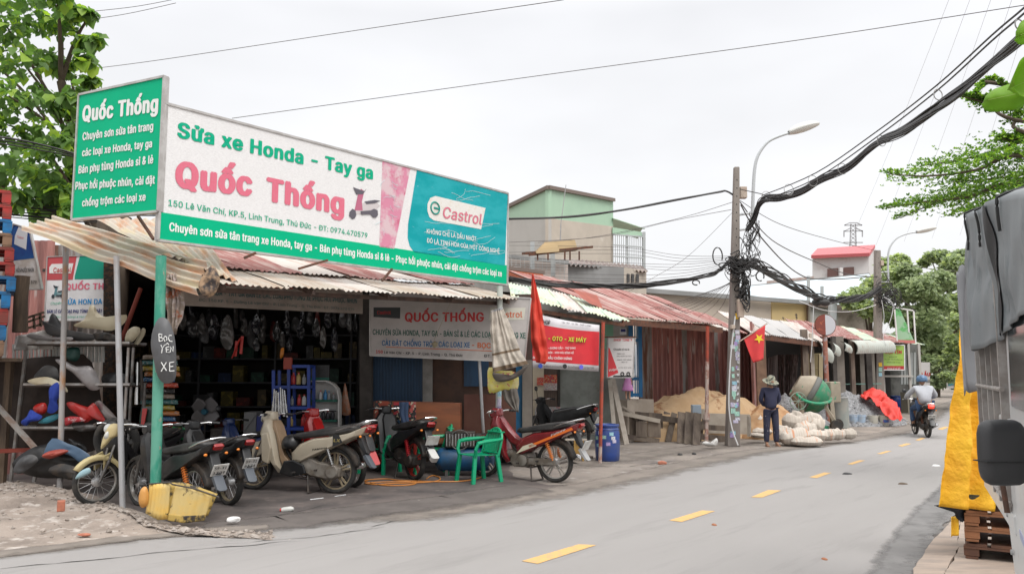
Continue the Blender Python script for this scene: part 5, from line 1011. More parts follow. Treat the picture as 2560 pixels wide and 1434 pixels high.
for i,(a,b) in enumerate([((686,972),(681,1034)),((690,976),(688,1040)),((695,980),(697,1040)),((701,968),(703,1036)),((706,972),(710,1040)),((711,975),(718,1042))]):
    mb = MB(); mb.tube([D(*a,13.55+.02*i),D((a[0]+b[0])/2,(a[1]+b[1])/2+4,13.55+.02*i)],.014,8); mb.tube([D((a[0]+b[0])/2,(a[1]+b[1])/2,13.55+.02*i),D(*b,13.55+.02*i)],.020,8); mb.build('fork_tube',CHROME,None,smooth=True,label='%s of the six chrome fork tubes hanging before the blue shelf' % ['leftmost','second from left','third from left','third from right','second from right','rightmost'][i],cat='fork tube',group='fork tubes hanging by the blue shelf')
# standing fan
fn = thing('standing_fan','standing fan with grey blades and blue hub inside the dark shop','fan',frame(G(507,1180)+V((0,0,0)),(1,0,0))); fz = D(514,1028,G(507,1180).y)
IF = WM[fn.name].inverted()
mb = MB(); mb.tube([V((0,0,.02)),IF @ fz],.015); mb.lathe([(.2,0),(.2,.02),(.03,.04)],n=20); mb.build('pole',ENGD,fn,smooth=True)
c_ = IF @ fz
for i in range(4):
    a = math.radians(50+90*i); rot = Matrix.Rotation(-a,3,'Y'); mb = MB()
    mb.grid(lambda s,t: c_+rot @ V((.05+.20*t,-.03+.05*(s-.5),(s-.5)*(.08+.18*math.sin(math.pi*min(1,t*.55+.25))))),6,6); mb.build('blade',mat('fan_grey',(.16,.15,.15),.3),fn,smooth='all',thick=.004)
mb = MB(); mb.lathe([(0,-.06),(.05,-.05),(.055,.0),(.05,.08)],c_,16,RX); mb.build('hub',mat('fan_blue',(.02,.12,.18),.4),fn,smooth=True)
# packets of parts stacked behind the green post
cl_ = [(.42,.05,.02),(.02,.10,.22),(.40,.14,.03),(.35,.26,.04),(.03,.12,.12),(.22,.17,.13),(.02,.02,.02)]
for i in range(13):
    v = 1062-i*14; u0 = 350+R.uniform(0,12); u1 = 452-R.uniform(0,18); m = mat('packet_%d' % (i % 7),cl_[i % 7],.25,c2=(.4,.38,.34),sc=22,st=(1,1,3),lo=.57,hi=.62,amt=.8)
    blobthing('parts_packet',('%s flat plastic packet, %s in the pile behind the green post' % (['red','blue','orange','yellow','teal','brown','black'][i % 7],['lowest','second up','third up','fourth up','fifth up','sixth up','in the middle','eighth up','ninth up','tenth up','eleventh up','next to top','topmost'][i])),'packet',PLd((u0+u1)/2,v,12.9),[(u0,v),(u0+8,v-8),(u1-8,v-8),(u1,v-1),(u1-6,v+5),(u0+6,v+5)],m,.12,nz_=.03,seed=i,group='piled packets behind the green post')
blobthing('red_flag_card','red and white edged card with green border left of the green post','card',PLd(365,1040,12.3),[(350,1062),(352,1026),(356,1018),(384,1018),(384,1062)],mat('card_dark',(.015,.04,.03),.4),.03)
mb = MB(); pcd = PLd(365,1040,12.22); quadpx(mb,pcd,[(352,1060),(360,1062),(368,1020),(356,1020)],0,.02); mb.v = [pcd.M @ p for p in mb.v]; mb.build('red_card',REDB,None,label='red upright card edge beside the green post',cat='card')
# cabinet with posters between shutter and road, cloth, boards
pcb = PLd(985,1100,14.1,(1,-.03,0)); OR_ = mat('orange_ply',(.26,.085,.035),.7,c2=(.17,.06,.03),sc=3,st=(.4,1,3),amt=.8)
cb = thing('plywood_cabinet','orange brown plywood cabinet with posters in front of the blue shutter','cabinet',pcb.M)
mb = MB(); quadpx(mb,pcb,[(934,1112),(1150,1108),(1150,1008),(934,1002)],0,.4); mb.build('carcass',OR_,cb,bevel=.006)
for pts,c_,s_ in (([(936,1060),(980,1060),(980,1002),(936,1002)],(.32,.05,.02),12),([(984,1062),(1000,1062),(1000,1004),(984,1004)],(.45,.03,.04),9),([(990,1098),(1012,1098),(1012,1042),(990,1042)],(.08,.22,.42),10),([(1022,1050),(1040,1050),(1040,1004),(1022,1004)],(.5,.10,.09),14),([(1024,1066),(1040,1066),(1040,1052),(1024,1052)],(.5,.45,.45),20)):
    strip(pcb,cb,pts,mat('poster_%d' % int(c_[0]*100+c_[2]*1000),c_,.5,c2=(.02,.02,.02),sc=s_,lo=.5,hi=.53,amt=1,c3=(.6,.5,.35),sc3=s_*1.7,lo3=.6,hi3=.62,det=1),-.006,'poster')
pj = PLd(1010,1040,13.95); mb = MB(); drape(mb,pj,[(998,1004),(998,1030),(1006,1066)],[(1022,1004),(1020,1035),(1024,1064)],2,.02,nu=14,nv=8); mb.v = [pj.M @ p for p in mb.v]; mb.build('denim_cloth',mat('denim',(.05,.08,.15),.9),None,smooth='all',thick=.01,label='blue denim cloth hanging over the poster cabinet',cat='cloth')
mb = MB(); pbd = PLd(1200,1100,14.3); quadpx(mb,pbd,[(1160,1110),(1290,1108),(1290,985),(1160,985)],0,.03); mb.v = [pbd.M @ p for p in mb.v]; mb.build('brown_partition',mat('red_brown_ply',(.09,.03,.02),.7,c2=(.12,.05,.03),sc=2),None,label='dark red brown board standing behind the air compressor',cat='board')
mb = MB(); q = G(1298,1118); mb.beam(q,D(1296,1000,q.y),.14,.1); mb.build('square_post',W4,None,label='short dark brown square post right of the sticker covered post',cat='post')
# helmet on the beige scooter
hm = thing('helmet','black open face helmet resting on the beige scooter footboard','helmet',bD.matrix_world @ V((.66,.02,.56)))
mb = MB(); mb.lathe([(.13,0),(.142,.05),(.135,.11),(.10,.165),(.05,.19),(0.001,.197)],n=20,cap=False); mb.build('shell',BLACKP,hm,smooth=True,thick=.01); mb = MB(); mb.prism([(.09,.02),(.2,.0),(.2,.02),(.10,.06)],-.09,.09); mb.build('peak',BLACKP,hm,bevel=.01)

rr = random.Random(77); bs = thing('parts_shelving','dim deep shelving full of boxed parts at the back of the shop','shelving',V((-5.0,17.2,0)))
SHB = mat('shelf_steel_dark',(.07,.07,.075),.6)
for z in (.5,1.0,1.5,2.0,2.5): mb = MB(); mb.box((0,.0,z),(6.6,.5,.03)); mb.build('shelf',SHB,bs)
for x in (-3.2,-1.6,0,1.6,3.2): mb = MB(); mb.box((x,-.24,1.4),(.04,.04,2.8)); mb.build('upright',SHB,bs)
bcs = [mat('carton_%d' % i,tuple(x*.22+.004 for x in c),.6,c2=tuple(x*.6 for x in c),sc=9,lo=.56,hi=.6,det=1) for i,c in enumerate([(.40,.05,.03),(.05,.12,.34),(.38,.28,.12),(.30,.30,.30),(.05,.20,.12),(.45,.35,.05)])]
for z in (.52,1.02,1.52,2.02):
    x = -3.1
    while x < 3.1: w_ = rr.uniform(.12,.34); h_ = rr.uniform(.10,.36); mb = MB(); mb.box((x+w_/2,rr.uniform(-.12,0),z+h_/2),(w_*.92,.3,h_)); mb.build('carton',bcs[rr.randint(0,5)],bs); x += w_+rr.choice((0,.02,.15))
wheres = ['over the left motorbikes','left of centre','in the centre','right of centre','over the blue shelf','toward the right']
for i in range(24):
    u = 452+i*19+rr.uniform(-6,6); v = 800+rr.uniform(-18,40); y = rr.uniform(14.5,15.6); w_ = rr.uniform(12,24); h_ = rr.uniform(28,66); pl = PLd(u,v,y); kk = rr.randint(0,3)
    blobthing('hanging_part','wrapped part in the second hanging row, %s, %s of four' % (wheres[min(5,i//4)],['leftmost','second','third','rightmost'][i % 4]),'wrapped part',pl,[(u-w_*.2,v-h_/2),(u+w_*.25,v-h_/2),(u+w_*.5,v-h_*.1),(u+w_*.45,v+h_*.45),(u-w_*.1,v+h_/2),(u-w_*.5,v+h_*.2)],BAGM[kk] if i % 3 else bcs[i % 6],.06,nz_=.07,seed=100+i,group='wrapped parts in the second hanging row')
for (u,v,w_,h_,c_,lab) in ((632,1060,30,60,(.3,.3,.3),'dim machine standing behind the flowery cloth'),(665,1075,34,70,(.06,.08,.3),'dark blue crate behind the beige scooter'),(560,1090,50,40,(.12,.1,.09),'low dim workbench left of the beige scooter'),(800,1120,60,40,(.2,.12,.07),'brown box on the floor before the display stand'),(880,1105,40,60,(.1,.07,.06),'dark brown cupboard at the right end of the opening')):
    p = D(u,v+h_/2,14.9); mb = MB(); mb.box((p.x,p.y,max(p.z,0)+h_/2/2000*15),(w_/2000*15,.4,h_/2000*15)); mb.beam((p.x-.1,p.y-.22,max(p.z,0)+.1),(p.x+.1,p.y-.22,max(p.z,0)+h_/2000*15-.05),.03); mb.build('shop_box',mat('box_%s' % lab[:9],c_,.6,c2=(.2,.18,.16),sc=6,lo=.55,hi=.62),None,label=lab,cat='box',bevel=.01)

mb = MB(); mb.ring(D(292,1100,11.15),.27,.05,RX @ Matrix.Rotation(.15,3,'X'),36,10); mb.build('spare_tyre',RUBBER,None,smooth=True,label='worn black tyre standing behind the cream headlight cowl',cat='tyre')
mb = MB(); mb.ring(D(300,1108,11.25),.20,.03,RX,32,8); mb.build('inner_tube',RUBBER,None,smooth=True,label='thinner black tube inside the worn tyre',cat='tube')
for i,(p,q) in enumerate((((344,905),(342,1010)),((352,900),(356,1000)),((362,960),(358,1040)))): mb = MB(); mb.tube([D(*p,12.6),D(*q,12.6)],[.02,.035],8); mb.build('exhaust_pipe',[CHROME,ENGD,ENG][i],None,smooth=True,label=['shiny','dark','grey'][i]+' exhaust pipe hanging between the rack and the green post',cat='exhaust pipe')
for i,(u,v,u1,v1) in enumerate(((775,1248,808,1244),(836,1240,864,1236))): mb = MB(); mb.tube([G(u,v,.012),G(u1,v1,.012)],.008,6); mb.build('tool',CHROME,None,smooth=True,label=['left','right'][i]+' steel tool lying on the floor below the beige scooter',cat='tool')
# ================================================================ next door: lamp shop with the mint and red roofs
nb_ = thing('lamp_shop','small shop with mint and red tin roof between the repair shop and the sand heap','shop',G(1420,1105))
FLm,FRm = D(1276,742,14.5),D(1572,806,17.0)
roof(nb_,FLm,FRm,D(1270,705,17.0),D(1500,752,19.6),5,[SHEETMINT,SHEETMINT,SHEETPALE,SHEETMINT,SHEETMINT],pitch=.10,amp=.016,jag=.09,sag=.03)
DPALE = mat('red_streaked_pale_tin',(.42,.33,.30),.7,c2=(.28,.10,.08),sc=2,st=(6,.5,1),lo=.44,hi=.52)
FLr,FRr = D(1556,790,17.6),D(1805,812,21.3)
roof(nb_,FLr,FRr,D(1262,676,19.5),D(1640,742,25),8,[SHEETRED,SHEETRED,DPALE,SHEETRED,SHEETRED,SHEETRED,DPALE,SHEETRED],pitch=.11,amp=.017,jag=.04,sag=.03,name='red_roof_sheet')
roof(nb_,D(1800,822,21.4),D(1870,836,22.6),D(1640,760,24.6),D(1760,785,26),2,[SHEETPALE,SHEETRED],pitch=.11,amp=.017,jag=.03,sag=.02,name='lower_roof_sheet')
corr('loose_sheet',nb_,D(1468,755,17.1),D(1508,772,17.6),D(1428,722,17.6),D(1492,738,18.4),mat('red_board',(.32,.07,.04),.7,c2=(.2,.05,.03),sc=3),pitch=.5,amp=.004,label='flat rust red sheet lying loose across the roof')
mb = MB(); mb.beam(FLr-V((0,0,.12)),FRr-V((0,0,.14)),.04,.14); mb.beam(D(1300,770,14.9),D(1560,812,17.0),.05,.07); mb.build('fascia',RUST,nb_,world=True)
REDP = mat('red_white_post',(.36,.06,.03),.6,c2=(.12,.05,.04),sc=6,lo=.5,hi=.6); PINKP = mat('flaked_pink_post',(.42,.33,.29),.7,c2=(.25,.07,.04),sc=7,lo=.48,hi=.55)
q = G(1500,1157); mb = MB(); a = D(1508,805,q.y); m_ = q.lerp(a,.12); mb.tube([q,m_],.035,10); mb.mi = 1; mb.tube([m_,a],.035,10); mb.build('post',[PINKP,REDP],nb_,smooth=True,world=True,label='thin red post with white foot before the blue drum')
q = G(1766,1112); mb = MB(); a = D(1769,815,q.y); m_ = q.lerp(a,.70); mb.tube([q,m_],.045,10); mb.tube([q.lerp(a,.21),q.lerp(a,.26)],[.08,.08],8); mb.mi = 1; mb.tube([m_,a],.042,10); mb.build('post',[PINKP,REDP],nb_,smooth=True,world=True,label='flaked pink and red post standing before the sand heap')
PN = PLd(1420,1085,20.2,(1,.06,0)); GGW = mat('grey_green_wall',(.28,.30,.28),.9,c2=(.19,.2,.185),sc=1.6,amt=.9,c3=(.16,.13,.11),sc3=5,lo3=.62,hi3=.72,bump=.2)
wpx('wall',PN,1398,780,1530,1100,GGW,nb_,.1); wpx('pillar',PN,1325,780,1358,1108,mat('cream_pillar',(.52,.45,.34),.85,c2=(.42,.36,.28),sc=3),nb_,.2,-.15)
wpx('pillar',PN,1300,780,1326,1108,mat('grey_render',(.2,.18,.155),.9),nb_,.15,-.1)
sd_ = wpx('shutter',PN,1358,780,1394,1085,mat('brown_shutter',(.15,.11,.09),.7),nb_,.04,0)
for i in range(6): wpx('slat',PN,1360+i*5.6,782,1363+i*5.6,1085,mat('brown_shutter',(.15,.11,.09),.7),sd_,.02,-.02)
wpx('door_frame',PN,1394,780,1400,1100,ENGD,nb_,.1,-.05)
lv = wpx('mint_louvre',PN,1502,800,1532,872,mat('mint_paint',(.25,.5,.36),.6),nb_,.03,-.05)
for i in range(10): wpx('slat',PN,1502,803+i*7,1532,807+i*7,mat('mint_paint',(.25,.5,.36),.6),lv,.03,-.08)
wpx('wall',PN,1532,800,1580,1000,mat('off_white_wall',(.5,.5,.48),.85,c2=(.4,.4,.37),sc=3),nb_,.1,.3)
wpx('wall',PLd(1250,700,21.5),1150,700,1420,1000,GW,nb_,.1)
for (a,b,c_,d_,base,s_) in ((1341,943,1357,962,(.5,.04,.03),40),(1358,936,1392,957,(.5,.05,.03),30),(1358,957,1392,975,(.5,.49,.47),40),(1358,1016,1402,1058,(.42,.42,.42),22),(1336,1020,1352,1050,(.45,.43,.42),30)):
    mb = MB(); quadpx(mb,PN,[(a,d_),(c_,d_),(c_,b),(a,b)],-.18 if a < 1357 else -.07,-.165 if a < 1357 else -.055); mb.v = [PN.M @ p for p in mb.v]; mb.build('poster',mat('bill_%d' % (a+b),base,.6,c2=(.5,.15,.12) if base[1] > .2 else (.6,.45,.2),sc=s_,lo=.53,hi=.56,c3=(.05,.08,.2),sc3=s_*1.5,lo3=.62,hi3=.64,det=1),nb_,world=True)
# banner
PBN = PLd(1400,850,15.4,(1,.40,0)); bnr = thing('shop_banner','red and white shop banner with yellow letters stretched beside the grey sign','banner',PBN.M)
def sagp(u,v): return (u,v)
mb = MB(); P = [PBN.px(*p) for p in ((1316,918),(1496,928),(1499,812),(1325,780))]
def bf(P,y):
    def f(s,t):
        p = P[0].lerp(P[1],s).lerp(P[3].lerp(P[2],s),t); p.y = y+.02*nf((p.x*2,p.z*2,3),1); p.z -= .03*math.sin(math.pi*s)*(t); return p
    return f
mb.grid(bf(P,0),30,8); mb.build('cloth',mat('banner_white',(.62,.60,.62),.6,c2=(.5,.48,.5),sc=2),bnr,smooth='all',thick=.003)
P2_ = [PBN.px(*p) for p in ((1322,900),(1496,913),(1498,829),(1324,805))]; mb = MB(); mb.grid(bf(P2_,-.006),30,6); mb.build('red_field',mat('banner_red',(.62,.025,.035),.5,c2=(.5,.02,.03),sc=3),bnr,smooth='all')
YL = mat('yellow_ink',(.65,.6,.05),.5)
def tb(s_,a,b,h,m,bo=.01,sh=0): text(bnr,s_,PBN,a,b,h,m,bo,-.035,shear=sh)
tb('ZONE9 SHOP',(1318,808),(1374,811),15,INK,.03,.1); tb('TẬN TÂM - UY TÍN - CHẤT LƯỢNG',(1402,808),(1476,817),6,INK,.01); tb('LED - OTO - XE MÁY',(1340,850),(1465,856),15,mat('yellow_edge',(.08,.1,.02),.5),.05,.15)
text(bnr,'LED - OTO - XE MÁY',PBN,(1341,849),(1464,855),15,YL,.02,-.039,shear=.15)
tb('BI-XENON - GƯƠNG CẦU - TRỢ SÁNG',(1338,872),(1437,872),7,WHITE,.02,.15); tb('ĐỘ BI LED - GÒN - MOD MÀU ĐỒNG HỒ',(1338,883),(1432,884),7,WHITE,.02,.15); tb('với ĐÈN XE MẪU CHÍNH HÃNG',(1326,896),(1428,899),9,WHITE,.02)
tb('facebook.com/zone9k',(1356,917),(1402,919),8,INK,.0); tb('@zone9xshop',(1418,919),(1446,921),8,INK,0); tb('0778877598',(1459,922),(1482,922),8,INK,0)
for u,v,m in ((1351,914,mat('badge_blue',(.02,.06,.35),.5)),(1412,915,INK),(1453,917,mat('badge_violet',(.12,.12,.6),.5))):
    mb = MB(); mb.lathe([(.045,0),(.045,.003)],PBN.px(u,v,-.035),16,RX); mb.build('round_badge',m,bnr)
# plain red flag
FLR = mat('red_flag_cloth',(.62,.055,.03),.75,c2=(.50,.035,.02),sc=3)
pfl = PLd(1345,800,14.2); mb = MB(); drape(mb,pfl,[(1330,684),(1326,780),(1328,850),(1340,905)],[(1333,684),(1352,760),(1366,850),(1371,898),(1362,910)],1.6,.05,nz_=.03,nu=24,nv=24); mb.v = [pfl.M @ p for p in mb.v]; mb.build('red_flag',FLR,None,smooth='all',thick=.004,label='plain red flag hanging folded between the grey sign and the banner',cat='flag')
# small sign
P9 = PLd(1553,890,17.6,(1,.15,0)); s9 = panel('hanging_board','narrow pale shop board with red corner hanging beside the blue gate','sign',P9,[(1518,943),(1583,943),(1588,842),(1520,841)],mat('board_pale',(.58,.55,.54),.5),.05,GREY,.02)
strip(P9,s9,[(1518,943),(1546,931),(1524,870),(1520,868)],mat('board_red2',(.55,.03,.04),.5)); text(s9,'SHOP ZONE 9',P9,(1534,852),(1580,852),8,mat('board_red2',(.55,.03,.04),.5),.015,shear=.1)
for s_,a,b,h,bo in (('Chuyên sỉ và lẻ',(1534,875),(1573,875),7,.01),('- ĐÈN LED',(1540,885),(1562,885),4,0),('PHỤ KIỆN XE MÁY',(1542,891),(1579,891),4,0),('- BÓNG TRỢ SÁNG',(1540,900),(1578,900),4,0),('RÈM TÍ',(1554,906),(1568,906),4,0),('0778 877 598',(1546,920),(1578,920),4,0)): text(s9,s_,P9,a,b,h,INK,bo)
text(s9,'Volga',P9,(1522,928),(1542,924),8,WHITE,.01,-.018,shear=.3); strip(P9,s9,[(1532,942),(1578,942),(1578,938),(1534,938)],INK)
for u in (1560,1575):
    mb = MB(); mb.ring(P9.px(u-4,934,-.012),.035,.01,RX,14,5); mb.build('printed_wheel',INK,s9)
mb = MB(); mb.beam(P9.M @ P9.px(1508,842),P9.M @ P9.px(1590,842),.03); mb.build('bracket',RUST,s9,world=True)
mb = MB(); pn9 = PLd(1558,825,19.6); quadpx(mb,pn9,[(1550,836),(1566,836),(1566,820),(1550,820)],0,.02); mb.v = [pn9.M @ p for p in mb.v]; o = mb.build('notice_plate',mat('notice_white',(.6,.6,.62),.5),None,label='small white notice with dark blue marks above the hanging board',cat='notice')
mb = MB(); quadpx(mb,pn9,[(1552,829),(1564,829),(1564,822),(1552,822)],-.004,-.001); mb.v = [pn9.M @ p - o.location for p in mb.v]; mb.build('print',mat('navy_ink',(.01,.02,.15),.5),o)
# blue gate
BG = mat('gate_blue',(.0,.13,.32),.45,c2=(.0,.08,.2),sc=4); bgt = thing('blue_gate','bright blue barred metal gate standing open behind the small child','gate',D(1585,990,20.6))
for u in (1576,1599): bar(D(u,800,20.4),D(u+2,992,20.4),.10,BG,bgt,'stile')
for u in (1581,1587,1592): bar(D(u,800,20.4),D(u+1,992,20.4),.03,BG,bgt,'bar')
for v in (806,850,946,986): bar(D(1576,v,20.4),D(1600,v,20.4),.08,BG,bgt,'rail')
wall('step',D(1536,1006,20.6),D(1602,1006,21.2),0,D(1560,999,20.3).z,mat('step_render',(.42,.36,.3),.9,c2=(.3,.25,.2),sc=2),nb_,.9)
for i,(a,b,w_) in enumerate((((1531,946),(1566,1085),.16),((1524,948),(1536,1085),.10))): mb = MB(); mb.beam(D(*a,20.0-.1*i),V((D(*b,19.6).x,19.6-.2*i,0)),w_,.03); mb.build('leaning_board',mat('pale_board',(.40,.36,.31),.85,c2=(.28,.24,.2),sc=5),None,label=['wide pale board leaning against the shop corner, right one','narrow pale board leaning against the shop corner, left one'][i],cat='board',group='boards leaning by the shop corner')
# brown tin wall behind the sand
bw = thing('brown_tin_wall','long wall of brown corrugated sheets behind the sand heap','wall',D(1700,1000,22.5))
us = [1592,1626,1662,1701,1713,1745,1782,1790,1824,1850,1886]; ms = [GR2,SHEETBROWN,SHEETBROWN,SHEETGREY,SHEETBROWN,SHEETBROWN,SHEETGREY,SHEETBROWN,SHEETBROWN,SHEETBROWN]
for i in range(10):
    y0,y1 = 23.2+i*.28,23.2+(i+1)*.28; a,b = D(us[i],830,y0),D(us[i+1]+1,830,y1); zt = D(us[i],800 + (us[i]-1592)*.05,y0).z
    corr('tin_sheet',bw,V((a.x,a.y,0)),V((b.x,b.y,0)),V((a.x,a.y,zt)),V((b.x,b.y,zt)),ms[i],pitch=.17,amp=.038,seed=i)
# sand heap in its pen
SAND = mat('sand',(.42,.28,.155),.97,c2=(.52,.38,.24),sc=1.6,lo=.42,hi=.6,c3=(.28,.15,.075),sc3=1.6,lo3=.56,hi3=.62,bump=.7,bsc=30,det=8)
def heap(name,label,c,rx,ry,h,m,ang=0,seed=0,kind='stuff',prof=1.0,nz_=.12,peaks=()):
    ca,sa = math.cos(ang),math.sin(ang); mb = MB(); nr,na = 26,64; vs = [V((0,0,0))]; fs = []
    def hz(x,y):
        r = math.hypot(x,y); z = max(0,1-r)**prof if prof < 2 else max(0,1-r**prof)
        for px_,py_,pw,ph in peaks: z += ph*math.exp(-((x-px_)**2+(y-py_)**2)/pw)*max(0,1-r*r)
        return h*z+h*nz_*nf((x*3,y*3,0),1,seed)*(1-r**4)+h*.07*nf((x*9,y*9,0),1,seed)*(1-r**4)+h*.04*nf((x*22,y*22,0),1,seed)*(1-r**4)
    vs = [V((0,0,hz(0,0)))]
    for i in range(1,nr+1):
        for j in range(na):
            a = 2*math.pi*j/na; r = i/nr; wob = 1+.10*nf((math.cos(a)*1.5,math.sin(a)*1.5,0),1,seed)*r; x,y = r*math.cos(a),r*math.sin(a)
            z = hz(x,y); X,Y = x*rx*wob,y*ry*wob; vs.append(V((X*ca-Y*sa,X*sa+Y*ca,max(-.01,z) if r < 1 else -.01)))
    for j in range(na): fs.append((0,1+j,1+(j+1) % na))
    for i in range(nr-1):
        for j in range(na): a = 1+i*na+j; b = 1+i*na+(j+1) % na; fs.append((a,a+na,b+na,b))
    mb.add([v+V((c[0],c[1],0)) for v in vs],fs); return mb.build(name,m,None,smooth='all',label=label,kind=kind)
sc_ = G(1745,1075)
heap('sand_heap','large heap of yellow sand behind the plank fence',(5.15,22.4),3.0,1.35,1.02,SAND,math.radians(36),3,prof=4,nz_=.26,peaks=((-.08,.05,.05,.26),(-.6,0,.08,-.2),(.42,0,.05,.10)))
heap('sand_spill','lower orange sand slope right of the utility pole',(7.0,22.0),1.1,1.3,1.0,mat('orange_sand',(.36,.20,.10),.97,c2=(.48,.35,.21),sc=1.5,lo=.45,hi=.6,bump=.7,bsc=30),.3,8,prof=.8,nz_=.15)
# planks of the pen
PLK = mat('grey_brown_plank',(.17,.135,.105),.9,c2=(.08,.06,.05),sc=5,st=(1,1,.2),amt=.9,bump=.4,bsc=60,jit=.25); PLK2 = mat('pale_ply',(.42,.37,.31),.85,c2=(.32,.27,.22),sc=4,jit=.1)
pen = thing('plank_fence','rough plank fence holding back the sand heap','fence',G(1700,1108))
Yp_ = 19.0
for (a,b,w_,m,y) in (((1545,1088),(1648,1102),.12,PLK,20.15),((1588,1035),(1760,1060),.14,PLK,20.45),((1588,1090),(1588,1028),.12,PLK,20.45),((1745,1066),(1842,1072),.13,PLK,20.25),((1748,1090),(1840,1100),.15,PLK,20.25),((1748,1105),(1760,1046),.08,PLK,20.35),((1652,1040),(1652,1100),.1,PLK,20.55),((1552,1060),(1596,1064),.5,PLK,20.3),((1545,1030),(1650,1052),.10,PLK2,20.1),((1556,1015),(1600,1045),.05,PLK2,20.2),((1560,1022),(1604,1050),.05,PLK2,20.25)):
    mb = MB(); mb.beam(D(*a,y),D(*b,y),w_,.035,V((0,1,0))); mb.build('plank',m,pen,world=True)
for (a,b,c_,d_,y,m) in ((1588,1028,1622,1050,20.2,PLK),(1622,1030,1656,1052,20.23,PLK),(1590,1052,1618,1090,20.12,PLK),(1619,1052,1652,1091,20.16,PLK),(1770,1032,1875,1082,20.85,PLK2),(1738,1020,1770,1046,20.75,PLK2)):
    pz = PLd((a+c_)/2,(b+d_)/2,y); mb = MB(); quadpx(mb,pz,[(a,d_),(c_,d_+3),(c_,b+3),(a,b)],0,.03); mb.v = [pz.M @ p for p in mb.v]; mb.build('board',m,pen,world=True)
for i,(u0,v0,u1,v1,w_) in enumerate(((1668,1030,1652,1100,.17),(1686,1032,1670,1102,.15),(1704,1030,1702,1106,.19),(1724,1030,1720,1108,.20),(1744,1032,1740,1110,.18))):
    g = G(u1,v1+2); mb = MB(); mb.beam(g,D(u0,v0,g.y+.35),w_,.03,V((0,1,0))); mb.build('leaning_plank',PLK,None,label='grey brown plank leaning on the sand fence, %s' % ['first from the left, slanting','second from the left, slanting','third, middle one','fourth, second from the right','rightmost, next to the pink post'][i],cat='plank',group='planks leaning on the sand fence')
mb = MB(); q = D(1740,1022,20.7); mb.box(q,(.22,.22,.22)); mb.build('blue_block',mat('pale_blue_block',(.3,.36,.42),.7),None,label='small pale blue block on the sand beside the pink post',cat='block',bevel=.01)
mb = MB(); mb.tube([D(1872,1040,19.5),D(1873,1090,19.5)],.05,4); mb.build('sand_frame_post',PLK2,pen,world=True)
pw3 = PLd(1785,1108,18.4); mb = MB(); blob(mb,pw3,[(1755,1108),(1764,1102),(1778,1106),(1790,1094),(1795,1102),(1790,1114),(1770,1115)],.10,nz_=.04); mb.v = [pw3.M @ p for p in mb.v]; mb.build('white_sack',mat('white_plastic_sack',(.55,.54,.52),.6),None,smooth='all',label='small torn white plastic bag at the foot of the pink post',cat='bag')
# yellow timber stool and litter by the black motorbike
YW = mat('ochre_wood',(.36,.22,.06),.8,c2=(.28,.16,.05),sc=4); yq = G(1447,1152); yt = thing('ochre_trestle','upright ochre wooden trestle behind the red motorbike','trestle',yq)
for x in (-.05,.05): mb = MB(); mb.box((x*1.6,0,.20),(.03,.12,.40)); mb.build('leg',YW,yt)
mb = MB(); mb.box((0,.02,.22),(.13,.02,.36)); mb.build('board',YW,yt); mb = MB(); mb.box((-.05,0,.415),(.42,.10,.03)); mb.build('top',PLK2,yt)
for i,(u,v) in enumerate(((1472,1145),(1340,1140),(1655,1160))):
    rock('stone',['grey stone behind the red motorbike tail','flat stone on the dirt left of the ochre trestle','orange brown chip on the dirt before the drum'][i],'stone',G(u,v,0),(.09,.05,.05),[STONE,STONE,BRICKM][i],50+i)
# ================================================================ stalls further on
st2 = thing('dark_stalls','row of dark open stalls with white and red tin roof beyond the sand heap','building',D(2050,1000,30))
def DZ(u,y,z): p = D(u,900,y); return V((p.x,y,z))
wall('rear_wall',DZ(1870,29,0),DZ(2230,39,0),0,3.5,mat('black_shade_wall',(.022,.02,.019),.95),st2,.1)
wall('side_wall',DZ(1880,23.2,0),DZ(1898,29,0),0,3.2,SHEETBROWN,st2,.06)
roof(st2,D(1872,830,22.8),D(2062,856,26),D(1790,778,26),D(1990,808,31),4,[SHEETPALE,mat('white_tin',(.42,.41,.40),.5,c2=(.45,.42,.4),sc=2),mat('white_tin',(.42,.41,.40),.5),SHEETPALE],pitch=.14,amp=.02,sag=.04,jag=.03,rows=4)
roof(st2,D(2010,838,27),D(2310,862,36),D(1960,796,33),D(2230,836,44),7,[SHEETRED,SHEETRED,SHEETRED,SHEETMINT,SHEETRED,SHEETRED,SHEETMINT],pitch=.16,amp=.02,sag=.04,jag=.03,rows=4,spp=5)
mb = MB(); mb.beam(D(1876,838,22.9),D(2060,862,26.1),.05,.16); mb.build('fascia',RUST,st2,world=True)
q = D(1902,900,23); mb = MB(); mb.beam(V((q.x,q.y,0)),D(1900,842,23),.28,.1); mb.build('timber_post',mat('brown_upright',(.2,.12,.08),.85,c2=(.1,.06,.04),sc=4),st2,world=True)
for i,(u,y,w_,m,zt) in enumerate(((2012,25.6,.18,PLK,3.1),(2030,26,.12,PLK2,3.0),(2085,28,.14,mat('dark_pillar',(.06,.052,.047),.9),3.0),(2096,28.2,.30,mat('grey_render',(.2,.18,.155),.9),3.0),(2130,28.4,.14,PLK,2.9),(2170,31,.2,mat('dark_pillar',(.06,.052,.047),.9),3.0),(2160,33,.6,mat('grey_render',(.2,.18,.155),.9),3.0))):
    mb = MB(); mb.beam(DZ(u,y,0),DZ(u,y,zt),w_); mb.build('post',m,st2,world=True)
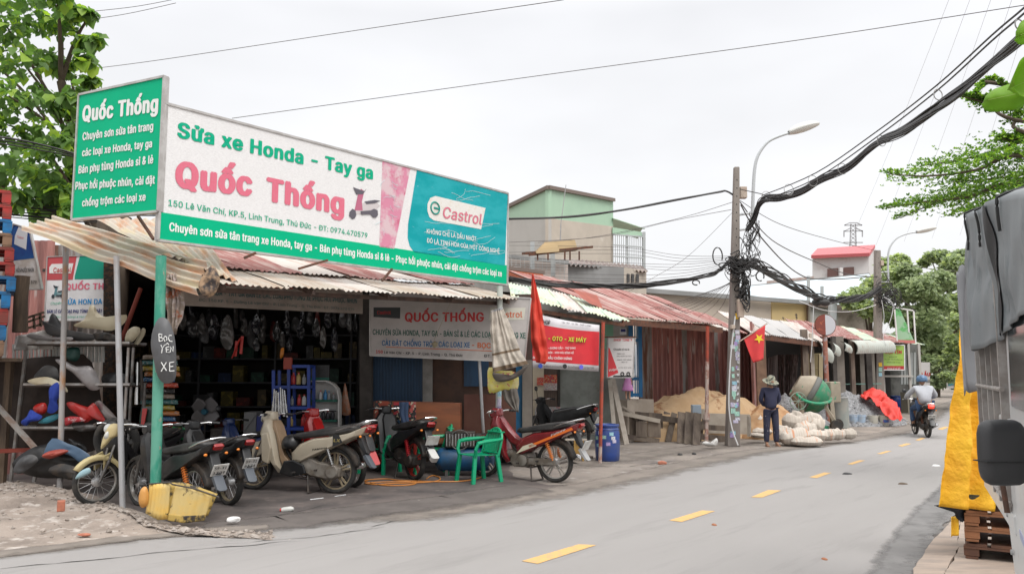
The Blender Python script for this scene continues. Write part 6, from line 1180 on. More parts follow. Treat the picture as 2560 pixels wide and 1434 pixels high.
# curled gutter sheets
GUT = mat('curled_white_tin',(.42,.44,.40),.5,c2=(.3,.18,.12),sc=4,lo=.55,hi=.7)
def gutter(p,q,r,n,lab):
    p,q = V(p),V(q); ax = (q-p); L = ax.length; ax.normalize(); o = V((-ax.y,ax.x,0)).normalized(); mb = MB()
    mb.grid(lambda s,t: p+ax*L*s+(-o)*r*(math.sin(t*2.2)+0)+V((0,0,r*(math.cos(t*2.2)-1)))+(-o)*.035*math.cos(2*math.pi*s*n),n*5,7); mb.build('curled_sheet',GUT,st2,smooth='all',world=True,label=lab)
gutter(D(2120,850,28),D(2216,850,31),.30,20,'curled white ribbed sheet along the roof edge'); gutter(D(2028,846,25.8),D(2056,866,26.4),.34,5,'bent pale sheet hanging at the roof corner'); gutter(D(2066,852,26.8),D(2080,860,27.2),.26,3,'small torn sheet beside the traffic mirror pole'); gutter(D(2098,852,27.6),D(2114,860,28),.2,3,'torn red and white sheet end')
# hanging curtains, shutters inside
pcu = PLd(1960,940,26.5); mb = MB(); drape(mb,pcu,[(1914,896),(1912,1010)],[(1945,886),(1942,1010)],7,.05,nu=50,nv=8); mb.v = [pcu.M @ p for p in mb.v]; mb.build('grey_curtain',mat('grey_curtain',(.2,.17,.165),.9),None,smooth='all',label='pale grey ribbed curtain at the left of the dark stall',cat='curtain')
mb = MB(); drape(mb,pcu,[(1944,886),(1950,1000)],[(1996,886),(1990,1000)],6,.07,nz_=.04,nu=60,nv=14); mb.v = [pcu.M @ p for p in mb.v]; mb.build('clothes_curtain',mat('hung_clothes',(.07,.05,.045),.9,c2=(.22,.17,.16),sc=8,st=(4,1,.5),lo=.52,hi=.6),None,smooth='all',label='line of dark ragged clothes hanging in the stall behind the man',cat='clothes')
psg = PLd(2028,920,27); sgt = thing('folding_gate','tan folding metal gate inside the dark stall','gate',psg.M); TN = mat('tan_gate',(.30,.24,.12),.6)
for i in range(12): mb = MB(); a,b = psg.px(2004+i*3.6,1000),psg.px(2004+i*3.6,884); mb.beam(a,b,.035,.02); mb.build('bar',TN,sgt)
for v in (884,920,960): mb = MB(); mb.beam(psg.px(2002,v),psg.px(2055,v),.05,.03); mb.build('rail',TN,sgt)
mb = MB(); quadpx(mb,psg,[(2046,1000),(2056,1000),(2056,884),(2046,884)],-.05,0); mb.build('jamb',mat('tan_jamb',(.4,.33,.2),.7),sgt)
# traffic mirror seen from its rear
q = D(1896,900,24.0); q = D(2066,900,24.5); tm = thing('traffic_mirror','round traffic mirror, half rust red, on a pole before the dark stalls','traffic mirror',V((q.x,q.y,0)))
c_ = D(2062,812,24.5)-V((q.x,q.y,0)); mb = MB(); mb.tube([(0,0.05,0),(0,.05,c_.z+.2)],.07,10); mb.build('pole',mat('mirror_pole',(.30,.12,.08),.6,c2=(.35,.38,.42),sc=3,lo=.5,hi=.55),tm,smooth=True)
c_ = c_+V((0,-.03,0)); mb = MB(); mb.lathe([(0,-.0),(.30,0.0),(.31,.02),(.2,.06)],c_,32,RX,arc=.5001)
def halfdisc(a0,m,nm,y):
    mb = MB(); n = 18; vs = [c_+V((0,y,0))]; vs += [c_+V((.31*math.cos(a0+math.pi*i/n),y,.31*math.sin(a0+math.pi*i/n))) for i in range(n+1)]; mb.add(vs,[(0,i+1,i+2) for i in range(n)]); mb.build(nm,m,tm,thick=.02)
halfdisc(math.pi/2,mat('mirror_rust',(.20,.045,.03),.6,c2=(.45,.12,.05),sc=9,lo=.58,hi=.62),'rust_half',-.01); halfdisc(-math.pi/2,mat('mirror_pale',(.5,.5,.53),.3),'pale_half',-.01)
mb = MB(); mb.ring(c_,.315,.018,RX,32,6); mb.build('rim',RUST,tm,smooth=True)
# small shops at the far end with the green signs
fs = thing('far_shop','small open shop under the far end of the red roofs behind blue drums','shop',D(2230,1000,36))
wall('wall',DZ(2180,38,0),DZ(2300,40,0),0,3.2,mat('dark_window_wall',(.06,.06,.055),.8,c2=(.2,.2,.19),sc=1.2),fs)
wall('low_wall',DZ(2255,35.5,0),DZ(2310,37,0),0,.9,mat('mossy_wall',(.17,.155,.12),.9),fs,.3)
for u in (2190,2206,2272,2298): mb = MB(); mb.beam(DZ(u,34.5,0),DZ(u,34.5,3.0),.1); mb.build('post',mat('pale_post',(.4,.38,.35),.8),fs,world=True)
for i in range(5): mb = MB(); p = PLd(2270,900,37.5); quadpx(mb,p,[(2252+i*8,960),(2258+i*8,960),(2258+i*8,880),(2252+i*8,880)],0,.05); mb.v = [p.M @ a for a in mb.v]; mb.build('pane',mat('pale_pane',(.35,.37,.36),.2),fs,world=True)
bar(DZ(2190,34.4,1.6),DZ(2280,34.4,1.6),.08,mat('pale_post',(.4,.38,.35),.8),fs,'rail'); bar(DZ(2078,31,1.3),DZ(2200,33,1.3),.04,mat('green_rail',(.1,.2,.17),.6),fs,'rail')
pdt = PLd(2232,890,34); sdt = panel('green_shop_sign','lime green shop sign with red title hanging under the far roof','sign',pdt,[(2204,924),(2261,924),(2261,862),(2206,862)],mat('lime_print',(.30,.46,.08),.5,c2=(.38,.5,.2),sc=1.5),.06,WHITE,.04)
strip(pdt,sdt,[(2204,924),(2261,924),(2261,914),(2204,914)],REDB,-.01); text(sdt,'ĐẠI TÍN',pdt,(2212,883),(2254,883),11,mat('dark_red_ink',(.45,.02,.04),.5),.03,-.02)
text(sdt,'ĐIỆN CƠ',pdt,(2222,893),(2242,893),4,INK,0,-.02); text(sdt,'MÁY LẠNH - CÁC HỆ THỐNG LẠNH',pdt,(2211,899),(2256,900),4,INK,0,-.02); text(sdt,'NHẬN SỬA CHỮA',pdt,(2217,906),(2251,907),4,INK,0,-.02); text(sdt,'0944 37 67 37',pdt,(2218,922),(2250,922),5,WHITE,.02,-.02)
pup = PLd(2258,810,34.5); sup = thing('upper_sign','torn green and white sign in an open frame above the far roof','sign',pup.M)
strip(pup,sup,[(2243,856),(2288,858),(2262,800),(2248,768),(2237,768)],mat('torn_green_print',(.12,.40,.13),.5,c2=(.42,.52,.42),sc=3,lo=.45,hi=.52),0,'torn_print',.02); strip(pup,sup,[(2242,856),(2288,858),(2286,850),(2242,849)],mat('pink_strip',(.5,.16,.14),.5),-.02)
for a,b in (((2236,768),(2284,776)),((2284,776),(2289,858)),((2236,768),(2243,856)),((2268,774),(2272,830))): mb = MB(); mb.beam(pup.px(*a),pup.px(*b),.05,.05); mb.build('frame_bar',WHITE,sup)
plu = PLd(2312,920,38); slu = panel('upright_sign','narrow upright white sign with red word beneath the trees','sign',plu,[(2302,975),(2325,975),(2325,905),(2302,905)],mat('board_pale',(.58,.55,.54),.5),.06)
text(slu,'LẨU',plu,(2304,939),(2325,939),12,REDINK,.03,-.02); text(slu,'VÚ BÒ',plu,(2303,955),(2325,955),8,INK,.02,-.02)
pfb = PLd(2376,960,48); sfb = panel('far_board','small pale board with teal picture at the far road bend','sign',pfb,[(2368,970),(2386,970),(2386,942),(2368,942)],mat('board_pale',(.58,.55,.54),.5),.05); strip(pfb,sfb,[(2370,964),(2384,964),(2384,946),(2370,946)],mat('teal_picture',(.02,.25,.28),.5,c2=(.4,.1,.1),sc=2,lo=.5,hi=.52),-.01)
drum('blue drum under the green sign, right of the pair',G(2241,1027),.70,.24,seed=2); drum('blue drum under the green sign, left of the pair',G(2219,1022),.70,.24,seed=3)
# potted greenery tray, orange dog-like bundle omitted
# ================================================================ gravel, cement mixer, sacks, buckets
GRV = mat('gravel_grey',(.22,.22,.225),.95,c2=(.34,.34,.345),sc=9,lo=.48,hi=.56,c3=(.1,.1,.1),sc3=13,lo3=.56,hi3=.62,bump=1,bsc=25,det=3)
h1 = heap('gravel_heap','heap of grey gravel behind the standing man',(8.4,24.8),1.5,1.3,1.05,GRV,.2,11,prof=.8,nz_=.08)
h2 = heap('gravel_heap','larger heap of grey gravel right of the cement mixer',(11.6,28.2),2.1,2.0,1.15,GRV,.3,12,prof=.85,nz_=.08)
def gp(c,r,h): 
    def f(rr):
        a = rr.uniform(0,6.28); q = math.sqrt(rr.random()); return V((c[0]+r*q*math.cos(a),c[1]+r*q*math.sin(a)*.95,h*(1-q)**.85))
    return f
stones('gravel_stones',1500,gp((11.6,28.2),2.1,1.12),.015,.05,mat('gravel_stone',(.3,.3,.31),.9,jit=.3),'loose grey gravel stones on the larger heap',6)
stones('gravel_stones',800,gp((8.4,24.8),1.5,1.02),.015,.045,mat('gravel_stone',(.3,.3,.31),.9,jit=.3),'loose grey gravel stones on the heap behind the man',7)
mxo = G(2030,1082); mx_ = thing('cement_mixer','dusty cement mixer with green yoke and tan drum beside the sacks','cement mixer',frame(V((mxo.x,mxo.y,0)),(1,.1,0))); IMX = WM[mx_.name].inverted()
def mp_(u,v,y=0): return IMX @ D(u,v,mxo.y+y)
TD = mat('cement_dusty_drum',(.36,.31,.24),.9,c2=(.25,.21,.16),sc=3,c3=(.03,.22,.12),sc3=3.2,lo3=.60,hi3=.66); MG = mat('mixer_green',(.02,.26,.13),.55,c2=(.2,.26,.18),sc=5,lo=.5,hi=.6); MGD = mat('mixer_body_green',(.03,.20,.10),.7,c2=(.2,.19,.14),sc=5,lo=.45,hi=.6)
ctr = mp_(2027,985); ax = (mp_(1992,962)-mp_(2060,1005)).normalized(); ax = V((ax.x,.32,ax.z)).normalized(); rot = ax.to_track_quat('Z','Y').to_matrix()
mb = MB(); mb.lathe([(.30,.50),(.33,.46),(.52,.16),(.53,.10)],ctr,30,rot,cap=False); mb.lathe([(.28,.49),(.28,.3)],ctr,30,rot,cap=False); mb.build('drum_cone',TD,mx_,smooth=True,thick=.02)
mb = MB(); mb.lathe([(.53,.10),(.55,.06),(.55,-.02),(.53,-.06)],ctr,30,rot,cap=False); mb.build('drum_belt',mat('belt_grey',(.12,.12,.11),.7),mx_,smooth=True,thick=.01)
mb = MB(); mb.lathe([(.53,-.06),(.50,-.2),(.36,-.42),(.18,-.5),(.001,-.52)],ctr,30,rot,cap=False); mb.build('drum_bowl',MGD,mx_,smooth=True)
mb = MB(); pts = [mp_(1992,985,-.35),mp_(2010,1000,-.55),mp_(2040,1008,-.62),mp_(2066,1006,-.5),mp_(2076,1000,-.2),mp_(2076,992,.1)]; mb.tube(smooth_path(pts),.045,8); mb.build('yoke',MG,mx_,smooth=True)
mb = MB(); hc = mp_(1996,1002,-.6); mb.ring(hc,.24,.013,RX,32,6)
for k in range(4): a = k*math.pi/4; mb.tube([hc+V((.24*math.cos(a),0,.24*math.sin(a))),hc-V((.24*math.cos(a),0,.24*math.sin(a)))],.01,5)
mb.build('handwheel',mat('wheel_green_grey',(.2,.27,.22),.6),mx_,smooth=True)
for a,b,w_ in ((mp_(2005,1000,-.45),mp_(2005,1078,-.45),.09),(mp_(2076,990,0),mp_(2084,1070,0),.12),(mp_(2005,1070,-.45),mp_(2094,1066,-.2),.08),(mp_(2060,1010,-.3),mp_(2098,1070,-.5),.08)): mb = MB(); mb.beam(a,b,w_); mb.build('frame_leg',TD,mx_)
for u,v,y in ((2090,1064,-.55),(2094,1060,.35)): mb = MB(); mb.lathe([(.04,-.05),(.16,-.05),(.17,0),(.16,.05),(.04,.05)],mp_(u,v,y),18,RX); mb.build('wheel',ENGD,mx_,smooth=True)
mb = MB(); c1 = mp_(2082,975,.15); mb.box(c1+V((0,0,-.05)),(.32,.35,.6)); mb.build('motor_housing',TD,mx_,bevel=.03)
CBR = mat('cement_bag_white',(.50,.45,.39),.85,c2=(.36,.30,.25),sc=5,c3=(.50,.25,.15),sc3=2.6,st=(6,.5,.5),lo3=.60,hi3=.62,bump=.5,bsc=16,jit=.12)
bd = thing('cement_bin','tall grey green dented metal bin right of the cement mixer','bin',G(2104,1070)); mb = MB(); mb.lathe([(.20,0),(.24,.02),(.235,.5),(.22,.95),(.23,.97),(.2,.97)],n=22); mb.build('body',mat('dull_grey_green',(.25,.27,.25),.7,c2=(.35,.32,.28),sc=3),bd,smooth=True); mb = MB(); mb.ring((0,0,.95),.228,.014,n=22,k=5); mb.build('rim',GREY,bd,smooth=True)
def sack(label,u,v,w_,h_,y=None,seed=0,ang=0,d=None):
    g = G(u,v); y = y if y is not None else g.y; w = w_*1.22/2000*y; hh = h_*.88/2000*y; d = d or w*.7; base = D(u,v,y); mb = MB(); rot = Matrix.Rotation(ang,3,'Y')
    n = 14; vs = []; fs = []; rr = random.Random(seed)
    for sd_ in (1,-1):
        for j in range(n+1):
            for i in range(n+1):
                x,y_ = -1+2*i/n,-1+2*j/n; q = max(0,(1-abs(x)**3.2)*(1-abs(y_)**2.6))**.5
                k = 1-.10*(abs(x)*abs(y_))**2; p = V((x*k*(1-.08*y_*y_),y_*k*(1-.10*x*x),sd_*q)); m_ = .30*nf(p,1.5,seed)+.16*nf(p,4.5,seed)*q+.05*math.sin(9*x+3*nf(p,2,seed))*q*(1-y_*y_)
                p = V((p.x*w/2,p.y*d/2,(p.z*(1+m_)+m_*.5)*hh/2)); vs.append(base+rot @ p+V((0,0,hh/2*.96)))
    N1 = (n+1)**2
    for k in (0,1):
        for j in range(n):
            for i in range(n): a = k*N1+j*(n+1)+i; f = (a,a+1,a+n+2,a+n+1); fs.append(f if k == 0 else f[::-1])
    mb.add(vs,fs); o = mb.build('cement_sack',CBR,None,smooth='all',label=label,cat='sack',group='white cement sacks piled by the roadside'); return o
for i,(lab,u,v,w_,h_,y,a) in enumerate([('large, lying front and centre of the pile',1988,1110,62,44,19.1,-.15),('flat, at the very front foot of the pile',2016,1114,64,26,18.9,0.0),('left end of the pile beside the man',1962,1106,44,44,19.4,.1),('upright on top at left with a folded corner',1980,1072,40,42,20.0,.2),('peaked, at the top of the pile',1990,1062,34,36,20.4,-.4),('broad, at the top right of the pile',2018,1070,52,40,20.2,-.3),('long, sliding down the right of the pile',2040,1082,34,48,20.1,.5),('round, right of the front centre one',2044,1100,42,30,19.3,.05),('half hidden in the middle of the pile',2012,1090,50,40,19.9,0),('standing alone, first right of the pile',2072,1100,26,30,19.6,0),('standing second right of the pile',2092,1098,34,30,19.8,0),('last on the right, folded top',2122,1096,32,28,20.0,0),('small, on the dirt left of the man',1906,1086,40,18,21,0),('thin, lying beside the sand left of the man',1898,1094,36,14,20,.1),('wedge shaped, left behind the man',1908,1062,26,24,21.5,.4)]): sack('white cement sack '+lab,u,v,w_,h_,y,i*5,a)
for i,(u,v,r,h,c_,lab) in enumerate(((2133,1064,.165,.36,(.36,.46,.58),'pale blue bucket, left of the pair before the gravel'),(2152,1064,.165,.36,(.36,.46,.58),'pale blue bucket, right of the pair before the gravel'),(2183,1064,.17,.34,(.5,.48,.42),'dirty white bucket before the gravel'),(2211,1064,.175,.35,(.5,.5,.48),'white paint bucket with blue and red print before the red sheet'))):
    b_ = thing('bucket',lab,'bucket',G(u,v),'buckets before the gravel heap'); mb = MB(); mb.lathe([(r*.8,0),(r*.83,.01),(r,h*.95),(r*1.03,h*.96),(r*1.03,h),(r*.95,h),(r*.8,h*.3),(0,h*.25)],n=20,cap=False); mb.build('body',mat('bucket_%d' % int(c_[0]*100),c_,.5,c2=(.4,.35,.28),sc=5,lo=.5,hi=.7),b_,smooth=True)
    mb = MB(); mb.ring((0,0,h*.86),r*1.0,.008,n=20,k=5); mb.build('rim',mat('bucket_%d' % int(c_[0]*100),c_,.5),b_,smooth=True)
    if i == 3: curved_sticker(b_,r*.95+.006,h*.35,h*.6,-2.2,-.9,mat('bucket_print',(.03,.12,.4),.5,c2=(.5,.1,.08),sc=12,lo=.5,hi=.52),'printed_band')
RT = mat('red_tarp',(.62,.035,.02),.55,c2=(.5,.02,.015),sc=4); prt = PLd(2200,1010,26.4,(1,.4,0))
mb = MB()
P = [prt.px(*p) for p in ((2165,985),(2200,1045),(2235,1055),(2248,1055),(2222,1006),(2172,982),(2160,990))]
def tf(s,t):
    a = lerp_poly([D(2146,1000,27.6),D(2182,1012,27),D(2208,1038,26.4),D(2232,1057,26.1)],s); b = lerp_poly([D(2164,982,28.8),D(2204,984,28.2),D(2238,1012,27),D(2254,1058,26.2)],s); p = a.lerp(b,t); p.z += .08+.20*nf(p,3,2)+.09*nf(p,9,4)+.05*math.sin(9*t+5*s); p.y -= .1; return p
mb.grid(tf,40,14); mb.build('red_tarp',RT,None,smooth='all',thick=.006,label='crumpled red plastic sheet thrown over the gravel heap',cat='tarp')
# ================================================================ buildings behind
BEI = mat('beige_render',(.50,.44,.37),.9,c2=(.42,.37,.31),sc=.8,lo=.4,hi=.6,c3=(.56,.51,.45),sc3=2.5,lo3=.6,hi3=.75); MINTW = mat('mint_wall_tin',(.36,.52,.38),.6,c2=(.31,.46,.34),sc=.6)
hb = thing('mint_house','tall beige house with mint green top storey and barred balcony behind the roofs','house',D(1430,935,36))
def quadw(name,pts,m,parent,th=.15,**k):
    P = [V(p) for p in pts]; n = (P[1]-P[0]).cross(P[2]-P[0]).normalized()*th; mb = MB(); k_ = len(P); mb.add(P+[p+n for p in P],[tuple(range(k_)),tuple(range(2*k_-1,k_-1,-1))]+[(i,i+k_,(i+1) % k_+k_,(i+1) % k_) for i in range(k_)]); return mb.build(name,m,parent,world=True,**k)
Yc = 34; gable = [D(1371,469,Yc),D(1533,501,40),D(1533,566,40),D(1371,545,Yc)]
quadw('upper_wall',gable,MINTW,hb); quadw('upper_wall',[D(1371,469,Yc),D(1371,545,Yc),D(1262,548,38),D(1262,522,38)],MINTW,hb)
quadw('wall',[D(1371,545,Yc-.1),D(1533,566,39.9),D(1533,800,39.9),D(1371,800,Yc-.1)],BEI,hb); quadw('wall',[D(1371,545,Yc-.1),D(1371,800,Yc-.1),D(1262,800,37.9),D(1262,548,37.9)],mat('pale_grey_render',(.45,.43,.40),.9,c2=(.4,.38,.35),sc=1),hb)
DKR = mat('roof_edge',(.17,.13,.11),.7)
mb = MB(); mb.beam(D(1371,468,Yc-.1),D(1535,500,39.9),.16); mb.beam(D(1371,468,Yc-.1),D(1258,522,38),.16); mb.build('roof_edge',DKR,hb,world=True)
GRL = mat('rail_grey',(.40,.42,.42),.5)
for i in range(15): u = 1533+i*5.2; bar(D(u,588+ (i>8)*0,39.6+.1*i),D(u,668+i*.3,39.6+.1*i),.035,GRL,hb,'balcony_bar')
for v0,v1 in ((586,592),(612,618),(640,645),(668,672)): bar(D(1532,v0,39.6),D(1610,v1,41),.06,GRL,hb,'balcony_rail')
bar(D(1610,580,41),D(1610,672,41),.14,GRL,hb,'balcony_post'); bar(D(1568,586,40.3),D(1569,670,40.3),.10,GRL,hb,'balcony_post')
mb = MB(); a0,a1 = D(1532,552,39.7),D(1612,578,41.2); mb.grid(lambda s,t: a0.lerp(a1,s)+V((0,2.2*t,.28*math.sin(math.pi*min(1,.15+.85*t)))),8,6); mb.build('curved_canopy',mat('mint_canopy',(.42,.55,.42),.6),hb,world=True,smooth='all',thick=.05)
quadw('canopy_side',[D(1532,568,39.65),D(1605,580,41),D(1605,592,41),D(1532,584,39.65)],MINTW,hb,.05)
ant = thing('antenna_rod','thin leaning antenna rod on the mint house','antenna',D(1402,560,33.5)); bar(D(1402,560,33.5),D(1415,462,33.5),.03,GREY,ant,'rod'); bar(D(1402,560,33.5),D(1401,600,33.5),.05,GREY,ant,'pipe')
nt_ = thing('grey_annex','low grey plastered annex with shallow tin roof before the mint house','building',D(1480,935,30)); GRP = mat('bare_grey_render',(.27,.27,.265),.9,c2=(.20,.2,.195),sc=1,lo=.4,hi=.6)
quadw('wall',[D(1410,656,29),D(1560,668,31),D(1560,820,31),D(1410,820,29)],GRP,nt_); quadw('wall',[D(1560,668,31),D(1616,676,33),D(1616,820,33),D(1560,820,31)],BEI,nt_)
for i,u in enumerate((1567,1578,1590)): quadw('window',[D(u,684,31.2+i*.35),D(u+6,685,31.3+i*.35),D(u+6,706,31.3+i*.35),D(u,706,31.2+i*.35)],mat('louvre_dark',(.05,.05,.05),.6),nt_,-.03)
corr('tin_roof',nt_,D(1410,660,28.5),D(1620,680,32.6),D(1400,645,31),D(1600,664,36),mat('dark_tin',(.17,.12,.11),.7,c2=(.3,.27,.25),sc=1),pitch=.3,amp=.05,spp=4)
quadw('low_wall',[D(1262,640,27),D(1420,655,28),D(1420,760,28),D(1262,760,27)],mat('pinkish_render',(.46,.39,.35),.9),nt_); bar(D(1262,640,26.8),D(1420,656,27.8),.12,GRP,nt_,'coping')
for u in (1331,1382): bar(D(u,605,26.5),D(u,690,26.5),.14,GRL,nt_,'post')
for k in range(8): bar(D(1262,648+k*6,26.4),D(1420,655+k*6,27.2),.012,GRL,nt_,'wire_strand')
for k in range(14): bar(D(1268+k*11,645,26.4),D(1268+k*11,700,26.4),.012,GRL,nt_,'wire_strand')
quadw('orange_wall',[D(1262,672,24),D(1358,683,24.6),D(1358,700,24.6),D(1262,700,24)],mat('orange_paint',(.52,.16,.09),.8),nt_); bar(D(1262,669,23.8),D(1360,681,24.4),.1,DKR,nt_,'orange_wall_coping')
pk = thing('timber_rack','rusty scaffold rack loaded with long pale timbers on the roof behind','rack',D(1400,640,25.5))
for u in (1344,1370,1412,1425,1448): bar(D(u,628,25.5),D(u,650,25.5),.05,RUST,pk,'post')
bar(D(1305,634,25.4),D(1482,617,25.8),.07,RUST,pk,'beam'); bar(D(1322,637,25.4),D(1440,624,25.8),.07,RUST,pk,'beam')
for i in range(6): bar(D(1340+i*4,630-i*4,25.4+.05*i),D(1442-i,622-i*3.6,25.8),.10,mat('pale_timber',(.50,.38,.22),.8,jit=.15),pk,'timber')
# warehouse and other roofs
wh_ = thing('warehouse','long low beige warehouse behind the tin roofs with yellow end bay','warehouse',D(1750,935,42))
quadw('wall',[D(1558,722,38),D(1930,745,44),D(1930,860,44),D(1558,860,38)],mat('warehouse_beige',(.47,.40,.33),.9,c2=(.40,.35,.30),sc=.7,lo=.4,hi=.6),wh_)
quadw('yellow_bay',[D(1930,745,43.9),D(2022,756,45.5),D(2022,830,45.5),D(1930,830,43.9)],mat('warehouse_yellow',(.58,.43,.20),.9,c2=(.5,.38,.2),sc=1,c3=(.12,.09,.07),sc3=1.4,lo3=.63,hi3=.66),wh_)
bar(D(1556,722,37.8),D(2022,756,45.2),.22,GRP,wh_,'coping'); bar(D(2024,756,45.4),D(2024,840,45.4),.35,mat('brown_pier',(.2,.14,.11),.9),wh_,'pier')
quadw('round_vent',[D(1604,742,37.6),D(1624,743,37.7),D(1622,756,37.7),D(1606,755,37.6)],mat('vent_tan',(.36,.27,.2),.9),wh_,-.05)
w2 = thing('grey_building','low grey and brown walled building right of the yellow bay','building',D(2100,935,46))
quadw('wall',[D(2026,762,45),D(2096,764,46),D(2096,850,46),D(2026,850,45)],mat('greyish_wall',(.35,.34,.31),.9,c2=(.28,.27,.25),sc=1),w2); quadw('wall',[D(2096,764,46),D(2182,776,47),D(2182,850,47),D(2096,850,46)],mat('mouldy_wall',(.36,.31,.27),.9,c2=(.12,.10,.08),sc=.9,lo=.5,hi=.6),w2)
bar(D(2026,760,44.8),D(2184,774,46.8),.22,DKR,w2,'roof_edge'); bar(D(2082,758,44),D(2080,800,44),.35,GRL,w2,'chimney')
br = thing('blue_roof_hall','broad pale blue sheet roofed hall behind the warehouse','hall',D(2000,935,60)); PBR = mat('pale_blue_tin',(.48,.54,.57),.6,c2=(.42,.48,.52),sc=.5)
quadw('roof',[D(1850,742,50),D(2060,770,52),D(2200,760,56),D(2170,690,60),D(2045,704,60),D(1860,722,60)],PBR,br,.2); bar(D(1856,720,60),D(2172,687,60.5),.3,GRP,br,'ridge'); quadw('wall',[D(1850,744,50.2),D(2060,772,52.2),D(2060,860,52.2),D(1850,860,50.2)],GRP,br)
for u in (2021,2055): bar(D(u,690 if u < 2040 else 715,50),D(u,770,50),.16,GRL,br,'vent_pipe')
rh = thing('red_roof_house','white upper storey with red sheet roof and wide dark window in the distance','house',D(2100,935,75)); WW = mat('peeling_white_wall',(.60,.58,.57),.9,c2=(.5,.44,.42),sc=.8,lo=.55,hi=.65)
quadw('wall',[D(2031,645,74),D(2172,640,72),D(2172,760,72),D(2031,760,74)],WW,rh); quadw('wall',[D(2172,640,72),D(2190,622,80),D(2190,760,80),D(2172,760,72)],WW,rh)
quadw('roof',[D(2028,646,73.4),D(2174,640,71.4),D(2188,619,80),D(2044,628,82)],mat('coral_roof',(.50,.11,.12),.6),rh,.3)
quadw('window',[D(2068,672,73.2),D(2135,667,72.4),D(2135,690,72.4),D(2068,696,73.2)],mat('window_brown',(.12,.06,.05),.4),rh,-.1); bar(D(2102,669,72.6),D(2102,693,72.6),.3,WW,rh,'mullion')
quadw('low_wall',[D(1918,702,70),D(2035,690,70),D(2035,760,70),D(1918,760,70)],mat('brick_white_wall',(.42,.37,.34),.9,c2=(.3,.15,.12),sc=2),rh)
# lattice pylon
py = thing('pylon','thin grey lattice electricity pylon far away above the red roofed house','pylon',D(2133,640,300)); PG_ = mat('pylon_grey',(.33,.33,.34),.7)
def pp(u,v,d=0): return D(u,v,300+d)
for d in (0,4):
    for a,b in (((2124,640),(2127,560)),((2141,640),(2139,560)),((2111,563),(2155,563)),((2111,563),(2124,557)),((2155,563),(2142,557)),((2111,578),(2156,577)),((2109,606),(2157,606)),((2110,576),(2110,592)),((2156,576),(2156,592)),((2111,578),(2126,570)),((2156,578),(2140,570)),((2124,557),(2142,557))): bar(pp(*a,d),pp(*b,d),.34,PG_,py,'member')
    for i in range(8): v = 640-i*10; bar(pp(2124+i*.4,v,d),pp(2141-i*.3,v-10,d),.22,PG_,py,'brace'); bar(pp(2141-i*.3,v,d),pp(2124+i*.4,v-10,d),.22,PG_,py,'brace')
# ================================================================ utility poles, lamps, cables
PC = mat('pole_concrete',(.25,.22,.195),.9,c2=(.18,.155,.14),sc=2,st=(1,1,.3),amt=.9,bump=.2); LG = mat('lamp_grey',(.46,.48,.49),.45); CAB = mat('black_cable',(.018,.017,.017),.6,c2=(.05,.045,.045),sc=6); CABT = mat('grey_brown_cable',(.07,.06,.058),.6)
def upole(label,base,top,w0,w1):
    t = thing('utility_pole',label,'utility pole',base); d = top-base; mb = MB(); a,b = w0/2,w1/2
    mb.add([(-a,-a,0),(a,-a,0),(a,a,0),(-a,a,0),d+V((-b,-b,0)),d+V((b,-b,0)),d+V((b,b,0)),d+V((-b,b,0))],[(0,1,5,4),(1,2,6,5),(2,3,7,6),(3,0,4,7),(4,5,6,7),(3,2,1,0)]); mb.build('shaft',PC,t,bevel=.02)
    for i in range(22):
        q = d*(.32+.66*i/22); mb = MB(); wz = w0+(w1-w0)*(.32+.66*i/22); mb.box(q+V((0,-wz/2-.001,0)),(.02,.006,.03)); mb.build('hole',INK,t)
    return t
g1_ = G(1831,1114); t1_ = D(1841,418,g1_.y); up1 = upole('grey brown concrete utility pole with stickers standing before the sand heap',g1_,t1_,.30,.13)
g2_ = D(2196,1010,34); g2_.z = 0; t2_ = D(2193,626,34); up2 = upole('farther concrete utility pole rising through the tin roofs beside the trees',g2_,t2_,.36,.22)
rr = random.Random(3)
for i in range(34):
    z = .15+rr.random()**.8*2.6; m = STK[rr.randint(0,4)]; q = g1_.lerp(t1_,z/(t1_.z)); wz = .30-.17*z/t1_.z; mb = MB(); sx = rr.uniform(.05,.12); ox = rr.uniform(-.08,.08)*(wz/.3); mb.box(q+V((ox,-wz/2-.003-i*.0002,0))-g1_,(sx,.002,rr.uniform(.06,.14))); mb.build('sticker',m,up1)
mb = MB(); q = g1_.lerp(t1_,.455); mb.box(q+V((.03,-.125,0))-g1_,(.07,.004,.14)); mb.build('yellow_sticker',mat('sticker_yellow',(.7,.42,.02),.5),up1)
for i in range(9): q = g1_.lerp(t1_,.16+i*.022); mb = MB(); mb.box(q+V((.07,-.147,0))-g1_,(.055,.004,.07)); mb.build('number_sticker',mat('sticker_bw',(.55,.55,.55),.5,c2=(.02,.02,.02),sc=30,lo=.5,hi=.52,det=0),up1)
for i,v in enumerate((881,905,930)): q = g2_.lerp(t2_,.3-.03*i); mb = MB(); mb.box(q+V((0,-.175,.0))-g2_,(.14,.006,.16)); mb.build('sticker',[mat('sticker_yellow',(.7,.42,.02),.5),STK[2],STK[1]][i],up2)
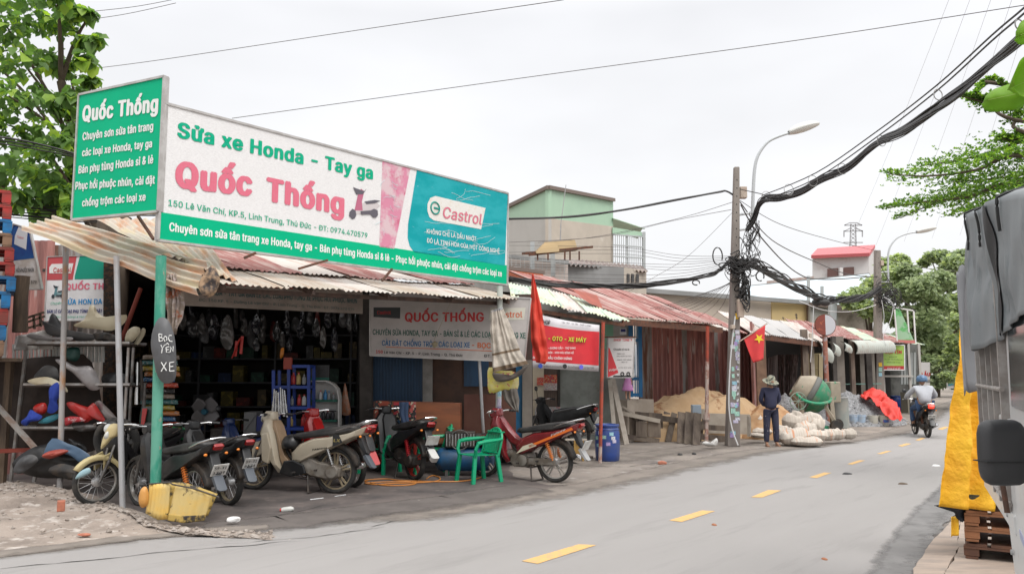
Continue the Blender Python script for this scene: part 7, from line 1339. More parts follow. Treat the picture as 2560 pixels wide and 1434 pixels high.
def lamp(label,pbase,pk_,pts,head,arm=()):
    t = thing('street_lamp',label,'street lamp',pbase); mb = MB(); P = smooth_path([p-pbase for p in pts],6); mb.tube(P,[.045-.015*i/len(P) for i in range(len(P))],10); mb.build('curved_pole',LG,t,smooth=True)
    for a,b in arm: mb = MB(); mb.tube([a-pbase,b-pbase],.03,8); mb.build('bracket',LG,t,smooth=True)
    a,b = head; a,b = a-pbase,b-pbase; ax = (b-a); L = ax.length; ax.normalize(); side = ax.cross(UP).normalized(); up = side.cross(ax); mb = MB()
    def sh(sgn,k):
        def f(s,t): 
            q = math.sin(math.pi*(.06+.90*s))**.55; ang = math.pi*t; return a+ax*L*s+side*math.cos(ang)*L*.20*q+up*sgn*math.sin(ang)*L*k*q
        return f
    mb.grid(sh(1,.20),14,8); mb.build('lamp_head',mat('lamp_cream',(.60,.60,.57),.4),t,smooth='all',thick=.01); mb = MB(); mb.grid(sh(-1,.10),14,8); mb.build('lamp_glass',mat('lamp_lens',(.62,.6,.56),.2),t,smooth='all')
y1 = g1_.y+.4; lb = D(1881,550,y1)
lamp('street lamp with large oval head curving out from the nearer pole',lb,None,[D(1881,552,y1),D(1883,480,y1),D(1887,420,y1),D(1897,385,y1),D(1920,355,y1),D(1950,340,y1),D(1977,332,y1)],(D(1972,334,y1),D(2047,310,y1)),((D(1838,538,g1_.y),D(1880,532,y1)),(D(1838,576,g1_.y),D(1870,572,y1))))
y2 = 34.3; lb = D(2221,706,y2)
lamp('farther street lamp with oval head over the trees',lb,None,[D(2221,706,y2),D(2220,650,y2),D(2224,620,y2),D(2240,597,y2),D(2265,585,y2),D(2292,580,y2)],(D(2291,581,y2),D(2340,570,y2)),((D(2195,681,34),D(2220,679,y2)),(D(2195,705,34),D(2220,704,y2))))
for i,(u0,v0,u1,v1,lab,y) in enumerate(((1848,468,1866,496,'small tan junction box high on the nearer utility pole',g1_.y+.1),(1842,748,1858,793,'cream meter cabinet fixed to the nearer utility pole',g1_.y-.15),(2200,651,2208,664,'small tan box on the farther utility pole',33.9),(1826,812,1836,822,'small grey box low on the nearer pole',g1_.y-.2))):
    a,b = D(u0,v0,y),D(u1,v1,y); mb = MB(); mb.box((a+b)/2,(abs(b.x-a.x),.18,abs(b.z-a.z))); mb.build('junction_box',mat('box_tan',(.46,.38,.31),.7,c2=(.35,.25,.2),sc=5),None,label=lab,cat='junction box',bevel=.012)
def cat(a,b,sag,n=26): return [a.lerp(b,i/n)-V((0,0,sag*4*(i/n)*(1-i/n))) for i in range(n+1)]
def bundle(name,label,P,n,rad,r,m,seed=0,cat_='cable bundle',loose=.3,world=None):
    """several strands following one path, twisting round it"""
    rr = random.Random(seed); P = smooth_path(P,6); mb = MB()
    for k in range(n):
        ph = rr.uniform(0,6.28); q = rad*rr.uniform(.2,1); tw = rr.uniform(2,7); pts = []
        for i,p in enumerate(P):
            t = i/(len(P)-1); f = 1+loose*math.sin(tw*t*3+ph); a = ph+tw*t*2.2; pts.append(p+V((math.cos(a)*q*f*.6,math.sin(a)*q*f*.6,math.sin(a*1.1)*q*f)))
        mb.tube(pts,r*rr.uniform(.7,1.3),5)
    return mb.build(name,m,None,smooth='all',label=label,cat=cat_)
yP = g1_.y
# thick bundle falling from the pole foot-point up to the upper right, with its carrier wires
Bp = [D(1868,575,yP-.2),D(1885,550,yP-.3),D(1905,503,yP-.6),D(1950,495,18),D(2000,480,17.2),D(2060,445,16),D(2120,418,15),D(2190,360,13.5),D(2260,325,12),D(2330,275,10.8),D(2400,225,9.6),D(2470,165,8.6),D(2560,85,7.4),D(2680,-40,6)]
bundle('cable_bundle','thick black cable bundle sweeping up from the nearer pole to the upper right',Bp,32,.105,.012,CAB,1)
for i,o in enumerate((0,14)):
    P = [D(1845,472,yP),D(1905,485-o*0,yP-.3)] if i == 0 else [D(1905,500,yP-.3)]
    P += [D(1912,486+o,18.6),D(2040,432+o,16),D(2190,330+o,13.5),D(2340,215+o,10.8),D(2480,88+o,8.6),D(2560,20+o,7.4),D(2680,-90+o,6)]
    mb = MB(); mb.tube(smooth_path(P,5),.011,6); mb.build('carrier_wire',CAB,None,smooth=True,label=['upper','lower'][i]+' straight carrier wire above the thick black bundle',cat='wire',group='carrier wires of the thick bundle')
for i,(u,v,y) in enumerate(((1916,490,18.6),(1972,472,17.4),(2032,450,16.2),(2106,420,15),(2204,350,13.2),(2345,235,10.6),(2548,60,7.6))): 
    mb = MB(); r_ = 14/2000*y; mb.ring(D(u,v+2,y),r_,.007,Matrix.Rotation(math.pi/2,3,'X') @ Matrix.Rotation(.3,3,'Y'),20,5); mb.build('cable_ring',GREY,None,smooth=True,label='grey hanger ring on the thick bundle, %s' % ['nearest the pole','second from the pole','third from the pole','fourth from the pole','fifth from the pole','sixth, before the branches','last, at the picture edge'][i],cat='ring',group='hanger rings on the thick bundle')
bundle('cable_bundle','sagging cable bundle hanging between the two utility poles',[D(1860,655,yP),D(1895,668,20),D(1950,700,22),D(2010,730,25),D(2055,748,28),D(2110,748,30),D(2160,740,32),D(2200,722,33.8)],20,.15,.019,CAB,2,loose=.5)
bundle('cable_bundle','black cable bundle running left from the nearer pole over the red roof',[D(1826,650,yP),D(1800,675,yP-.2),D(1775,688,18),D(1700,702,17.2),D(1600,714,16.4),D(1500,716,15.8),D(1400,710,15.6),D(1272,694,16)],14,.055,.012,CAB,3,loose=.4)
bundle('cable_bundle','taut twisted cable running left from the nearer pole top to the long sign',[D(1836,490,yP),D(1815,478,yP),D(1795,480,18.4),D(1700,498,17.8),D(1560,524,17),D(1420,542,16.4),D(1268,548,16),D(1100,550,16)],4,.02,.018,CAB,4,loose=.1)
# tangles on the pole
def tangle(label,c_,n,rx,rz,r,seed,y,m=CAB):
    rr = random.Random(seed); mb = MB()
    for k in range(n):
        cx,cz,a0 = rr.gauss(0,rx*.35),rr.gauss(0,rz*.35),rr.uniform(0,6.28); ra,rb = rx*rr.uniform(.25,.8),rz*rr.uniform(.2,.6); pts = []
        L = rr.uniform(.7,2.0)
        for i in range(15): a = a0+2*math.pi*L*i/14; pts.append(D(c_[0],c_[1],y)+V((cx+ra*math.cos(a)*(1+.15*math.sin(3*a)),rr.uniform(-.02,.02)-.12+.08*math.sin(a),cz+rb*math.sin(a+.4*k)-.02*i)))
        mb.tube(smooth_path(pts,3),r*rr.uniform(.6,1.3),5)
    return mb.build('cable_tangle',m,None,smooth='all',label=label,cat='cable tangle')
tangle('dense knot of black cable where the bundles meet the nearer pole',(1846,650),26,.30,.34,.012,5,yP-.1); tangle('hanging black coils below the knot on the nearer pole',(1856,712),14,.16,.52,.013,6,yP-.1); tangle('loose loops of wire between lamp bracket and knot',(1872,590),14,.22,.6,.007,7,yP); tangle('nest of dark cables on the farther utility pole',(2212,740),24,.55,.6,.014,8,33.7)
mb = MB(); mb.tube(smooth_path([D(1838,790,yP-.2),D(1826,900,yP-.2),D(1822,1010,yP-.2),D(1830,1070,yP-.2),D(1845,1112,yP-.25)]),.016,6); mb.build('white_conduit',mat('white_tube',(.6,.6,.6),.5),None,smooth=True,label='thin white conduit running down the nearer utility pole',cat='conduit')
for i,(u,v,w_,h_,lab) in enumerate(((1812,663,30,14,'left of the pole'),(1794,640,24,44,'upper left of the pole'),(1900,690,20,24,'right of the pole'),(1740,706,18,12,'hanging from the left bundle'))):
    c_ = D(u,v,yP-.1); mb = MB(); mb.tube([c_+V((w_/2000*yP/1*math.cos(a)*.5,0,h_/2000*yP*math.sin(a)*.5)) for a in [k*.35-.5 for k in range(17)]],.016,6); mb.build('cable_loop',CAB,None,smooth=True,label='thick black cable loop '+lab,cat='cable loop',group='cable loops at the nearer pole')
for i,(u,lab) in enumerate(((2042,'left'),(2062,'right'))):
    mb = MB(); mb.lathe([(.0,-.16),(.09,-.14),(.13,0),(.09,.14),(0,.16)],D(u,756,27.6),12,Matrix.Rotation(math.pi/2,3,'Y')); mb.build('splice_closure',CAB,None,smooth=True,label=lab+' black splice canister hanging from the sagging bundle',cat='splice canister',group='splice canisters on the sagging bundle')
wl = []
def wire(label,P,r=.006,m=CABT,n=8): mb = MB(); mb.tube(smooth_path(P,n) if len(P) > 2 else P,r,4); return mb.build('wire',m,None,smooth=True,label=label,cat='wire')
wire('long thin wire crossing the sky from upper right to above the long sign',[D(2570,12,20),D(2000,100,24),D(1300,196,26),D(580,296,28)],.012)
wire('thin wire high in the sky from the top edge down to the left tree',[D(1410,0,20),D(900,75,24),D(400,150,26),D(205,175,28)],.011); wire('short wire at the top left sky, upper one',[D(430,0,20),D(330,18,20),D(180,34,20)],.008); wire('short wire at the top left sky, lower one',[D(440,8,20),D(300,38,20),D(120,62,20)],.008)
for i in range(3): wire('black cable crossing the left tree, %s of three' % ['top','middle','lowest'][i],[D(-60,336+i*7,12),D(60,352+i*8,12.6),D(200,388+i*4,13.4),D(330,430+i*4,14)],[.016,.011,.011][i],CAB)
for i in range(9):
    v = 490+i*7; wire('dark wire under the left tree, number %s from the top' % ['one','two','three','four','five','six','seven','eight','nine'][i],[D(-60,v-14+R.uniform(-8,8),15),D(60,v,15.5),D(200,v+6+R.uniform(-4,6),16),D(420,v+10+R.uniform(-5,8),17)],[.02,.008,.014,.008,.02,.008,.012,.02,.01][i],CAB)
tg = [('thin wire from the nearer pole to the farther pole top, upper',[D(1848,500,yP),D(1950,560,22),D(2080,600,28),D(2195,628,34)],.01),('wire sagging from the nearer pole to the farther, middle',[D(1850,505,yP),D(1930,600,22),D(2040,655,27),D(2120,685,31),D(2196,692,34)],.016),('wire sagging deep toward the far trees',[D(1852,512,yP),D(1900,590,20),D(1990,680,24),D(2060,698,28),D(2195,690,34)],.02),('wire right of the farther pole descending to the right',[D(2198,640,34),D(2300,668,36),D(2420,680,36)],.012),('dark wire dropping behind the trees from the farther pole',[D(2200,660,34),D(2240,730,34),D(2290,780,34)],.018),
      ('wire from the nearer pole down left to the annex',[D(1832,530,yP),D(1720,640,22),D(1640,690,24),D(1560,735,26)],.006),('upper of two thin wires running left from the pole',[D(1832,505,yP),D(1700,545,22),D(1500,590,25),D(1345,606,26.3)],.007),('lower of two thin wires running left from the pole',[D(1828,524,yP),D(1680,552,22),D(1500,592,25),D(1262,606,26)],.007)]
for l,P,r in tg: wire(l,P,r)
rr = random.Random(9)
nml = ['top','second','third','fourth','fifth','sixth','seventh','eighth','ninth','lowest']
for i in range(10):
    a = D(1834,640+i*3,yP); v = 612+i*11; wire('faint thin wire fanning left from the pole knot, %s of the fan' % nml[i],[a,D(1700,(640+v)/2+12+i*2,21),D(1540,v+rr.uniform(0,12),24),D(1265,v+rr.uniform(-4,10),27)],.0055)
for i in range(9):
    a = D(1836,690+i*2,yP); u = 1780-i*42; wire('faint service wire dropping from the pole to the roofs, %s counting from the pole' % (nml[:9][i] if i else 'first'),[a,D((1836+u)/2,760+i*1,20.5),D(u,788+rr.uniform(-10,14),22)],.0055)
for i in range(6): wire('long faint sky wire at right, %s from the left' % ['first','second','third','fourth','fifth','last'][i],[D(2120+i*70,620-i*8,120),D(2230+i*60,360,90),D(2380+i*52,-20,60)],.012,mat('faint_wire',(.3,.3,.32),.6))
for i,(P) in enumerate(([(2210,742),(2232,760),(2226,800),(2208,840),(2216,862)],[(2204,750),(2210,790),(2206,830),(2222,840)],[(1998,752),(2060,775),(2130,778),(2190,762)],[(2034,764),(2030,860),(2026,905)])): wire(['white wire curling down beside the farther pole, right one','white wire curling down beside the farther pole, left one','pale wire sagging before the yellow bay','white cord dangling in front of the traffic mirror'][i],[D(u,v,30 if i < 3 else 24) for u,v in P],.012,mat('white_tube',(.6,.6,.6),.5))
# national flag on the pole
pnf = PLd(1880,860,yP-.3,(1,.1,0)); nf_ = thing('national_flag','red flag with yellow star on a slanting stick at the nearer utility pole','flag',pnf.M)
RN = mat('flag_red',(.66,.05,.05),.7,c2=(.58,.04,.05),sc=3); fl1 = [pnf.px(1860,847),pnf.px(1884,906)]; fr1 = [pnf.px(1912,812),pnf.px(1910,897)]
def ff(s,t,o=0):
    p = fl1[0].lerp(fl1[1],t).lerp(fr1[0].lerp(fr1[1],t),s); p.y += .035*math.sin(5.5*s+2*t)+o; return p
mb = MB(); mb.grid(lambda s,t: ff(s,t),18,14); mb.build('cloth',RN,nf_,smooth='all',thick=.004)
mb = MB(); n = 10; cs_ = []
cc = pnf.px(1896,846); uu = (fr1[0]-fl1[0]).normalized(); vv = V((uu.z,0,-uu.x))*-1
for i in range(10): a = math.pi/2+math.pi*i/5; r_ = (.125 if i % 2 == 0 else .05); cs_.append(cc+uu*r_*math.cos(a)+vv*r_*math.sin(a)+V((0,.035*math.sin(5.5*.55+.8)-.022,0)))
mb.add([cc+V((0,.035*math.sin(3.8)-.022,0))]+cs_,[(0,i+1,(i+1) % 10+1) for i in range(10)]); mb.build('star',mat('star_yellow',(.75,.55,.02),.6),nf_)
mb = MB(); mb.tube([pnf.px(1846,855),pnf.px(1918,808)],.014,8); mb.build('stick',mat('stick_wood',(.4,.3,.24),.7),nf_,smooth=True)
# ================================================================ trees
def leafshape(L,W,fold=.15,n=3): 
    """a small leaf: a folded pointed blade, base at the origin, tip along +x"""
    return [(0,0,0),(L*.3,W*.5,fold*W),(L*.7,W*.36,fold*W),(L,0,-.1*L),(L*.7,-W*.36,fold*W),(L*.3,-W*.5,fold*W),(L*.5,0,0)],[(0,6,1),(1,6,2),(2,6,3),(3,6,4),(4,6,5),(5,6,0)]
def rotm(rr,droop=.6):
    return Matrix.Rotation(rr.uniform(0,6.28),3,'Z') @ Matrix.Rotation(rr.gauss(droop,.45),3,'Y') @ Matrix.Rotation(rr.gauss(0,.5),3,'X')
def crown(mb,pts,n,L,rr,spread,droop=.5,simple=False):
    V2,F2 = leafshape(L,L*.8) if not simple else ([(0,0,0),(L*.5,L*.38,.03),(L,0,0),(L*.5,-L*.38,.03)],[(0,1,2,3)])
    for _ in range(n):
        c,r = rr.choice(pts); d = V((rr.gauss(0,1),rr.gauss(0,1),rr.gauss(0,1))).normalized()*r*(rr.random()**.4); s = rr.uniform(.6,1.25); Rm = rotm(rr,droop); p0 = c+V((d.x,d.y,d.z*.75))
        mb.mi = rr.choice((0,0,0,1,1,2)); mb.add([p0+(Rm @ V(v))*s for v in V2],F2)
LA = leafmat('leaf_mid',(.17,.28,.08),(.13,.23,.06)); LB = leafmat('leaf_dark',(.09,.16,.05),(.12,.20,.07)); LC = leafmat('leaf_light',(.38,.52,.10),(.28,.43,.08)); BARK = mat('bark',(.12,.09,.065),.95,c2=(.06,.045,.035),sc=6,st=(1,1,.3),bump=.6)
# left tree with broad heart-shaped leaves
lt_ = thing('broadleaf_tree','tall green tree with broad leaves rising behind the pallets at left','tree',V((-8.2,17.5,0)))
mb = MB(); tr = [V((-8.4,17.6,0)),V((-8.5,17.4,2)),V((-8.8,17.2,4)),V((-9.3,17.0,6)),V((-9.8,16.8,8))]; mb.tube(tr,[.26,.24,.2,.15,.09],10); mb.build('trunk',BARK,lt_,smooth=True,world=True)
rr = random.Random(21); cl = []
YT = 16.2
for u,v,r in ((20,60,.8),(90,50,.75),(160,60,.6),(200,30,.4),(60,150,.9),(130,150,.7),(180,170,.5),(215,100,.25),(238,35,.16),(245,98,.16),(30,240,.9),(110,250,.8),(170,260,.6),(205,235,.4),(235,200,.2),(20,330,.9),(100,340,.8),(160,360,.6),(40,420,.8),(120,440,.7),(180,440,.45),(210,480,.3),(60,490,.5),(140,500,.35),(-40,130,1.0),(-50,300,1.0),(-40,440,.8),(70,-20,.8),(150,-10,.6),(-30,-30,1),(185,520,.22),(110,525,.3),(190,330,.5),(215,400,.4),(230,300,.3),(225,150,.3),(150,470,.5),(90,400,.8),(200,440,.35),(20,500,.5)):
    cl.append((D(u-8,v,YT+rr.uniform(-.9,1.2)),r*.60))
for i,(c,r) in enumerate(cl[::2]): 
    k = min(4,max(1,int(c.z/2.2))); mb = MB(); a = tr[k]; m_ = a.lerp(c,.5)+V((0,0,.25)); mb.tube(smooth_path([a,m_,c],4),[.06-.045*j/8 for j in range(9)],6); mb.build('branch',BARK,lt_,smooth=True,world=True)
mb = MB(); crown(mb,cl,3400,.20,rr,0,.7); mb.build('foliage',[LA,LB,LC],lt_,world=True,smooth='all',kind='stuff')
V2,F2 = leafshape(.30,.26); lm = []
for m in (LC,LA,LA,LB):
    me = bpy.data.meshes.new('leaf'); me.from_pydata(V2,[],F2); me.materials.append(m); me.polygons.foreach_set('use_smooth',[True]*len(F2)); lm.append(me)
IW = WM[lt_.name].inverted()
for i in range(290):
    c,r = rr.choice(cl); d = V((rr.gauss(0,1),-abs(rr.gauss(0,1))-.3,rr.gauss(0,1))).normalized()*r*rr.uniform(.8,1.12); o = bpy.data.objects.new('leaf',rr.choice(lm)); COL.objects.link(o); o.parent = lt_; o.matrix_local = IW @ (Matrix.Translation(c+V((d.x,d.y,d.z*.8))) @ rotm(rr,.8).to_4x4() @ Matrix.Scale(rr.uniform(.7,1.15),4))
mb = MB(); q = D(288,560,13.6); mb.tube([V((q.x,q.y,2.6)),q,q+V((0,0,.12))],[.26,.28,.26],12); mb.build('cut_stump',BARK,None,smooth=True,label='cut tree stump top showing between the square sign and the rusty roof',cat='stump')
# layered small-leaved tree at the right
rt = thing('layered_tree','tree with flat layered branches of small leaves reaching in from the right','tree',V((10.2,12.5,0)))
mb = MB(); mb.tube([V((10.2,12.5,0)),V((10.2,12.5,3)),V((10.1,12.4,5)),V((10.0,12.3,7.5))],[.2,.17,.13,.05],10); mb.build('trunk',BARK,rt,smooth=True,world=True)
LS = leafmat('small_leaf',(.12,.22,.05),(.09,.18,.04)); LS2 = leafmat('small_leaf_light',(.26,.40,.07),(.2,.33,.06)); rr = random.Random(31); mbL = MB()
lay = [((2215,520),(2300,506),(2420,492),(2560,455),12.0,.10),((2250,545),(2360,500),(2460,480),(2600,440),12.5,.13),((2222,435),(2320,440),(2440,425),(2560,390),11.8,.13),((2300,415),(2400,400),(2480,380),(2600,350),12.4,.15),((2400,535),(2460,515),(2520,495),(2600,470),11.6,.12),((2470,395),(2540,385),(2600,375),(2700,370),11.7,.12),((2500,345),(2530,350),(2580,340),(2640,330),12.2,.05),((2400,240),(2440,250),(2480,262),(2540,300),12.0,.035),((2500,205),(2530,240),(2545,290),(2560,330),12.0,.03),((2440,235),(2460,215),(2475,205),(2500,210),12.1,.02),((2380,455),(2450,450),(2540,440),(2640,420),12.6,.15)]
for bi,(a,b,c,d,y,sp) in enumerate(lay):
    P = smooth_path([D(*q,y+.3*math.sin(k)) for k,q in enumerate((a,b,c,d))]+[V((10.1,12.4,D(*d,y).z-.2))],6); mb = MB(); n = len(P); mb.tube(P,[.006+.035*i/n for i in range(n)],6); mb.build('branch',BARK,rt,smooth=True,world=True)
    for i,p in enumerate(P[:-4] if sp > .06 else P[:-10]):
        t = i/n
        for k in range(int(13+22*min(1,t*3))):
            w_ = sp*(.5+2.2*min(1,t*2.5)); q = p+V((rr.gauss(0,w_*.8),rr.gauss(0,w_*1.6),rr.gauss(.02,w_*.17)))
            for j in range(5):
                a_ = rr.uniform(0,6.28); el = rr.uniform(.1,1.0); L = rr.uniform(.035,.065); dr = V((math.cos(a_)*math.cos(el),math.sin(a_)*math.cos(el),math.sin(el))); sd = dr.cross(UP).normalized(); mbL.mi = 1 if rr.random() < .38 else 0
                mbL.add([q,q+dr*L*.6+sd*L*.3,q+dr*L,q+dr*L*.6-sd*L*.3],[(0,1,2,3)])
mbL.build('foliage',[LS,LS2],rt,world=True,kind='stuff')
bl = thing('near_leaf_branch','two big bright green leaves hanging in close at the right edge','branch',D(2600,200,2.2)); BLM = leafmat('big_leaf',(.24,.42,.03),(.20,.37,.03))
def bigleaf(base,tip,w,y,tilt):
    a,b = D(*base,y),D(*tip,y+.05); ax = b-a; sd = V((-ax.z,0,ax.x)).normalized(); mb = MB()
    def f(s,t): x = s; q = max(0,math.sin(math.pi*min(1,x**.8)))**.45*w; yy = (t-.5)*2; return a+ax*x+sd*yy*q+V((0,tilt*(yy*yy)*.03+.01*math.sin(9*x)*yy,.0))
    mb.grid(f,16,8); mb.build('leaf',BLM,bl,smooth='all',world=True,thick=.0006)
    mb = MB(); mb.tube([a,b],.0007,4); mb.build('midrib',mat('midrib',(.35,.5,.1),.5),bl,world=True)
bigleaf((2590,225),(2470,250),.040,2.2,1); bigleaf((2640,170),(2518,225),.066,2.15,-1); bigleaf((2640,40),(2552,88),.04,2.3,1)
mb = MB(); mb.tube([D(2640,120,2.2),D(2600,200,2.2),D(2610,260,2.25)],.003,6); mb.build('twig',BARK,bl,world=True)
# trees at the road bend
FA = leafmat('far_leaf',(.33,.39,.22),(.28,.34,.18)); FB = leafmat('far_leaf_dark',(.22,.27,.16),(.25,.31,.18)); FC = leafmat('far_leaf_light',(.48,.56,.24),(.42,.5,.2))
def ftree(label,x,y,hs,seed,n,L,mats,tr_h=3):
    rr = random.Random(seed); t = thing('roadside_tree',label,'tree',V((x,y,0)),'trees at the road bend'); mb = MB(); mb.tube([(0,0,0),(.1,0,tr_h*.5),(-.05,0,tr_h),(.1,0,tr_h+1.5)],[.22,.18,.15,.06],8); mb.build('trunk',BARK,t,smooth=True)
    pts = [(p-V((x,y,0)),r) for p,r in hs]
    for p,r in pts[::2]: mb = MB(); mb.tube(smooth_path([V((0,0,tr_h*.8)),V((p.x*.4,p.y*.4,(p.z+tr_h)*.5)),p],3),[.09-.07*j/6 for j in range(7)],5); mb.build('branch',BARK,t,smooth=True)
    mb = MB(); crown(mb,pts,n,L,rr,0,.4,simple=True); mb.build('crown',mats,t,kind='stuff')
def cl_(lst,y,s=1): return [(D(u,v,y+rr.uniform(-1,1)),r*s/2000*y) for u,v,r in lst]
rr = random.Random(40)
ftree('feathery pale green tree just behind the farther utility pole',D(2180,935,44).x,44,cl_([(2150,735,30),(2190,710,36),(2235,690,42),(2130,755,22),(2215,660,26),(2250,650,22),(2170,770,30),(2110,745,14),(2200,780,34)],44),41,5200,.28,[FA,FC,FA],3)
ftree('broad dark green tree right of the farther pole, over the upright sign',D(2285,935,42).x,42,cl_([(2260,730,40),(2300,720,46),(2250,790,36),(2300,790,46),(2340,760,40),(2330,830,44),(2290,850,36),(2350,880,34),(2320,905,26),(2270,680,30),(2345,700,36)],42),42,9000,.26,[FA,FB,FA],3.5)
ftree('taller tree with yellowish top leaves beside the truck cover',D(2390,935,46).x,46,cl_([(2350,640,24),(2385,660,34),(2370,700,40),(2410,640,26),(2420,700,38),(2400,760,44),(2380,830,40),(2400,890,36),(2325,640,12),(2310,655,10),(2440,660,34),(2440,800,40)],46),43,8500,.28,[FA,FB,FC],4)
ftree('dark tree with dangling bright leaves above the far road',D(2420,935,38).x,38,cl_([(2400,800,28),(2420,850,34),(2395,870,30),(2375,900,26),(2440,900,40),(2410,930,24),(2385,850,20),(2450,760,40),(2370,940,16)],38),44,6500,.20,[FA,FC,FB],3)
ftree('dense tree filling the gap at the far road bend',D(2340,935,60).x,60,cl_([(2280,840,40),(2340,850,50),(2400,850,50),(2300,900,40),(2370,910,46),(2430,900,40),(2340,780,60),(2420,760,60),(2260,900,30),(2480,820,60),(2520,860,60),(2340,950,24),(2400,955,24)],60),45,7500,.42,[FB,FB,FA],2)
hill = MB(); 
for i in range(14): pass
fh = [(D(2480+k*60,860+20*math.sin(k),75),3.2) for k in range(8)]+[(D(2460+k*60,800,80),4) for k in range(8)]+[(D(2470+k*60,920,74),3.0) for k in range(8)]
mb = MB(); crown(mb,fh,5000,.6,rr,0,.4,simple=True); mb.build('far_wood',[FB,FA,FA],None,label='mass of distant trees behind the parked truck',kind='stuff')
# ================================================================ the covered lorry at the right edge
WHT = mat('lorry_white',(.58,.58,.57),.35,c2=(.48,.44,.4),sc=2,lo=.5,hi=.7,c3=(.3,.16,.08),sc3=9,lo3=.68,hi3=.72,coat=.2)
LE = V((.447,.894,0)); LO = V((2.0,3.04,0))
PT = PL(LO,LE)                              # left flank of the lorry, seen edge-on from the road
lor = thing('lorry','white lorry with grey tarpaulin over its load parked at the right edge','lorry',PT.M)
def lq(name,pts,y0,y1,m,par=lor,**k): mb = MB(); mb.prism([(p[0],p[1]) for p in pts],y0,y1); return mb.build(name,m,par,**k)
def L2(u,v): p = PT.px(u,v); return (p.x,p.z)
# along x = distance down the flank (0 = near), z = up ; body lies on the -y side of the flank plane
S_ = -1
lq('cab_door',[(-1.0,.55),(1.55,.62),(1.95,1.22),(1.9,1.45),(-1.0,1.42)],0,-.06,WHT,bevel=.01)
lq('window_frame',[(-1.0,1.42),(1.3,1.45),(1.2,2.25),(-1.0,2.3)],-.005,-.06,mat('frame_white_grey',(.45,.45,.45),.4))
lq('window',[(-1.0,1.5),(1.16,1.52),(1.06,2.16),(-1.0,2.2)],-.0005,-.004,mat('cab_glass',(.05,.06,.065),.08))
SB = mat('galvanised_side',(.36,.38,.39),.45,.4,c2=(.28,.29,.3),sc=2,c3=(.42,.42,.42),sc3=40,lo3=.5,hi3=.6)
lq('side_panel',[(1.35,.95),(3.3,.95),(3.3,2.3),(1.35,2.3)],-.03,-.1,SB)
for x in (1.45,1.9,2.3,2.8,3.22): lq('side_rib',[(x,.95),(x+.05,.95),(x+.05,2.3),(x,2.3)],.02,-.03,mat('weathered_rib',(.25,.22,.2),.7,c2=(.4,.38,.36),sc=9))
for z in (1.0,1.3,1.6): mb = MB(); mb.tube([(1.4,.015,z),(3.3,.015,z)],.014,6); mb.build('side_rail',mat('weathered_rib',(.25,.22,.2),.7),lor)
lq('sill',[(1.3,.86),(3.3,.86),(3.3,.96),(1.3,.96)],.01,-.15,WHT,bevel=.01)
lq('skirt_panel',[(-1,.40),(1.28,.50),(1.52,.60),(-1,.54)],.004,-.05,mat('lorry_lower',(.50,.48,.46),.5,c2=(.3,.26,.22),sc=4))
for x,z in ((1.86,1.22),(1.78,1.08),(1.66,.92),(1.55,.74)): mb = MB(); mb.lathe([(.0,.015),(.014,.012),(.016,0)],(x-.05,.004,z),8,Matrix.Rotation(-math.pi/2,3,'X')); mb.build('bolt',GREY,lor)
for p,q in (((.35,1.22),(.35,.98)),((-.1,1.22),(-.1,1.0))): lq('door_handle',[(p[0],q[1]),(p[0]+.03,q[1]),(p[0]+.03,p[1]),(p[0],p[1])],.03,0,BLACKP)
mb = MB(); mb.tube([(1.30,.03,1.30),(1.28,.06,1.26),(1.26,.05,1.1),(1.25,.04,.98)],.013,8); mb.build('latch_rod',RUST,lor,smooth=True)
for i in range(4): lq('faded_lettering',[(.1+i*.28,.80+.02*i),(.28+i*.28,.82+.02*i),(.30+i*.28,.86+.02*i),(.12+i*.28,.84+.02*i)],.0035,0,mat('faded_blue_print',(.34,.36,.50),.5))
# mirror
mir = D(2506,1130,3.35); mb = MB(); sx = .095; n = 20
def se(a,e): return math.copysign(abs(a)**e,a)
for j in range(13):
    b = -math.pi/2+math.pi*j/12
    for i in range(n): a = 2*math.pi*i/n; mb.v.append(mir+V((.095*se(math.cos(a),.45)*se(math.cos(b),.35),.05*se(math.sin(b),1),.135*se(math.sin(a),.45)*se(math.cos(b),.35))))
for j in range(12):
    for i in range(n): mb.f.append([j*n+i,j*n+(i+1) % n,(j+1)*n+(i+1) % n,(j+1)*n+i]); mb.m.append(0)
mo = mb.build('door_mirror',mat('mirror_black',(.035,.035,.037),.5,bump=.15,bsc=300),lor,smooth='all',world=True)
mb = MB(); mb.tube([mir+V((.05,0,-.06)),mir+V((.20,-.05,-.09))],[.04,.03],10); mb.build('mirror_arm',BLACKP,lor,smooth=True,world=True)
mb = MB(); mb.box(mir+V((0,-.002,-.035)),(.192,.102,.004)); mb.build('mirror_seam',INK,lor,world=True)
for x in (2.1,):
    mb = MB(); mb.lathe([(.2,-.1),(.38,-.1),(.40,-.05),(.40,.05),(.38,.1),(.2,.1)],(.55,-.35,.40),26,RX); mb.build('wheel',RUBBER,lor,smooth=True)
    mb = MB(); mb.lathe([(.2,-.1),(.38,-.1),(.40,-.05),(.40,.05),(.38,.1),(.2,.1)],(3.0,-.45,.40),26,RX); mb.build('wheel',RUBBER,lor,smooth=True)
lq('load_bed',[(1.3,.78),(3.5,.78),(3.5,.86),(1.3,.86)],-.1,-1.9,ENGD); lq('headboard',[(1.3,.9),(1.36,.9),(1.36,2.5),(1.3,2.5)],-.1,-1.9,SB); lq('cab_roof',[(-1,2.28),(1.25,2.25),(1.2,2.36),(-1,2.4)],-.02,-1.7,WHT)
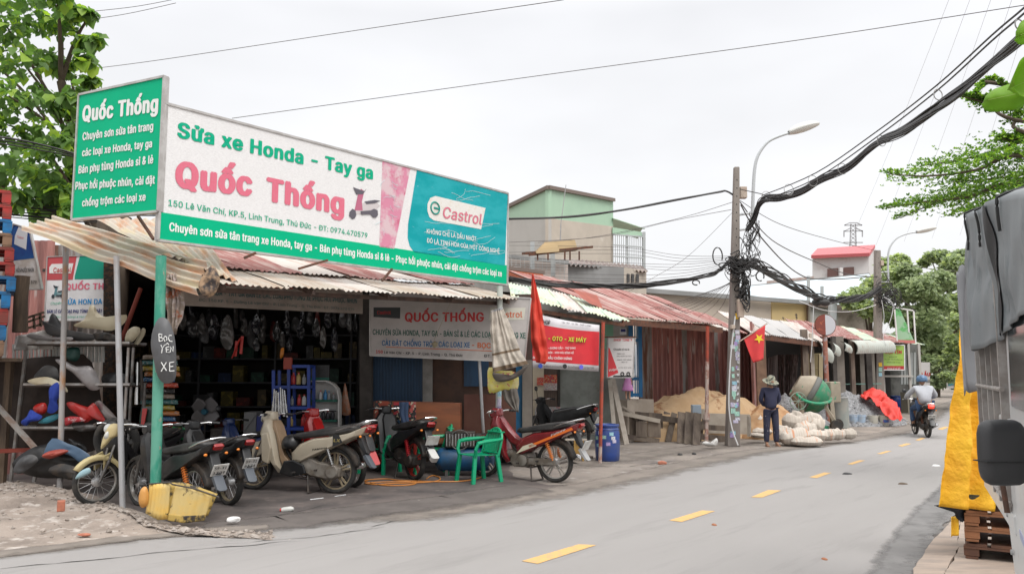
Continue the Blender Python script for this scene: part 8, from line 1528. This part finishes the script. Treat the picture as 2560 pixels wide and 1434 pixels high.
# grey tarpaulin
GT = mat('grey_tarpaulin',(.15,.165,.175),.6,c2=(.21,.22,.225),sc=1.6,lo=.4,hi=.65,c3=(.07,.09,.10),sc3=4,lo3=.55,hi3=.7,bump=.25,bsc=18); GTD = mat('dark_tarp_band',(.012,.013,.015),.6)
def tarp(s,t):                               # s along the flank from near to far, t from the ridge down
    x = -.5+3.85*s; sagz = 1.90+.03*math.sin(7*s)-.06*s; top = min(2.93,2.40+.175*x)+.03*math.sin(6*s)
    if t < .25: q = t/.25; return V((x,-.9+.93*q,top+.08-.12*q*q))
    q = (t-.25)/.75; z = top-.04+(sagz-top+.04)*q; return V((x,.03+.03*math.sin(7*s+3*q)*q+.05*nf((x*1.2,z*1.6,0),1,4)+.03*nf((x*4,z*4,0),1)+.10*math.sin(math.pi*q)*0,z))
mb = MB(); mb.grid(tarp,70,34); mb.build('tarpaulin',GT,lor,smooth='all',thick=.006)
mb = MB()
mb.grid(lambda s,t: tarp(.40+.05*s,.28+.72*t)+V((0,.012,0)),4,24); mb.build('dark_band',GTD,lor,smooth='all')
for s in (.30,.62,.85): mb = MB(); mb.tube([tarp(s,.2+.02*k)+V((0,.015,.0)) for k in range(14)],.008,5); mb.build('tie_rope',INK,lor)
mb = MB(); mb.grid(lambda s,t: V((3.45+.42*s,.03+.05*math.sin(8*s+2*t),2.5-.95*t+.06*nf((s*3,t*3,0),2))),16,16); mb.build('loose_flap',mat('faded_tarp',(.26,.265,.28),.7,c2=(.2,.2,.21),sc=3),lor,smooth='all',thick=.005)
# yellow tarpaulin hanging at the far end
YT_ = mat('yellow_tarpaulin',(.85,.48,.02),.6,c2=(.74,.34,.015),sc=2.2,lo=.42,hi=.62,bump=.8,bsc=22); ty = 7.3
pyt = PLd(2410,1000,ty,(1,.30,0)); yt_ = thing('yellow_tarp','bright yellow tarpaulin hanging torn from the side of the lorry','tarpaulin',pyt.M)
lp = [pyt.px(*p) for p in ((2424,735),(2405,860),(2386,1000),(2372,1130),(2359,1268))]; rp = [pyt.px(*p) for p in ((2440,740),(2452,880),(2468,1010),(2478,1130),(2476,1275))]
def yf(s,t):
    p = lerp_poly(lp,t).lerp(lerp_poly(rp,t),s); p.y += .07*math.sin(3*2*math.pi*s*.6+.6)*(.4+.6*t)+.05*nf(p,2.2,3)+.02*nf(p,9,3); return p
mb = MB(); nu_,nv_ = 44,66; mb.grid(yf,nu_,nv_)
hc = (2422,1240)
keep = []
for f in mb.f:
    c = sum((mb.v[i] for i in f),V((0,0,0)))/4; q = pyt.px(2420,1236); dx,dz = (c.x-q.x),(c.z-q.z); rr_ = math.hypot(dx,dz*.8)*(1+.5*nf((c.x*9,c.z*9,0),1,5))
    if rr_ > .055: keep.append(f)
mb.f = keep; mb.m = [0]*len(keep); mb.build('cloth',YT_,yt_,smooth='all',thick=.004)
mb = MB(); DKT = mat('tarp_underside',(.015,.02,.03),.8); lpb = [pyt.px(2359,1266),pyt.px(2400,1282),pyt.px(2432,1310)]; rpb = [pyt.px(2359,1268),pyt.px(2425,1262),pyt.px(2476,1275)]
mb.grid(lambda s,t: (lambda p: V((p.x,.10+.03*math.sin(9*s),p.z)))(lerp_poly(rpb,s).lerp(lerp_poly(lpb,s),t)),20,4); mb.build('folded_underside',DKT,yt_,smooth='all',thick=.004)
mb = MB(); mb.grid(lambda s,t: (lambda p: V((p.x,.16+.02*math.sin(6*s),p.z)))(pyt.px(2416+16*s,1300+50*t-6*s)),6,8); mb.build('hanging_corner',YT_,yt_,smooth='all',thick=.004)
mb = MB(); quadpx(mb,pyt,[(2395,1262),(2450,1262),(2450,1215),(2395,1215)],.10,.11); mb.build('backing',DKT,yt_)
# pallets by the lorry
PWO = mat('orange_pallet_wood',(.30,.13,.06),.8,c2=(.2,.09,.045),sc=6,st=(1,1,1),jit=.15); PWGN = mat('green_brown_pallet',(.06,.07,.05),.8,jit=.2)
gp_ = G(2430,1408); pa = math.atan2(LE.y,LE.x)-math.pi/2-.05
for i,(zb,lab) in enumerate(((0.035,'lowest, dark brown'),(.19,'second, orange brown'),(.33,'third, orange brown'),(.47,'topmost, greenish'))): pallet('pallet','wooden pallet stacked under the yellow tarp, '+lab,V((gp_.x+.60,gp_.y+.14,zb)),1.0,.8,.135,[mat('dark_pallet',(.13,.06,.035),.8,c2=(.08,.04,.03),sc=5),PWO,PWO,PWGN][i],R.uniform(-.03,.03)-.52,'wooden pallets beside the lorry')
# ================================================================ people
SKIN = mat('skin_tan',(.30,.16,.10),.6)
def skin_body(name,joints,edges,m,parent,sub=2,root=0):
    me = bpy.data.meshes.new(name); me.from_pydata([j[0] for j in joints],edges,[]); me.materials.append(m); o = bpy.data.objects.new(name,me); COL.objects.link(o); o.parent = parent
    sk = o.modifiers.new('skin','SKIN'); sv = me.skin_vertices[0].data if me.skin_vertices else None
    if sv is None:
        lay_ = me.attributes; 
        import bmesh; bm = bmesh.new(); bm.from_mesh(me); bm.verts.layers.skin.verify(); bm.to_mesh(me); bm.free(); sv = me.skin_vertices[0].data
    for i,j in enumerate(joints):
        r = j[1]; sv[i].radius = r if isinstance(r,tuple) else (r,r); sv[i].use_root = (i == root)
    s = o.modifiers.new('s','SUBSURF'); s.levels = s.render_levels = sub; me.polygons.foreach_set('use_smooth',[True]*len(me.polygons)); sk.use_smooth_shade = True; WM[o.name] = WM[parent.name]; return o
def head(parent,c,s,yaw,pitch,hairm,hair=True):
    """egg-shaped head with nose, ears, eyes; faces -y before turning"""
    Rm = Matrix.Rotation(yaw,3,'Z') @ Matrix.Rotation(pitch,3,'X'); c = V(c); mb = MB(); vs = []; nu,nv = 20,14
    for j in range(nv+1):
        b = -math.pi/2+math.pi*j/nv
        for i in range(nu):
            a = 2*math.pi*i/nu; x,y,z = math.cos(a)*math.cos(b),math.sin(a)*math.cos(b),math.sin(b)
            jaw = 1-.28*max(0,-z)**1.2; nose = .16*math.exp(-((x)**2*60+(z+.08)**2*22))*(1 if y < 0 else 0); brow = -.05*math.exp(-((abs(x)-.38)**2*40+(z-.12)**2*60))*(1 if y < 0 else 0)
            vs.append(c+Rm @ V((x*.078*jaw*s,(y*(.098-.01*max(0,-z))*(1+brow)-nose*.1*1.3*(1))*s,z*.118*s)))
    fs = [(j*nu+i,j*nu+(i+1) % nu,(j+1)*nu+(i+1) % nu,(j+1)*nu+i) for j in range(nv) for i in range(nu)]; mb.add(vs,fs)
    for sx in (-1,1): mb.lathe([(.006,-.006),(.02,0),(.022,.008),(.01,.012)],c+Rm @ V((sx*.08*s,.01,0)),10,Rm @ Matrix.Rotation(sx*math.pi/2,3,'Y'))
    h = mb.build('head',SKIN,parent,smooth='all')
    for sx in (-1,1): mb = MB(); mb.box(c+Rm @ V((sx*.03*s,-.089*s,.014*s)),(.018*s,.01,.007*s),Rm); mb.build('eye',INK,h)
    mb = MB(); mb.box(c+Rm @ V((0,-.092*s,-.055*s)),(.04*s,.01,.008*s),Rm); mb.build('mouth',mat('lips',(.25,.08,.06),.6),h)
    if hair:
        mb = MB(); mb.lathe([(.0,.125*s),(.05*s,.118*s),(.085*s,.07*s),(.094*s,.01*s),(.088*s,-.03*s)],c+Rm @ V((0,.016*s,0)),18,Rm,cap=False); mb.build('hair',hairm,h,smooth='all')
    return h
HAIR = mat('black_hair',(.012,.01,.01),.5)
# standing man in navy, hands behind his back, looking down
gm = G(1930,1115); man = thing('person','man in navy shirt and paint spotted trousers with sun hat, hands behind back','person',Matrix.Translation(gm) @ Matrix.Rotation(.05,4,'Z')); k = 1.0
NAVY = mat('navy_cloth',(.025,.028,.06),.9,c2=(.04,.04,.075),sc=5); NVT = mat('spotted_trousers',(.022,.024,.05),.9,c2=(.035,.035,.06),sc=4,c3=(.45,.4,.4),sc3=34,lo3=.70,hi3=.72,det=1)
J = [((0,0,.88),(.09,.06)),((0,-.005,1.10),(.105,.075)),((0,-.01,1.28),(.13,.085)),((0,-.03,1.36),(.07,.07)),((0,-.05,1.44),.045),((.155,-.005,1.31),.06),((-.155,-.005,1.31),.06),((.215,.03,1.08),.045),((-.215,.03,1.08),.045),((.08,.14,.93),.034),((-.08,.14,.93),.034),((.0,.16,.90),.03),((-.0,.17,.93),.03),((.085,0,.80),.06),((-.085,0,.80),.06),((.10,-.02,.46),.05),((-.11,0,.46),.058),((.11,.02,.09),.038),((-.12,.02,.09),.038),((.12,-.10,.03),(.04,.025)),((-.14,-.10,.03),(.04,.025))]
E = [(0,1),(1,2),(2,3),(3,4),(2,5),(2,6),(5,7),(6,8),(7,9),(8,10),(9,11),(10,12),(0,13),(0,14),(13,15),(14,16),(15,17),(16,18),(17,19),(18,20)]
skin_body('body',J,E,SKIN,man)
Js = [((0,0,.82),(.17,.13)),((0,-.005,1.08),(.15,.115)),((0,-.01,1.29),(.165,.12)),((0,-.02,1.37),(.08,.08)),((.165,-.005,1.32),.072),((-.165,-.005,1.32),.072),((.225,.03,1.08),.058),((-.225,.03,1.08),.058),((.10,.135,.94),.047),((-.10,.135,.94),.047)]
skin_body('shirt',Js,[(0,1),(1,2),(2,3),(2,4),(2,5),(4,6),(5,7),(6,8),(7,9)],NAVY,man)
Jt = [((0,0,.97),(.150,.112)),((.088,0,.80),.105),((-.088,0,.80),.105),((.10,-.02,.47),.080),((-.112,0,.47),.080),((.112,.01,.08),.066),((-.122,.01,.08),.066)]
skin_body('trousers',Jt,[(0,1),(0,2),(1,3),(2,4),(3,5),(4,6)],NVT,man)
h_ = head(man,(0,-.075,1.50),.98,.05,.45,HAIR)
HT = mat('camo_hat',(.30,.29,.22),.9,c2=(.05,.06,.05),sc=16,lo=.48,hi=.52,amt=.9); hr = Matrix.Rotation(.42,3,'X') @ Matrix.Rotation(.1,3,'Y'); mb = MB(); mb.lathe([(.001,.115),(.06,.11),(.09,.07),(.10,.0),(.14,-.02),(.185,-.035),(.19,-.03)],(0,-.07,1.535),26,hr,cap=False); mb.build('sun_hat',HT,h_,smooth='all',thick=.006)
for s in (-1,1): mb = MB(); mb.tube([(s*.12,.04,.02),(s*.125,-.05,.02),(s*.135,-.16,.015)],[.03,.036,.028],8); mb.build('foot',SKIN,man,smooth=True)
for s,j in ((1,(0.02,.165,.90)),(-1,(-.02,.175,.93))):
    for f in range(5): mb = MB(); b_ = V(j)+V((-s*.01*f,.01,-.012*f)); mb.tube([b_,b_+V((-s*.035,.012,-.004)),b_+V((-s*.055,.002,-.012))],[.009,.008,.006],6); mb.build('finger',SKIN,man,smooth=True)
# toddler in a pink dress at the blue gate
gc = D(1570,998,20.0); ch = thing('person','small child in a pink dress standing on the step, head hidden by the board','person',Matrix.Translation(gc) @ Matrix.Scale(.86,4)); PK = mat('pink_dress',(.62,.25,.55),.8,c2=(.68,.38,.62),sc=9)
skin_body('body',[((0,0,.42),(.07,.055)),((0,0,.58),(.075,.055)),((0,0,.68),.03),((.045,0,.36),.042),((-.045,0,.36),.042),((.05,0,.18),.032),((-.05,0,.18),.032),((.05,0,.04),.022),((-.05,0,.04),.022),((.055,-.06,.02),.022),((-.055,-.06,.02),.022),((.09,0,.61),.026),((-.09,0,.61),.026),((.12,-.04,.50),.02),((-.13,.02,.74),.02),((.10,-.08,.42),.016),((-.12,.0,.86),.016)],[(0,1),(1,2),(0,3),(0,4),(3,5),(4,6),(5,7),(6,8),(7,9),(8,10),(1,11),(1,12),(11,13),(12,14),(13,15),(14,16)],mat('skin_light',(.48,.28,.2),.6),ch)
mb = MB(); mb.lathe([(.068,.70),(.085,.62),(.088,.56),(.12,.45),(.155,.30),(.165,.25)],(0,0,0),22,cap=False); mb.v = [V((p.x*(1+.06*math.sin(7*math.atan2(p.y,p.x))*(.72-p.z)*2),p.y*.8,p.z)) for p in mb.v]; mb.build('dress',PK,ch,smooth='all',thick=.006)
head(ch,(0,-.01,.80),.92,.3,.1,HAIR)
# rider on a dark scooter going away
gr = G(2320,1093); hd = V((.22,.975,0)); sr = bike('motor_scooter','dark scooter ridden away along the road, tail light glowing red',None,None,'scooter',BLACKP,BLACKP,RIMD,'cast',RUST,BLACKP,('59-X1','3864'),ENGD,R_=gr,Fp=gr+hd*1.24,stand=False,group='motorbikes on the road',mirrors=(1,-1))
mb = MB(); mb.shell([(-.47,.90),(-.52,.84),(-.47,.78),(-.40,.80),(-.40,.89)],.07,.85); em = mat('lit_tail_lamp',(.6,.03,.02),.3); em.node_tree.nodes['Principled BSDF'].inputs['Emission Color'].default_value = (1,.08,.04,1); em.node_tree.nodes['Principled BSDF'].inputs['Emission Strength'].default_value = .6; mb.build('lit_tail_light',em,sr,smooth=True)
rd = thing('person','rider in pale grey jacket, jeans and blue helmet seen from behind','person',sr.matrix_world.copy()); JK = mat('grey_jacket',(.42,.43,.46),.85,c2=(.36,.37,.4),sc=6); JN = mat('jeans',(.03,.06,.13),.9,c2=(.05,.09,.17),sc=6)
Jr = [((.12,0,.86),(.15,.14)),((.16,0,1.05),(.14,.13)),((.22,0,1.25),(.13,.16)),((.25,0,1.36),.06),((.23,.19,1.30),.06),((.23,-.19,1.30),.06),((.42,.34,1.10),.046),((.42,-.34,1.10),.046),((.82,.30,1.02),.034),((.82,-.30,1.02),.034),((.90,.29,1.0),.03),((.90,-.29,1.0),.03),((.20,.12,.82),.095),((.20,-.12,.82),.095),((.62,.17,.74),.065),((.62,-.17,.74),.065),((.60,.19,.36),.045),((.60,-.19,.36),.045),((.70,.19,.30),.038),((.70,-.19,.30),.038)]
Er = [(0,1),(1,2),(2,3),(2,4),(2,5),(4,6),(5,7),(6,8),(7,9),(8,10),(9,11),(0,12),(0,13),(12,14),(13,15),(14,16),(15,17),(16,18),(17,19)]
skin_body('body',Jr,Er,SKIN,rd)
skin_body('jacket',[((.10,0,.86),(.18,.19)),((.15,0,1.05),(.165,.185)),((.21,0,1.26),(.15,.20)),((.245,0,1.37),.075),((.23,.205,1.30),.082),((.23,-.205,1.30),.082),((.42,.36,1.10),.068),((.42,-.36,1.10),.068),((.80,.31,1.02),.05),((.80,-.31,1.02),.05)],[(0,1),(1,2),(2,3),(2,4),(2,5),(4,6),(5,7),(6,8),(7,9)],JK,rd)
skin_body('jeans',[((.12,0,.86),(.165,.16)),((.22,.12,.83),.108),((.22,-.12,.83),.108),((.64,.19,.74),.082),((.64,-.19,.74),.082),((.60,.21,.38),.066),((.60,-.21,.38),.066)],[(0,1),(0,2),(1,3),(2,4),(3,5),(4,6)],JN,rd)
hh = head(rd,(.29,0,1.49),1.0,math.pi/2,0,HAIR,hair=False)
mb = MB(); mb.lathe([(.128,-.02),(.138,.03),(.13,.09),(.10,.135),(.05,.16),(.001,.165)],(.28,0,1.50),22,cap=False); mb.build('helmet_shell',mat('helmet_blue',(.08,.16,.28),.3,c2=(.03,.05,.08),sc=8,lo=.5,hi=.55),hh,smooth='all',thick=.012)
for s in (-1,1):
    mb = MB(); mb.tube([(.58,s*.2,.29),(.68,s*.2,.29),(.78,s*.2,.285)],[.045,.048,.035],10); mb.build('shoe',BLACKP,rd,smooth=True)
    for f in range(5): mb = MB(); y = s*(.25+.022*f); mb.tube([(.90,y,1.02),(.935,y,1.01),(.925,y,.975)] if f < 4 else [(.87,s*.25,1.0),(.90,s*.235,.985),(.93,s*.23,.98)],[.010,.010,.008],6); mb.build('finger',SKIN,rd,smooth=True)
# leaves and scraps on the road
for i,(u,v,lab) in enumerate(((2118,1185,'dark flat scrap on the road beyond the dashes'),(2340,1165,'white scrap of paper on the road near the yellow tarp'),(2060,1397,'curled brown leaf on the road at lower right'),(2257,1210,'dark twig lying on the road near the worn patch'),(1785,1312,'small brown leaf beside the second lane dash'),(1700,1137,'black rag scrap on the dirt before the planks'),(1735,1135,'second black scrap on the dirt before the planks'))):
    pl_ = PLd(u,v-3,G(u,v).y); w_ = (26,22,16,26,14,14,12)[i]; mb = MB(); blob(mb,pl_,[(u-w_/2,v),(u-w_/4,v-5),(u+w_/4,v-4),(u+w_/2,v-1),(u+w_/4,v+1),(u-w_/4,v+2)],.05,nz_=.02,seed=i); mb.v = [pl_.M @ p for p in mb.v]; mb.build('litter',[INK,WHITE,mat('dry_leaf',(.3,.12,.06),.9),WOODD,mat('dry_leaf',(.3,.12,.06),.9),INK,INK][i],None,smooth='all',label=lab,cat='litter')
